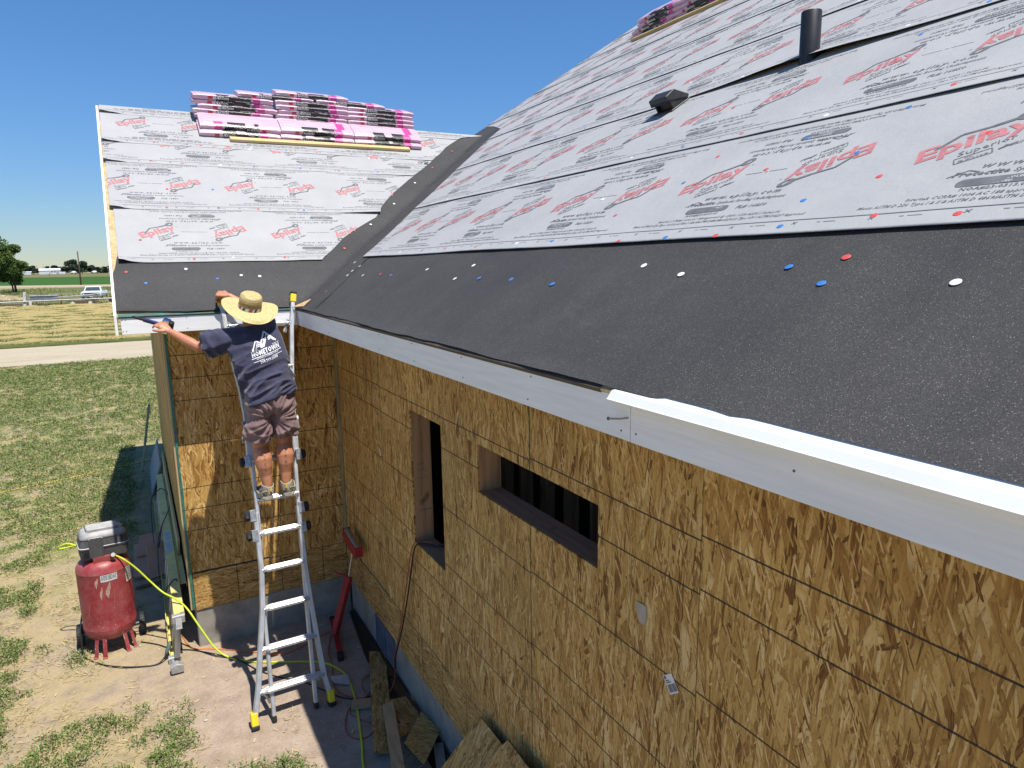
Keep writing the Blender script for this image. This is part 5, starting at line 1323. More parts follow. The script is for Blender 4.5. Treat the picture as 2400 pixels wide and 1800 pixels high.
mb = MB(); mb.tube([B1+Vector((-.02, .0, .0)), B1+Vector((-.06, .04, .015)), B1+Vector((-.10, .12, .02))], .010, 8); part(mb, 'clamp_handle', m_redst, rsd, smooth=True)
dirr = Vector((.0, -.36, -.045)); ctr = B2+Vector((-.005, 0, .06))
mb = MB(); mb.tube([ctr-dirr*.55, ctr+dirr*.55], .030, 16); part(mb, 'roller', simple('grey_roller_tube', (.27, .235, .17), .45, .15, 9), rsd, smooth=True)
mb = MB(); mb.bar(ctr-dirr*.52+Vector((-.030, 0, -.045)), ctr+dirr*.52+Vector((-.030, 0, -.045)), .008, .11, 0, (0,0,1)); 
for s_ in (-1, 1): mb.box(ctr+dirr*.56*s_+Vector((-.002, 0, -.02)), (.075, .006, .10))
part(mb, 'roller_bracket', m_redst, rsd, bevel=.003)

# ------------------------------------------------------------------ offcuts on the ground by the main wall
m_osb_e = simple('dark_green_edge_paint', (.012, .045, .035), .6, .2, 20)
board('osb_offcut', [(-.47, 4.36, .055), (-.33, 4.32, .035), (-.10, 5.66, .050)], .012, m_osb_plain, 'long narrow strand board strip lying along the red cord', 'offcut')
plank('lumber_offcut', (-.40, 4.00, .16), (-.225, 4.74, .13), .088, .040, wood('fir_offcut', (.42, .26, .13), (.29, .165, .075), 'Y'), 'short pale fir stud lying on top of the strand board scraps', 'offcut', (-.25, -.1, 1))
plank('lumber_offcut', (-.44, 5.03, .03), (-.20, 4.93, .03), .09, .04, wood('fir_offcut_dark', (.36, .235, .13), (.24, .15, .08), 'X'), 'short lumber block lying beside the strip near the cord loop', 'offcut', (0, 0, 1))
board('osb_offcut', [(-.30, 4.40, .09), (-.06, 4.42, .05), (-.21, 4.88, .06)], .012, m_osb_plain, 'strand board scrap tucked underneath the fir stud', 'offcut')
board('osb_offcut', [(-.24, 3.95, .145), (.02, 4.28, .10), (-.285, 4.22, .150)], .012, m_osb_plain, 'strand board piece with one dark edge on the scrap heap', 'offcut', m_osb_e)
plank('lumber_offcut', (-.17, 3.75, .04), (-.02, 4.22, .05), .07, .035, wood('grey_offcut', (.28, .24, .19), (.18, .15, .11), 'Y'), 'grey weathered stick half under the dark edged scrap', 'offcut', (0, 0, 1))
mb = MB(); mb.prism([(-.49, 5.50), (-.355, 5.455), (-.375, 5.32), (-.485, 5.41)], lambda u, v, h: Vector((u, v, h)), .012, .034); tag(mb.build('wedge_offcut', simple('pale_primed_offcut', (.46, .45, .44), .7, .15, 12), bevel=.002), 'pale wedge shaped trim offcut on the dirt by the green hose', 'offcut')
# two sheets leaning on the wall near the camera
def lean(y0, y1, ztop0, ztop1, xtop, xbot, yb0, yb1, label):
    a = Vector((xbot, yb0, .0)); b = Vector((xbot, yb1, .0)); c = Vector((xtop, y0, ztop0)); d = Vector((xtop, y1, ztop1)); n_ = (b-a).cross(c-a).normalized()
    if n_.x > 0: n_ = -n_
    th = -.012; mb = MB(); P = [a, b, d, c]; Q = [p+n_*th for p in P]
    X = (b-a).normalized(); Zv = n_.cross(X); Zv = Zv if Zv.z > 0 else -Zv; Mx = Matrix((X, Zv.cross(X), Zv)).transposed().to_4x4(); Mx.translation = a
    P = [Mx.inverted() @ p for p in P]; Q = [Mx.inverted() @ p for p in Q]
    mb.add(P+Q, [(0,1,2,3), (7,6,5,4)], 0); mb.add(P+Q, [(0,4,5,1), (1,5,6,2), (3,7,4,0)], 0); mb.add(P+Q, [(2,6,7,3)], 1)
    o = mb.build('osb_offcut', [m_osb_plain, m_osb_e]); o.matrix_world = Mx; tag(o, label, 'offcut')
lean(3.42, 2.95, .80, .80, -.05, -.52, 3.72, 3.0, 'strand board sheet leaning low on the main wall, the far one of two')
lean(3.02, 2.2, .92, .88, -.075, -.60, 3.45, 2.3, 'strand board sheet with dark green top edge leaning nearest the camera')
# barcode tag stapled on the main wall, torn paper, small tag
mb = MB(); cy, cz = 1.802, 1.952
def tp(a, b, h=.0): ca, sa = math.cos(R(38)), math.sin(R(38)); return (-.0022-h, cy-(a*ca-b*sa), cz+(a*sa+b*ca))
mb.add([tp(-.03, -.036), tp(.03, -.036), tp(.03, .036), tp(-.03, .036)], [(0,1,2,3)], 0)
r = random.Random(8)
for (xa, xb, ya, yb) in ((-.024, .0, -.030, .0), (.004, .026, -.030, .0)):
    x = xa
    while x < xb: w = r.choice((.0008, .0014, .002)); mb.add([tp(x, ya, .0008), tp(x+w, ya, .0008), tp(x+w, yb, .0008), tp(x, yb, .0008)], [(0,1,2,3)], 1); x += w+r.choice((.0008, .0014))
for k in range(2): mb.add([tp(-.024, .006+k*.007, .0008), tp(-.024+.03-.008*k, .006+k*.007, .0008), tp(-.024+.03-.008*k, .010+k*.007, .0008), tp(-.024, .010+k*.007, .0008)], [(0,1,2,3)], 1)
mb.add([tp(-.026, .022, .0008), tp(-.018, .020, .0008), tp(-.012, .027, .0008), tp(-.016, .034, .0008), tp(-.026, .032, .0008)], [(0,1,2,3,4)], 1)
mb.build('barcode_tag', [m_wht, m_ink], main_wall, fixn=False)
mb = MB(); mb.add([(-.002, 2.02, 2.20), (-.002, 1.955, 2.205), (-.002, 1.95, 2.155), (-.002, 1.965, 2.115), (-.002, 1.995, 2.12), (-.002, 2.015, 2.165)], [tuple(range(6))]); mb.build('torn_paper_patch', simple('greyed_paper', (.40, .345, .285), .8, .12, 25), main_wall, fixn=False)
mb = MB(); mb.add([(-.002, 5.345, 1.99), (-.002, 5.315, 1.99), (-.002, 5.318, 2.045), (-.002, 5.340, 2.045)], [(0,1,2,3)]); mb.build('small_tag', m_wht, main_wall, fixn=False)
mb = MB(); mb.add([(-.912, YF-.002, 1.925), (-.862, YF-.002, 1.935), (-.862, YF-.002, 1.995), (-.912, YF-.002, 1.985)], [(0,1,2,3)]); mb.add([(-.903, YF-.0028, 1.935), (-.871, YF-.0028, 1.942), (-.871, YF-.0028, 1.985), (-.903, YF-.0028, 1.978)], [(0,1,2,3)], 1); mb.build('barcode_tag', [m_wht, m_ink], wing_front, fixn=False)
# ------------------------------------------------------------------ the roofer on the ladder
def remesh(mb, voxel, name, smooth_iter=2, factor=.5):
    me = bpy.data.meshes.new('tmp'); me.from_pydata(mb.v, [], mb.f)
    bm = bmesh.new(); bm.from_mesh(me); bmesh.ops.recalc_face_normals(bm, faces=bm.faces); bm.to_mesh(me); bm.free()
    o = bpy.data.objects.new('tmp', me); C.objects.link(o)
    md = o.modifiers.new('r', 'REMESH'); md.mode = 'VOXEL'; md.voxel_size = voxel; md.use_smooth_shade = True
    sm = o.modifiers.new('s', 'SMOOTH'); sm.iterations = smooth_iter; sm.factor = factor
    dg = bpy.context.evaluated_depsgraph_get(); out = bpy.data.meshes.new_from_object(o.evaluated_get(dg)); out.name = name
    bpy.data.objects.remove(o, do_unlink=True); bpy.data.meshes.remove(me)
    return out
def getco(me):
    v = np.zeros(len(me.vertices)*3); me.vertices.foreach_get('co', v); return v.reshape(-1, 3)
def getno(me):
    v = np.zeros(len(me.vertices)*3); me.vertex_normals.foreach_get('vector', v); return v.reshape(-1, 3)
def setco(me, v): me.vertices.foreach_set('co', v.astype(np.float32).ravel()); me.update()
def ell(mb, c, rx, ry, rz, n=16, rot=None):
    prof = [(math.sin(math.pi*k/10), -math.cos(math.pi*k/10)) for k in range(11)]; prof[0] = (.02, -1); prof[-1] = (.02, 1)
    rr = Matrix.Diagonal((rx, ry, rz)) if rot is None else rot @ Matrix.Diagonal((rx, ry, rz))
    mb.lathe(prof, c, n, 0, rr)
def skin_mat():
    t = NT('tanned_skin'); co = t.coord(); n_ = t.noise(co, 14, 5, .6); c = t.ramp(n_, [(.3, (.40, .165, .088)), (.7, (.54, .245, .145))])
    sp = t.n('ShaderNodeSeparateXYZ'); t.l(co, sp.inputs[0])
    geo = t.n('ShaderNodeNewGeometry'); gn = t.n('ShaderNodeSeparateXYZ'); t.l(geo.outputs['Normal'], gn.inputs[0])
    back = t.math('LESS_THAN', gn.outputs[1], -.35)
    tt = t.noise(t.mapping(co, (150, 150, 75)), 1.0, 2, .5); tot = None
    for xc0, k, w in ((-.873, -.05, .009), (-.712, .02, .010)):
        cx_ = t.math('ADD', xc0, t.math('MULTIPLY', t.math('SUBTRACT', sp.outputs[2], 2.0), k))
        a = t.math('LESS_THAN', t.math('ABSOLUTE', t.math('SUBTRACT', sp.outputs[0], cx_)), w); tot = a if tot is None else t.math('MAXIMUM', tot, a)
    zz = t.math('MULTIPLY', t.math('LESS_THAN', sp.outputs[2], 2.10), t.math('GREATER_THAN', sp.outputs[2], 1.925))
    k = t.math('MULTIPLY', t.math('MULTIPLY', tot, zz), t.math('MULTIPLY', back, t.ramp(tt, [(.50, 0.), (.56, .8)])))
    c = t.mix(k, c, (.06, .045, .05)); t.bump(t.noise(co, 220, 2), .12, .001); t.done(c, .48, 0, .4)
    t.b.inputs['Subsurface Weight'].default_value = .06; t.b.inputs['Subsurface Radius'].default_value = (.012, .004, .002); return t.mat
m_skin = skin_mat()
# joints (metres, world)
HS, KN, AN = {'l': (-.865, 5.665, 2.42), 'r': (-.705, 5.665, 2.42)}, {'l': (-.882, 5.700, 2.105), 'r': (-.698, 5.700, 2.115)}, {'l': (-.862, 5.640, 1.800), 'r': (-.712, 5.640, 1.808)}
SHL, ELL, WRL = Vector((-1.03, 5.845, 2.985)), Vector((-1.262, 5.885, 2.935)), Vector((-1.440, 6.015, 3.055))
SHR, ELR, WRR = Vector((-.695, 5.875, 3.035)), Vector((-.790, 6.060, 3.175)), Vector((-.972, 6.145, 3.315))
B = MB()
for s in 'lr':
    h, k, a = Vector(HS[s]), Vector(KN[s]), Vector(AN[s]); bk = Vector((0, -1, 0))
    B.tube([h, h.lerp(k, .5), k+Vector((0, 0, .05)), k, k.lerp(a, .12)+bk*.012, k.lerp(a, .30)+bk*.024, k.lerp(a, .5)+bk*.018, k.lerp(a, .75)+bk*.004, a, a-Vector((0, -.004, .035))], [.085, .078, .066, .062, .066, .071, .064, .046, .038, .039], 16)
    sx_ = -.05 if s == 'l' else .035
    B.tube([a+Vector((0, -.035, -.045)), a+Vector((0, .02, -.05)), a+Vector((sx_*.6, .10, -.062)), a+Vector((sx_, .16, -.07))], [.032, .036, .034, .022], 12)
B.tube([(-.785, 5.665, 2.40), (-.785, 5.67, 2.50), (-.80, 5.70, 2.64), (-.825, 5.755, 2.80), (-.85, 5.825, 2.94), (-.862, 5.865, 3.03)], [.150, .155, .145, .165, .170, .09], 20, 0, True, [.105, .105, .10, .105, .10, .07], (0, 1, 0))
B.tube([(-.855, 5.85, 3.00), (-.862, 5.865, 3.08), (-.865, 5.865, 3.13)], [.062, .055, .055], 14)
hr = Matrix.Rotation(R(-12), 3, 'X'); HC = Vector((-.862, 5.860, 3.195))
ell(B, HC, .074, .092, .105, 20, hr); ell(B, HC+Vector((0, .035, -.055)), .055, .062, .055, 14, hr)
B.tube([HC+Vector((0, .088, .012)), HC+Vector((0, .112, -.012)), HC+Vector((0, .092, -.022))], [.009, .015, .010], 8)
for sg in (-1, 1): ell(B, HC+Vector((sg*.076, -.005, -.01)), .010, .020, .032, 10)
ell(B, HC+Vector((0, .092, -.052)), .024, .010, .007, 10)
for (s_, e_, w_) in ((SHL, ELL, WRL), (SHR, ELR, WRR)):
    B.tube([s_, s_.lerp(e_, .3), s_.lerp(e_, .7), e_, e_.lerp(w_, .2), e_.lerp(w_, .5), e_.lerp(w_, .85), w_], [.058, .052, .046, .042, .043, .038, .029, .026], 14)
def hand(w, fwd, upn, curl, side, spread=.012, sc=.92):
    """palm, four bent fingers of unequal length and a thumb leaving the side of the palm"""
    f = Vector(fwd).normalized(); n_ = Vector(upn); n_ = (n_-f*n_.dot(f)).normalized(); x = f.cross(n_)*side
    rs = []
    for d, hw, th in ((0, .024, .019), (.03, .034, .017), (.065, .040, .014), (.085, .038, .012)):
        c = w+f*d*sc; rs.append([c+x*hw*sc*math.cos(a)+n_*th*sc*math.sin(a) for a in [2*math.pi*j/12 for j in range(12)]])
    B.rings(rs)
    for i, (o_, L) in enumerate(((.030, .072), (.010, .080), (-.010, .074), (-.029, .060))):
        p = w+f*.078*sc+x*o_*sc; dirv = f+x*(o_*2.2); pts = [p-f*.02]; ang = 0
        for seg, (fr, cu) in enumerate(((.42, curl[0]), (.33, curl[1]), (.25, curl[2]))):
            ang += cu; dv = (dirv.normalized()*math.cos(ang)-n_*math.sin(ang)); pts.append(pts[-1]+dv*(L*fr+(.02 if seg == 0 else 0))*sc)
        B.tube(pts, [.0098*sc, .0092*sc, .0086*sc, .0072*sc], 8)
    p = w+f*.028*sc+x*.026*sc
    B.tube([p, p+(x*.9+f*.75-n_*.25).normalized()*.036*sc, p+(x*.9+f*.75-n_*.25).normalized()*.036*sc+(x*.25+f*1.0-n_*.55).normalized()*.032*sc, p+(x*.9+f*.75-n_*.25).normalized()*.036*sc+(x*.15+f*1.0-n_*.7).normalized()*.056*sc], [.0135*sc, .0118*sc, .0102*sc, .0080*sc], 8)
# left hand: stretched out to the tacker on the eave board, back of the hand up and towards the viewer
hand(WRL, (-.60, .35, .62), (.25, -.75, .55), (.35, .75, .5), -1, .012, 1.05)
# right hand: fist closed over the top of the left ladder rail
hand(WRR, (-.86, .42, .22), (-.05, -.45, .88), (1.0, 1.25, .7), 1, .012, 1.12)
body_me = remesh(B, .0048, 'person', 3, .5)
person = link('person', body_me, m_skin)
tag(person, 'person in straw hat, navy shirt and brown shorts reaching along the eave from the ladder', 'person')
# hair under the hat and the eyes
H = MB(); ell(H, HC+Vector((0, -.018, .020)), .079, .090, .100, 18, hr); hm_ = remesh(H, .006, 'hair', 1)
link('hair', hm_, simple('black_hair', (.02, .014, .012), .6, .3, 60, .5, 120), person)
for sg in (-1, 1):
    mb = MB(); ell(mb, HC+Vector((sg*.030, .083, .008)), .011, .008, .008, 10); mb.build('eye', simple('eye_white', (.6, .58, .55), .2), person, smooth=True)

# ---- cloth helper: folds displaced along normals
def folds(me, fn):
    v = getco(me); n_ = getno(me); d = np.array([fn(Vector(p), Vector(q)) for p, q in zip(v, n_)]); setco(me, v+n_*d[:, None])
def ridge(p, dirv, scale, seed, sharp=2.0, warp=.35):
    """long folds: noise squeezed across dirv"""
    d = Vector(dirv).normalized(); a = p.dot(d); q = p-d*a
    w = noise.noise((p*3.0+Vector((seed, 0, 0))))*warp
    x = Vector((q.x, q.y*.6, q.z))*scale+d*(a*scale*.16)+Vector((seed, seed*.7, w*1.2))
    return (1-abs(noise.noise(x)))**sharp
T = MB()
T.tube([(-.782, 5.670, 2.515), (-.783, 5.672, 2.56), (-.792, 5.697, 2.66), (-.812, 5.745, 2.79), (-.835, 5.80, 2.90), (-.850, 5.84, 2.975), (-.858, 5.868, 3.035), (-.863, 5.875, 3.075)],
       [.200, .200, .200, .210, .222, .222, .175, .075], 28, 0, True, [.148, .148, .142, .138, .132, .120, .096, .07], (0, 1, 0))
T.tube([(-.90, 5.84, 2.985), SHL+Vector((.03, 0, -.005)), SHL.lerp(ELL, .30), SHL.lerp(ELL, .62), SHL.lerp(ELL, .80)], [.092, .098, .100, .102, .102], 20)
T.tube([(-.80, 5.86, 3.01), SHR+Vector((-.01, 0, -.005)), SHR.lerp(ELR, .30), SHR.lerp(ELR, .62), SHR.lerp(ELR, .84)], [.085, .088, .084, .079, .077], 20)
tee = remesh(T, .0068, 'shirt', 5, .5)
def shirt_fold(p, n_):
    d = 0.0
    low = min(1, max(0, (2.92-p.z)/.22)); d += .034*low*(ridge(p, (.80, 0, .60), 9, 3, 3.0)-.45)          # diagonal pulls from right armpit to left hip
    d += .032*low*(ridge(p, (.95, 0, .30), 17, 8, 2.6)-.5)
    mid = math.exp(-((p.z-2.93)/.09)**2)*max(0, min(1, (-.80-p.x)/.12)); d += .022*mid*(ridge(p, (1, .1, .25), 14, 5, 2)-.5)
    sl = max(0, min(1, (-1.05-p.x)/.1)); d += .020*sl*(ridge(p, (.6, .2, -.8), 18, 9, 1.8)-.5)
    d += .004*noise.noise(p*13)
    hem = max(0, 1-(p.z-2.50)/.05); d += .006*hem*math.sin(p.x*30+p.y*18)
    return d
folds(tee, shirt_fold)
v = getco(tee)
for i in range(len(v)):        # hem drops lower on the left, belly line lifts on the right; hollow back between shoulder blades
    x, y, z = v[i]
    if z < 2.62: v[i, 2] += (x+.785)*.20*min(1, (2.62-z)/.1)
    if y < 5.72: v[i, 1] += .010*math.exp(-((x+.845)/.035)**2)*math.exp(-((z-2.86)/.12)**2)
setco(tee, v)
def cloth(name, a, b, fade=None):
    t = NT(name); co = t.coord(); n_ = t.noise(co, 6, 7, .7); c = t.ramp(n_, [(.3, a), (.7, b)])
    if fade: f = t.noise(co, 9, 6, .72); c = t.mix(t.ramp(f, [(.55, 0.), (.78, .55)]), c, fade)
    wv = t.noise(co, 500, 2); t.bump(wv, .15, .0008); t.done(c, .88, 0, .12); t.b.inputs['Sheen Weight'].default_value = .25; return t.mat
m_navy = cloth('faded_navy_cotton', (.032, .034, .066), (.060, .062, .105), (.17, .155, .175)); m_brown = cloth('brown_twill', (.165, .105, .105), (.235, .155, .155), (.30, .22, .21))
shirt = link('shirt', tee, m_navy, person)
# white print on the back
f = Flat(); f.text('HOMETOWN', 0, 0, .036, 0, width=.245, bold=.03, res=1, spacing=1.1)
f.line((-.01, -.010), (.255, -.010), .004); f.text('ROOFING & CONSTRUCTION', .03, -.024, .009, 0, width=.19, bold=.02, res=1); f.line((.0, -.036), (.09, -.036), .003); f.line((.16, -.036), (.255, -.036), .003)
f.text('208.219.2038', .05, -.060, .020, 0, width=.155, bold=.03, res=1)
for pts, w in (([(.015, .045), (.060, .108), (.102, .075)], .010), ([(.085, .058), (.150, .150), (.232, .058)], .012), ([(.045, .048), (.068, .088), (.10, .060)], .004), ([(.128, .062), (.160, .125), (.215, .062)], .004)):
    for a_, b_ in zip(pts[:-1], pts[1:]): f.line(a_, b_, w)
f.poly([(.105, .045), (.128, .105), (.150, .090), (.120, .045)]); f.poly([(.085, .045), (.105, .085), (.118, .06), (.112, .045)])
for x, y in ((.060, .058), (.168, .080)):
    for a_ in (0, .011):
        for b_ in (0, .012): f.poly([(x+a_, y+b_), (x+a_+.008, y+b_), (x+a_+.008, y+b_+.009), (x+a_, y+b_+.009)])
f.line((.0, .042), (.06, .042), .003); f.line((.19, .042), (.255, .042), .003)
v, t, m = f.arrays()
# refine so the print can follow the cloth
bm = bmesh.new(); bv = [bm.verts.new((a_, 0, b_)) for a_, b_ in v]
for q in t:
    try: bm.faces.new([bv[k] for k in q])
    except ValueError: pass
for _ in range(3):
    es = [e for e in bm.edges if e.calc_length() > .012]
    if es: bmesh.ops.subdivide_edges(bm, edges=es, cuts=1)
bmesh.ops.triangulate(bm, faces=bm.faces)
bvh = BVHTree.FromPolygons([tuple(p.co) for p in tee.vertices], [tuple(p.vertices) for p in tee.polygons])
O0 = Vector((-.895, 5.2, 2.845)); ax = Vector((.955, 0, .295)); az = Vector((-.14, 0, .99)); ok = True
for q in bm.verts:
    p = O0+ax*q.co.x*.93+az*q.co.z*1.02; hit = bvh.ray_cast(p, Vector((0, 1, 0)))
    q.co = (hit[0]+hit[1]*.0016) if hit[0] is not None else Vector((p.x, 5.8, p.z))
me = bpy.data.meshes.new('shirt_print'); bm.to_mesh(me); bm.free(); link('shirt_print', me, simple('white_shirt_ink', (.72, .72, .74), .6, .1), shirt)

# ---- shorts
S_ = MB()
S_.tube([(-.784, 5.672, 2.585), (-.784, 5.67, 2.52), (-.784, 5.662, 2.44), (-.784, 5.658, 2.38)], [.178, .186, .194, .155], 28, 0, True, [.126, .138, .148, .115], (0, 1, 0))
for sg, s in ((-1, 'l'), (1, 'r')):
    h, k = Vector(HS[s]), Vector(KN[s]); hem = k+Vector((sg*.004-(.010 if s == 'l' else .0), -.02, .075+(.0 if s == 'l' else .012)))
    S_.tube([h+Vector((0, 0, .02)), h.lerp(hem, .35)+Vector((sg*.004, -.008, 0)), h.lerp(hem, .7)+Vector((sg*.004, -.006, 0)), hem], [.102, .103, .103, .106], 22, 0, True, [.116, .116, .110, .110], (0, 1, 0))
shm = remesh(S_, .0068, 'shorts', 4, .5)
def short_fold(p, n_):
    c = Vector((-.782, 5.58, 2.36)); r_ = p-c; a = math.atan2(r_.z, r_.x); L = r_.length
    rad = (1-abs(noise.noise((a*3.2, L*2.2, 4.0))))**2.2
    d = .042*min(1, max(0, (L-.03)/.10))*math.exp(-L/.30)*(rad-.5)
    low = max(0, min(1, (2.36-p.z)/.12)); sg = 1 if p.x > -.784 else -1
    d += .032*low*(ridge(p, (sg*.9, 0, .45), 14, 12+sg, 2.0)-.5)+.004*noise.noise(p*15)
    d += .018*max(0, min(1, (p.z-2.46)/.06))*(ridge(p, (.5, 0, 1), 18, 2, 1.5)-.5)
    d -= .018*math.exp(-((p.x+.784)/.018)**2)*max(0, min(1, (2.50-p.z)/.1))*(1 if n_.y < 0 else 0)
    return d
folds(shm, short_fold); shorts = link('shorts', shm, m_brown, person)

# ---- shoes
m_shoe = simple('grey_mesh_shoe', (.16, .15, .125), .8, .25, 40, .4, 200); m_suede = simple('tan_suede_overlay', (.36, .31, .22), .85, .15, 30, .3, 120); m_sole = simple('beige_sole', (.36, .33, .26), .7, .15, 20); m_tab = simple('yellow_pull_tab', (.62, .36, .09), .6, .1)
for s in 'lr':
    a = Vector(AN[s]); sx_ = -.055 if s == 'l' else .045; dirv = Vector((sx_, .20, 0)).normalized(); sd_ = Vector((dirv.y, -dirv.x, 0)); z0 = 1.690 if s == 'l' else 1.694
    heel = Vector((a.x, a.y-.055, z0)); L = .265
    mb = MB(); rs = []
    for q, hw, ht in ((0, .020, .075), (.03, .034, .098), (.12, .041, .105), (.25, .041, .108), (.36, .042, .085), (.52, .045, .062), (.72, .049, .048), (.88, .042, .038), (.97, .024, .028), (1, .010, .02)):
        c = heel+dirv*L*q; ring = []
        for j in range(14):
            an = 2*math.pi*j/14; ring.append(c+sd_*hw*math.cos(an)*(1 if math.sin(an) < .3 else .86)+Vector((0, 0, .012+max(0, ht*(.5+.5*math.sin(an))))))
        rs.append(ring)
    mb.rings(rs); sh = mb.build('shoe', m_shoe, person, smooth=True)
    mb = MB(); rs = []
    for q, hw in ((-.02, .022), (.02, .036), (.12, .043), (.3, .040), (.5, .043), (.72, .051), (.9, .043), (1.0, .022), (1.03, .006)):
        c = heel+dirv*L*q; lift = .012*max(0, q-.7)/.3; ring = [c+sd_*hw+Vector((0,0,lift)), c+sd_*(hw+.003)+Vector((0,0,lift+.012)), c+sd_*(hw-.004)+Vector((0,0,lift+.026)), c-sd_*(hw-.004)+Vector((0,0,lift+.026)), c-sd_*(hw+.003)+Vector((0,0,lift+.012)), c-sd_*hw+Vector((0,0,lift))]; rs.append(ring)
    mb.rings(rs); mb.build('sole', m_sole, sh, smooth=True)
    mb = MB(); n = 22; rs = []
    top = a+Vector((0, -.002, -.012))
    for rr, dz in ((.047, -.055), (.049, -.02), (.0475, .004), (.043, .008), (.040, -.004)):
        ring = []
        for j in range(n):
            an = 2*math.pi*j/n; bump_ = .020*(math.cos(an)**2)-.006; ring.append(top+dirv*rr*1.18*math.sin(an)+sd_*rr*math.cos(an)+Vector((0, 0, dz+bump_*(1 if dz > -.03 else .3))))
        rs.append(ring)
    mb.rings(rs, caps=False); mb.build('ankle_collar', m_suede, sh, smooth=True)
    for sg in (-1, 1):
        mb = MB(); P = [heel+dirv*.0-Vector((0, 0, 0))+Vector((0, 0, .075))-dirv*.002+sd_*sg*.020, heel+sd_*sg*.040+dirv*.03+Vector((0, 0, .060)), heel+sd_*sg*.045+dirv*.08+Vector((0, 0, .040)), heel+sd_*sg*.046+dirv*.13+Vector((0, 0, .055)), heel+sd_*sg*.040+dirv*.15+Vector((0, 0, .080))]
        mb.tube(smoothpath(P, 5), .006, 6, 0, True, .010); mb.tube(smoothpath([P[1]+Vector((0,0,-.018)), P[2]+Vector((0,0,-.012)), heel+sd_*sg*.049+dirv*.18+Vector((0,0,.036)), heel+sd_*sg*.047+dirv*.22+Vector((0,0,.03))], 5), .006, 6, 0, True, .009); mb.build('overlay', m_suede, sh, smooth=True)
    mb = MB(); c = top-dirv*.060+Vector((0, 0, -.012)); mb.box(c, (.016, .007, .040), 0, Matrix.Rotation(R(-8), 3, 'X')); mb.build('pull_tab', m_tab, sh, bevel=.002)

# ---- straw hat: woven crown with open band, striped ribbon, wide brim
def straw(name, c0=(.52, .40, .17), c1=(.70, .58, .30)):
    t = NT(name); co = t.coord(); sp = t.n('ShaderNodeSeparateXYZ'); t.l(co, sp.inputs[0])
    r_ = t.math('SQRT', t.math('ADD', t.math('MULTIPLY', sp.outputs[0], sp.outputs[0]), t.math('MULTIPLY', sp.outputs[1], sp.outputs[1])))
    an = t.math('ARCTAN2', sp.outputs[1], sp.outputs[0])
    w = t.math('ADD', t.math('MULTIPLY', t.math('ADD', r_, sp.outputs[2]), 430), t.math('MULTIPLY', an, .6)); s = t.math('ADD', t.math('MULTIPLY', t.math('SINE', w), .5), .5)
    n_ = t.noise(t.mapping(co, (60, 60, 60)), 1.0, 4, .7); c = t.mix(t.math('MULTIPLY', s, .8), c0, c1); c = t.mix(1.0, c, t.ramp(n_, [(.3, (.72,)*3), (.7, (1.15,)*3)]), 'MULTIPLY')
    x2 = t.math('MULTIPLY', t.math('SINE', t.math('MULTIPLY', an, 90)), t.math('SINE', w))
    t.bump(t.math('ADD', s, t.math('MULTIPLY', x2, .5)), .6, .002); return t.done(c, .75, 0, .25)
m_straw = straw('woven_straw'); m_open = straw('open_straw_weave', (.40, .29, .11), (.62, .49, .22))
hatrot = Matrix.Rotation(R(-9), 3, 'Y') @ Matrix.Rotation(R(19), 3, 'X'); hatrot = Matrix.Rotation(R(9), 3, 'Y') @ Matrix.Rotation(R(20), 3, 'X')
hat_o = Vector((-.858, 5.835, 3.222))
mb = MB(); n = 56; rs = []
BR = [(.0905, .003), (.105, .000), (.13, .002), (.16, .006), (.19, .008), (.212, .004), (.216, .003), (.212, -.001), (.19, .003), (.16, .001), (.13, -.003), (.105, -.005), (.0905, -.002)]
for j in range(n):
    a = 2*math.pi*j/n; ring = []
    for r_, z in BR:
        k = max(0, (r_-.10)/.11); z2 = z+k*k*(.020*math.cos(2*a)-.018*max(0, -math.sin(a))+.006*math.sin(3*a+1))
        ring.append(Vector((r_*math.cos(a)*.99, r_*math.sin(a)*1.06, z2)))
    rs.append(ring)
mb.rings(rs, 0, False, True); hat = mb.build('straw_hat', m_straw, person, smooth=True); hat.matrix_world = Matrix.Translation(hat_o) @ hatrot.to_4x4()
mb = MB(); mb.lathe([(.088, .062), (.089, .070), (.0885, .082), (.087, .095), (.083, .108), (.073, .119), (.055, .127), (.03, .131), (0, .132)], (0,0,0), 40, 0, None, .97, 1.08, caps=False); mb.build('crown', m_straw, hat, smooth=True)
mb = MB()      # open lattice band
for j in range(44):
    a = 2*math.pi*j/44
    for sg in (-1, 1):
        b = a+sg*2*math.pi/44*1.6; mb.bar((.0885*.97*math.cos(a), .0885*1.08*math.sin(a), .030), (.0885*.97*math.cos(b), .0885*1.08*math.sin(b), .066), .0034, .0026, 0, (math.cos(a), math.sin(a), 0))
mb.build('open_weave', m_open, hat)['kind'] = 'stuff'
mb = MB(); mb.lathe([(.0905, -.002), (.091, .012), (.0892, .032), (.086, .030), (.086, 0)], (0,0,0), 40, 0, None, .97, 1.08, caps=False); mb.build('crown', m_straw, hat, smooth=True)
rib = MB(); n = 60
for j in range(n):
    a, b = 2*math.pi*j/n, 2*math.pi*(j+1)/n; k = [0, 0, 1, 2, 2, 1, 0, 3, 3, 1][j % 10]; sk = .10
    P = [(r_*.97*math.cos(t_), r_*1.08*math.sin(t_), z) for t_, z, r_ in ((a, .004, .0932), (b, .004, .0932), (b+sk, .030, .0915), (a+sk, .030, .0915))]; rib.add(P, [(0,1,2,3)], k)
rib.build('hat_band', [simple('band_white', (.62, .60, .58), .7), simple('band_grey', (.30, .30, .32), .7), simple('band_red', (.42, .03, .04), .7), simple('band_green', (.02, .07, .055), .7)], hat, fixn=False)

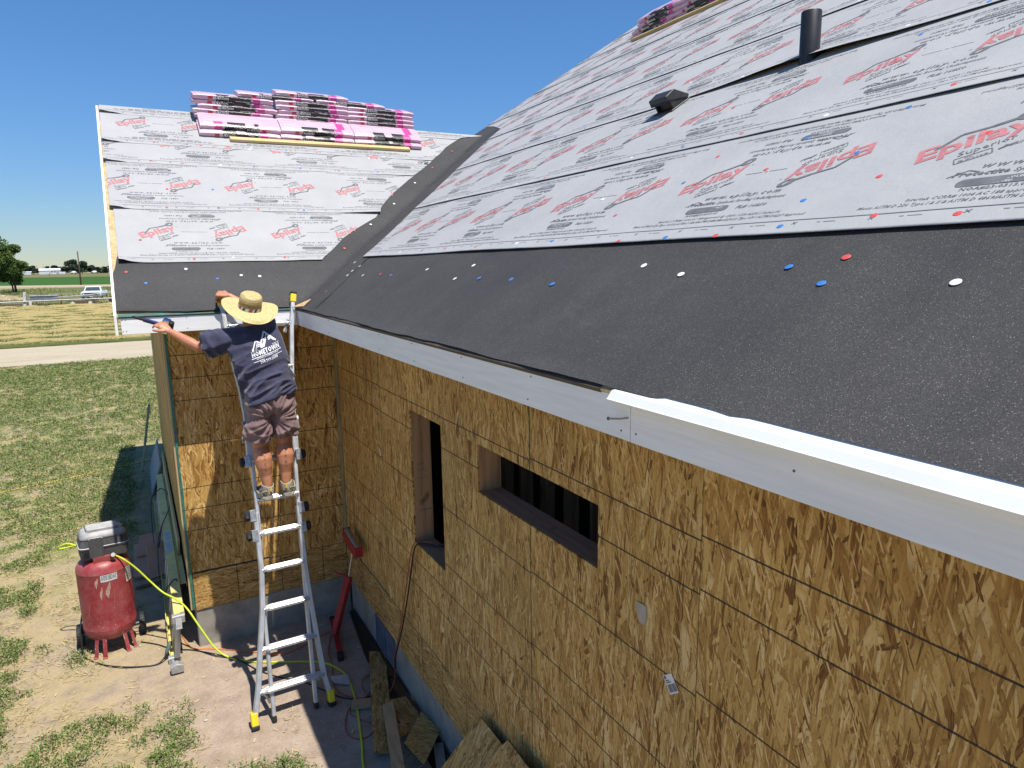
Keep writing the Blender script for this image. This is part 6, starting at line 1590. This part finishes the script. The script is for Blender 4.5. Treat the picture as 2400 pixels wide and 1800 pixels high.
# ---- hammer tacker held against the eave board
m_blue = simple('blue_tool_grip', (.018, .035, .13), .4, .2, 20); m_chrome = simple('chrome_head', (.62, .63, .65), .12, .05, 8, metal=1.0)
A = Vector((-1.69, 6.15, 3.178)); Bt = Vector((-1.435, 6.085, 3.085)); dt = (Bt-A).normalized()
tk = tag(empty('hammer_tacker', A.lerp(Bt, .5)), 'blue handled hammer tacker with chrome head held at the far end of the eave', 'hammer tacker')
mb = MB(); mb.bar(A.lerp(Bt, .28), A.lerp(Bt, .84), .020, .034, 0, (0, -.4, 1)); part(mb, 'grip', m_blue, tk, bevel=.006)
mb = MB(); mb.bar(A, A.lerp(Bt, .45), .016, .020, 0, (0, -.4, 1)); part(mb, 'magazine', simple('dark_tool_steel', (.05, .05, .055), .35, .2, 20, metal=.6), tk, bevel=.003)
mb = MB(); c = A.lerp(Bt, .90); mb.bar(c-dt*.030, c+dt*.026, .050, .125, 0, (.1, -.35, 1)); h_ = part(mb, 'head', m_chrome, tk, bevel=.008)
mb = MB(); c = A.lerp(Bt, .99); mb.bar(c-dt*.008, c+dt*.026, .050, .105, 0, (.1, -.35, 1)); part(mb, 'head_cap', m_rub, tk, bevel=.010)
# ------------------------------------------------------------------ background: field edge, implements, truck, trees, far farm
m_bark = simple('dark_bark', (.075, .055, .04), .9, .3, 8, .6, 20)
m_l1 = leafmat('poplar_leaf', (.055, .10, .018), (.095, .155, .034)); m_l2 = leafmat('sunlit_poplar_leaf', (.10, .165, .032), (.15, .21, .05)); m_l3 = leafmat('shaded_leaf', (.028, .055, .014), (.05, .085, .024))
def tree(loc, h, r_, label, seed, n=5200, leaf=.17, trunk=.16, cat='tree', group='trees', base=.15, mats=None, squash=1.0):
    r = random.Random(seed); t = tag(empty('broadleaf_tree', loc), label, cat, group)
    mb = MB(); bends = [(r.uniform(-.12, .12)*k, r.uniform(-.12, .12)*k, h*k/6) for k in range(6)]
    mb.tube(bends, [trunk*(1-.13*k) for k in range(6)], 8)
    lobes = []
    for k in range(13):
        a = r.uniform(0, 6.28); zz = h*(base+.20+(.72-base)*r.random()); rad = r_*(1-.55*abs((zz/h-.48)/.5))*r.uniform(.35, .85); p = (rad*math.cos(a), rad*math.sin(a), zz)
        lobes.append((p, r_*r.uniform(.28, .46)))
        q = Vector(bends[min(5, int(zz/h*4))]); mb.tube([q, q.lerp(Vector(p), .5)+Vector((0, 0, .15)), Vector(p)], [trunk*.35, trunk*.22, .02], 5)
    lobes.append(((0, 0, h*.86), r_*.36)); lobes.append(((r_*.2, 0, h*.93), r_*.22))
    mb.build('trunk', m_bark, t, smooth='all')
    def g():
        for it in range(n):
            (c, rr) = r.choice(lobes); v = Vector((r.gauss(0, 1), r.gauss(0, 1), r.gauss(0, 1))).normalized()*rr*(r.random()**.4)
            v.z *= .8*squash; p = Vector(c)+v
            if p.z < h*base: continue
            up_ = v.normalized().z if v.length > 0 else 0
            mi = 0 if r.random() < .55 else (1 if r.random() < .45+.4*up_ else 2)  # lobe tops get lighter leaves, undersides darker: light and shade by colour
            a = r.uniform(0, 6.28); yield (p, (math.cos(a), math.sin(a), r.uniform(-.8, .6)), leaf*r.uniform(.7, 1.3), leaf*.32, mi)
    leaf_cloud('crown', mats or [m_l1, m_l2, m_l3], g(), t); return t
GT = 'poplar trees at the left edge of the pasture'
tree((-19.6, 111, 0), 9.8, 3.5, 'tallest dark green tree, cut by the left edge of the picture', 1, 15000, .24, .22, group=GT, base=.12)
tree((-17.55, 115, 0), 8.2, 2.7, 'middle dark green tree of the left group, slightly shorter', 2, 13000, .22, .17, group=GT, base=.10)
tree((-16.35, 122, 0), 6.9, 2.1, 'smallest right hand tree of the left group, nearest the utility pole', 3, 10000, .21, .15, group=GT, base=.10)
tree((-16.9, 124, 0), 5.0, 1.9, 'low bushy tree with several stems behind the left group', 4, 8000, .20, .12, group=GT, base=.06)
GF = 'far trees on the horizon'
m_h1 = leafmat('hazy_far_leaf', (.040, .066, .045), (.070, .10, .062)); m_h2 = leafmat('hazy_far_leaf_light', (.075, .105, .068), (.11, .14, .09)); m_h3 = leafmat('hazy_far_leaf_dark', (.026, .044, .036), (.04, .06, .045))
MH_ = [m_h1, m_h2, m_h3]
for x, y, h, rr, lab, sd_ in ((-26.6, 402, 6.6, 3.2, 'broad dark round tree on the horizon left of the utility pole', 11), (-22.2, 404, 6.0, 2.9, 'broad dark tree on the horizon right behind the utility pole', 12), (-18.6, 410, 3.9, 2.2, 'lower bushy tree right of the utility pole on the horizon', 13),
                              (-42.4, 403, 4.0, 1.9, 'dark tree on the horizon left of the white barn', 14), (-45.5, 405, 3.6, 2.4, 'dark tree mass on the horizon next to the poplar group', 15), (-37.4, 412, 3.7, 1.3, 'small tree behind the left end of the barn roof', 16), (-34.2, 414, 3.9, 1.9, 'rounded tree behind the middle of the barn roof', 17), (-30.0, 408, 3.4, 1.9, 'bushy tree at the right end of the white barn', 18),
                              (-15.9, 408, 2.8, 1.6, 'small pale bush on the horizon near the house corner', 19), (-12.4, 410, 3.0, .6, 'thin dark columnar tree on the horizon by the roof edge', 20), (-13.2, 412, 1.8, 1.6, 'low dark shrub at the foot of the columnar tree', 21), (-23.0, 396, 2.6, 1.3, 'pale grey green bush in front of the broad far trees', 22)):
    tree((x, y, 0), h, rr*1.08, lab, sd_, 5200, .62, .2, group=GF, base=.06, mats=MH_, squash=.9)
# hedge line along the horizon that reads as one mass
def hedge():
    r = random.Random(77)
    for it in range(16000):
        x = r.uniform(-330, 330); y = 470+r.uniform(-8, 8)-.2*x; h = 2.6+1.6*nz(x, 0, .045, 3)+1.0*nz(x, 0, .2, 5)
        a = r.uniform(0, 6.28); yield ((x, y, max(.1, h)*r.random()), (math.cos(a), math.sin(a), r.uniform(-.3, .8)), r.uniform(.7, 1.5), .4, r.choice((0, 0, 1, 2)))
tag(leaf_cloud('far_tree_line', MH_, hedge()), kind='stuff')
# white farm shed
m_metalw = simple('white_metal_siding', (.62, .64, .66), .5, .06, 1); m_roofw = simple('white_metal_roof', (.78, .79, .80), .45, .05, 1); m_gl = simple('dark_glass', (.05, .06, .07), .15, .1)
barn = tag(empty('farm_shed', (-35.4, 402, 0)), 'long low white metal farm shed on the horizon', 'shed')
mb = MB(); mb.box((0, 0, .95), (8.4, 5.0, 1.9)); mb.build('wall', m_metalw, barn)
mb = MB(); mb.add([(-4.4, -2.7, 1.85), (4.4, -2.7, 1.85), (4.4, 0, 2.75), (-4.4, 0, 2.75), (4.4, 2.7, 1.85), (-4.4, 2.7, 1.85)], [(0,1,2,3), (3,2,4,5), (0,3,5), (1,4,2)]); mb.build('roof', m_roofw, barn, fixn=False)
for x in (1.0, 2.1): 
    mb = MB(); mb.box((x, -2.53, 1.25), (.7, .06, .6)); mb.build('window', m_gl, barn)
mb = MB(); mb.box((3.2, -2.53, .9), (1.0, .06, 1.7)); mb.build('door', simple('grey_shed_door', (.35, .37, .39), .6), barn)
mb = MB(); 
for k in range(14): mb.box((-4.2+k*.65, -2.52, .95), (.05, .05, 1.85))
mb.build('siding_rib', m_metalw, barn)['kind'] = 'stuff'
for (x, y, w, d, h, lab) in ((-44.2, 396, 3.6, 2.4, 1.5, 'low grey shed on the horizon left of the barn'), (-29.9, 397, 2.0, 1.6, 1.0, 'small pale shed beside the right end of the barn')):
    s_ = tag(empty('small_shed', (x, y, 0)), lab, 'shed'); mb = MB(); mb.box((0, 0, h*.4), (w, d, h*.8)); mb.build('wall', m_metalw, s_)
    mb = MB(); mb.add([(-w*.55, -d*.55, h*.78), (w*.55, -d*.55, h*.78), (w*.55, 0, h), (-w*.55, 0, h), (w*.55, d*.55, h*.78), (-w*.55, d*.55, h*.78)], [(0,1,2,3), (3,2,4,5), (0,3,5), (1,4,2)]); mb.build('roof', m_roofw, s_, fixn=False)
for (x, lab) in ((-25.2, 'white parked vehicle far away in front of the dark round tree'), (-16.7, 'white parked vehicle far away right of the utility pole')):
    v_ = tag(empty('far_vehicle', (x, 392, 0)), lab, 'vehicle'); mb = MB(); mb.box((0, 0, .75), (2.2, 1.5, .6)); mb.box((.1, 0, 1.15), (1.3, 1.3, .4)); mb.build('body', m_roofw, v_, bevel=.12)
    for k in (-.75, .75):
        mb = MB(); mb.lathe([(.05, -.75), (.32, -.75), (.32, .75), (.05, .75)], (k, 0, .32), 14, 0, Matrix.Rotation(R(90), 3, 'X')); mb.build('wheel', m_rub, v_)
# poles
m_pole = simple('creosote_pole', (.095, .055, .04), .85, .3, 6)
def pole(loc, top, r_, label, name='utility_pole', cat='utility pole', arm=True, group=None):
    t = tag(empty(name, loc), label, cat, group); d = Vector(top)-Vector(loc); mb = MB(); mb.tube([(0,0,0), d*.5, d], [r_, r_*.85, r_*.7], 9); mb.build('post', m_pole, t, smooth='all')
    if arm:
        mb = MB(); mb.tube([d+Vector((0, 0, -.10)), d+Vector((0, 0, .22))], .05, 6); mb.box(d+Vector((-.10, -.12, -.35)), (.10, .10, .30)); mb.build('insulator', simple('grey_insulator', (.3, .3, .3), .4), t)
pole((-10.15, 157, 0), (-10.05, 157, 6.35), .135, 'brown leaning utility pole standing at the edge of the green field')
GP = 'far utility poles on the horizon'
for x, y, h, lab in ((-40.4, 400, 4.4, 'thin far pole on the horizon above the shed left of the barn'), (-38.2, 405, 4.6, 'thin far pole on the horizon at the left end of the barn'), (-17.5, 402, 4.3, 'thin far pole on the horizon right of the brown utility pole')): pole((x, y, 0), (x+.05, y, h), .07, lab, arm=False, group=GP)
# irrigation wheel line far out in the field
wl = tag(empty('irrigation_frame', (-29.3, 330, 0)), 'grey irrigation frame standing far out in the green field', 'irrigation frame')
mb = MB()
for a, b in (((-1.1, 0, 0), (0, 0, 1.5)), ((1.1, 0, 0), (0, 0, 1.5)), ((-.7, 1, 0), (0, 0, 1.5)), ((-1.9, 0, 1.45), (1.9, 0, 1.55))): mb.tube([a, b], .07, 6)
mb.build('frame', simple('galvanised_grey', (.34, .35, .36), .5, .1, metal=.4), wl)
# pipe rail fence with an A-frame post
m_pipe = simple('white_weathered_pipe', (.58, .57, .55), .6, .12, 4, dirt=(.38, .34, .28), dirt_amt=.5); m_pw = simple('white_board_paint', (.62, .61, .58), .7, .15, 6, dirt=(.35, .32, .27), dirt_amt=.6)
fe = tag(empty('pipe_fence', (-10.0, 74.2, 0)), 'white pipe rail fence with a slanting white double post across the pasture', 'fence')
mb = MB(); mb.bar((-.13, -.05, -.02), (-.02, 0, 1.40), .20, .06, 0, (0, 1, 0)); mb.build('post', m_pw, fe, bevel=.01)
mb = MB(); mb.bar((.30, .25, 0), (.0, .04, 1.36), .22, .06, 0, (0, 1, 0)); mb.build('post', simple('grey_board', (.36, .33, .29), .8, .2, 6), fe, bevel=.01)
mb = MB(); mb.bar((.34, -.25, 0), (.34, -.20, .62), .20, .06, 0, (0, 1, 0)); mb.build('post', m_pw, fe, bevel=.01)
mb = MB(); mb.tube([(-4.5, -.1, .50), (-2, -.1, .54), (2.2, -.1, .60), (6.9, -.1, .61), (11, -.1, .62)], .050, 8); mb.build('rail', m_pipe, fe, smooth='all')
mb = MB(); mb.tube([(2.1, .3, .82), (4.8, .3, .97), (6.9, .3, 1.20), (9.5, .3, 1.45)], .035, 8); mb.build('rail', m_pipe, fe, smooth='all')
for x in (-4.0, 5.2, 9.0):
    mb = MB(); mb.tube([(x, .0, 0), (x, .0, .72)], .05, 8); mb.build('post', simple('old_fence_post', (.20, .17, .13), .9, .2, 6), fe, smooth='all')
# farm implements
m_rust = simple('rusty_iron', (.14, .085, .06), .8, .3, 9); m_imp = simple('grey_implement_paint', (.36, .38, .41), .55, .15, 5); m_straw2 = simple('dry_straw_heap', (.37, .29, .17), .95, .45, 2.5, .9, 5, dirt=(.20, .155, .09), dirt_amt=.8)
dr = tag(empty('seed_drill', (-8.72, 75.4, 0)), 'old grey seed drill with a row of rusty disc openers behind the fence', 'farm implement')
mb = MB(); mb.prism([(-.22, .62), (.22, .62), (.30, .98), (-.30, .98)], lambda u, v, h: Vector((h, u, v)), -1.05, 1.05); mb.build('seed_box', m_imp, dr, bevel=.02)
mb = MB(); mb.box((0, 0, 1.0), (2.15, .66, .04)); mb.build('box_lid', simple('pale_grey_lid', (.50, .52, .55), .5, .1, 5), dr, bevel=.01)
mb = MB(); mb.bar((-1.15, -.35, .52), (1.15, -.35, .52), .07, .07); mb.bar((-1.15, .35, .52), (1.15, .35, .52), .07, .07); mb.bar((-1.1, -.4, .52), (-1.1, .4, .52), .06, .06); mb.bar((1.1, -.4, .52), (1.1, .4, .52), .06, .06); mb.build('frame', m_rust, dr)
for k in range(14):
    x = -1.0+k*.155; mb = MB(); mb.lathe([(0, -.01), (.19, -.012), (.19, .012), (0, .01)], (x, -.50+.12*(k % 2), .20), 14, 0, Matrix.Rotation(R(90), 3, 'Y')); mb.bar((x, -.35, .52), (x, -.48+.12*(k % 2), .22), .03, .03); mb.build('disc_opener', m_rust, dr)
mb = MB(); r = random.Random(4)
for k in range(9): x = r.uniform(-.7, .6); mb.bar((x, r.uniform(-.2, .2), 1.02), (x+r.uniform(-.3, .4), r.uniform(-.2, .2), 1.03+r.uniform(.02, .22)), .04, .04)
mb.build('loose_scrap', m_rust, dr)['kind'] = 'stuff'
for x in (-1.25, 1.25):
    mb = MB(); mb.lathe([(.30, -.06), (.36, -.06), (.36, .06), (.30, .06), (.30, -.06)], (x, .1, .36), 20, 0, Matrix.Rotation(R(90), 3, 'Y'), caps=False)
    for j in range(6): a = j*1.047; mb.bar((x, .1, .36), (x, .1+.32*math.cos(a), .36+.32*math.sin(a)), .03, .03)
    mb.build('wheel', m_rust, dr)
def harrow(loc, n, w, label):
    h_ = tag(empty('spike_harrow', loc), label, 'farm implement'); mb = MB()
    for yy in (-.3, 0, .3): mb.bar((-w/2, yy, .30), (w/2, yy, .30), .05, .05)
    mb.bar((-w/2, -.3, .30), (-w/2, .3, .30), .05, .05); mb.bar((w/2, -.3, .30), (w/2, .3, .30), .05, .05); mb.build('frame', m_rust, h_)
    for k in range(n):
        mb = MB(); x = -w/2+w*k/(n-1); mb.bar((x, -.3, .30), (x+.03, -.36, .0), .05, .03); mb.bar((x, -.3, .30), (x, -.26, .42), .04, .03); mb.build('tine', m_rust, h_)
harrow((-11.35, 74.9, 0), 11, 1.7, 'low rusty spike harrow lying at the far left behind the fence')
harrow((-6.3, 76.2, .06), 9, 1.5, 'rusty tool bar lying between the seed drill and the white pickup')
im = tag(empty('tool_carrier', (-5.45, 75.8, 0)), 'long dark iron beam with small white wheels below the white pickup', 'farm implement')
mb = MB(); mb.bar((-1.0, 0, .34), (1.0, 0, .30), .12, .12); mb.bar((-.9, -.2, .24), (.9, -.2, .24), .08, .08); mb.build('beam', m_rust, im, bevel=.01)
for x in (-1.15, .25):
    mb = MB(); mb.lathe([(0, -.08), (.15, -.08), (.17, 0), (.15, .08), (0, .08)], (x, -.25, .17), 16, 0, Matrix.Rotation(R(80), 3, 'X')); mb.build('wheel', m_pw, im, smooth=True)
dm = tag(empty('trailer_wheel_unit', (-3.15, 76.0, 0)), 'dark machine with a black wheel half hidden by the white rake board', 'farm implement')
mb = MB(); mb.box((.2, 0, .62), (.9, .5, .35)); mb.box((.35, .1, .95), (.5, .4, .45)); mb.bar((-.5, 0, .45), (.8, 0, .5), .1, .1); mb.build('body', simple('dark_machine_paint', (.05, .03, .03), .5, .3, 6), dm, bevel=.03)
mb = MB(); mb.lathe([(.12, -.12), (.34, -.14), (.38, 0), (.34, .14), (.12, .12)], (-.15, -.35, .38), 20, 0, Matrix.Rotation(R(90), 3, 'X')); w_ = mb.build('wheel', m_rub, dm, smooth=True)
mb = MB(); mb.lathe([(0, -.10), (.12, -.12), (.12, .12), (0, .1)], (-.15, -.35, .38), 14, 0, Matrix.Rotation(R(90), 3, 'X')); mb.build('hub', m_pw, w_)
mb = MB(); n = 22; r = random.Random(2); ringz = []
for k, (rr, z) in enumerate(((2.3, 0), (2.0, .20), (1.5, .42), (.9, .56), (.3, .66))):
    ringz.append([(rr*1.3*math.cos(2*math.pi*j/n)*r.uniform(.85, 1.15), rr*.7*math.sin(2*math.pi*j/n)*r.uniform(.85, 1.15), z*r.uniform(.8, 1.15)) for j in range(n)])
mb.rings(ringz); o = mb.build('hay_heap', m_straw2, smooth='all'); o.location = (-14.6, 92, 0); tag(o, 'tan heap of old hay at the far left below the poplar trees', 'hay heap')
# white pickup, nose towards the house
m_car = simple('white_car_paint', (.74, .75, .75), .28, .04, 2, spec=.6); m_cg = simple('car_glass', (.05, .075, .08), .08, .1, 2, spec=.8); m_grille = simple('dark_grille', (.05, .05, .055), .4, .2, 30, metal=.3); m_chr = simple('aged_chrome', (.50, .51, .53), .25, .1, 6, metal=.9)
pk = tag(empty('pickup_truck', (-5.25, 87.5, 0)), 'old white pickup with chrome grille parked facing the house on the pasture', 'pickup truck'); pk.rotation_euler = (0, 0, R(-6))
mb = MB()
sec = [(-2.35, .90, .42, .80), (-2.32, .93, .36, .88), (-1.3, .95, .34, .93), (-1.0, .95, .34, .95), (2.4, .94, .36, .92), (2.42, .92, .40, .90)]
rs = []
for y, hw, zb_, zt in sec: rs.append([(-hw, y, zb_+.05), (-hw*.97, y, zb_), (hw*.97, y, zb_), (hw, y, zb_+.05), (hw, y, zt-.10), (hw*.95, y, zt), (-hw*.95, y, zt), (-hw, y, zt-.10)])
mb.rings(rs); mb.build('body', m_car, pk, smooth=True)
mb = MB(); rs = [[(-.84, -1.02, .93), (.84, -1.02, .93), (.86, .45, .93), (-.86, .45, .93)], [(-.70, -.50, 1.40), (.70, -.50, 1.40), (.72, .32, 1.40), (-.72, .32, 1.40)], [(-.64, -.42, 1.445), (.64, -.42, 1.445), (.66, .25, 1.445), (-.66, .25, 1.445)]]
mb.rings(rs); cb = mb.build('cab', m_car, pk, bevel=.02)
mb = MB(); mb.add([(-.72, -.97, .985), (.72, -.97, .985), (.62, -.585, 1.345), (-.62, -.585, 1.345)], [(0,1,2,3)]); mb.build('windshield', m_cg, cb, fixn=False).location = (0, -.028, .012)
for sg in (-1, 1):
    mb = MB(); mb.add([(sg*.862, -.72, .99), (sg*.872, .30, .99), (sg*.755, .22, 1.35), (sg*.745, -.45, 1.35)], [(0,1,2,3)]); mb.build('side_window', m_cg, cb, fixn=False)
    mb = MB(); mb.box((sg*1.03, -.72, 1.03), (.14, .06, .16)); mb.build('mirror', m_chr, cb, bevel=.02)
mb = MB(); mb.box((0, -2.37, .66), (1.62, .05, .26)); gr = mb.build('grille', m_grille, pk)
mb = MB()
for k in range(4): mb.box((0, -2.40, .58+k*.055), (1.1, .02, .012))
mb.box((0, -2.40, .795), (1.66, .03, .025)); mb.box((0, -2.40, .525), (1.66, .03, .025)); mb.build('grille_bar', m_chr, gr)['kind'] = 'stuff'
for sg in (-1, 1):
    mb = MB(); mb.lathe([(0, .03), (.085, .02), (.10, 0), (.10, -.03)], (sg*.68, -2.40, .665), 18, 0, Matrix.Rotation(R(90), 3, 'X'), caps=False); mb.build('headlight', simple('headlight_lens', (.55, .57, .58), .1, .05, spec=.8), pk, smooth=True)
    for y in (-1.55, 1.45):
        mb = MB(); mb.lathe([(.18, -.10), (.33, -.11), (.36, -.05), (.36, .05), (.33, .11), (.18, .10)], (sg*.84, y, .36), 22, 0, Matrix.Rotation(R(90), 3, 'Y')); w_ = mb.build('wheel', m_rub, pk, smooth=True)
        mb = MB(); mb.lathe([(0, -.06), (.18, -.08), (.18, .08), (0, .06)], (sg*.86, y, .36), 16, 0, Matrix.Rotation(R(90), 3, 'Y')); mb.build('rim', m_chr, w_)
mb = MB(); mb.box((0, -2.46, .43), (1.88, .10, .16)); mb.build('bumper', m_chr, pk, bevel=.02)
mb = MB(); mb.box((0, -2.52, .43), (.32, .012, .10)); mb.build('licence_plate', simple('blank_plate', (.5, .5, .48), .4), pk)
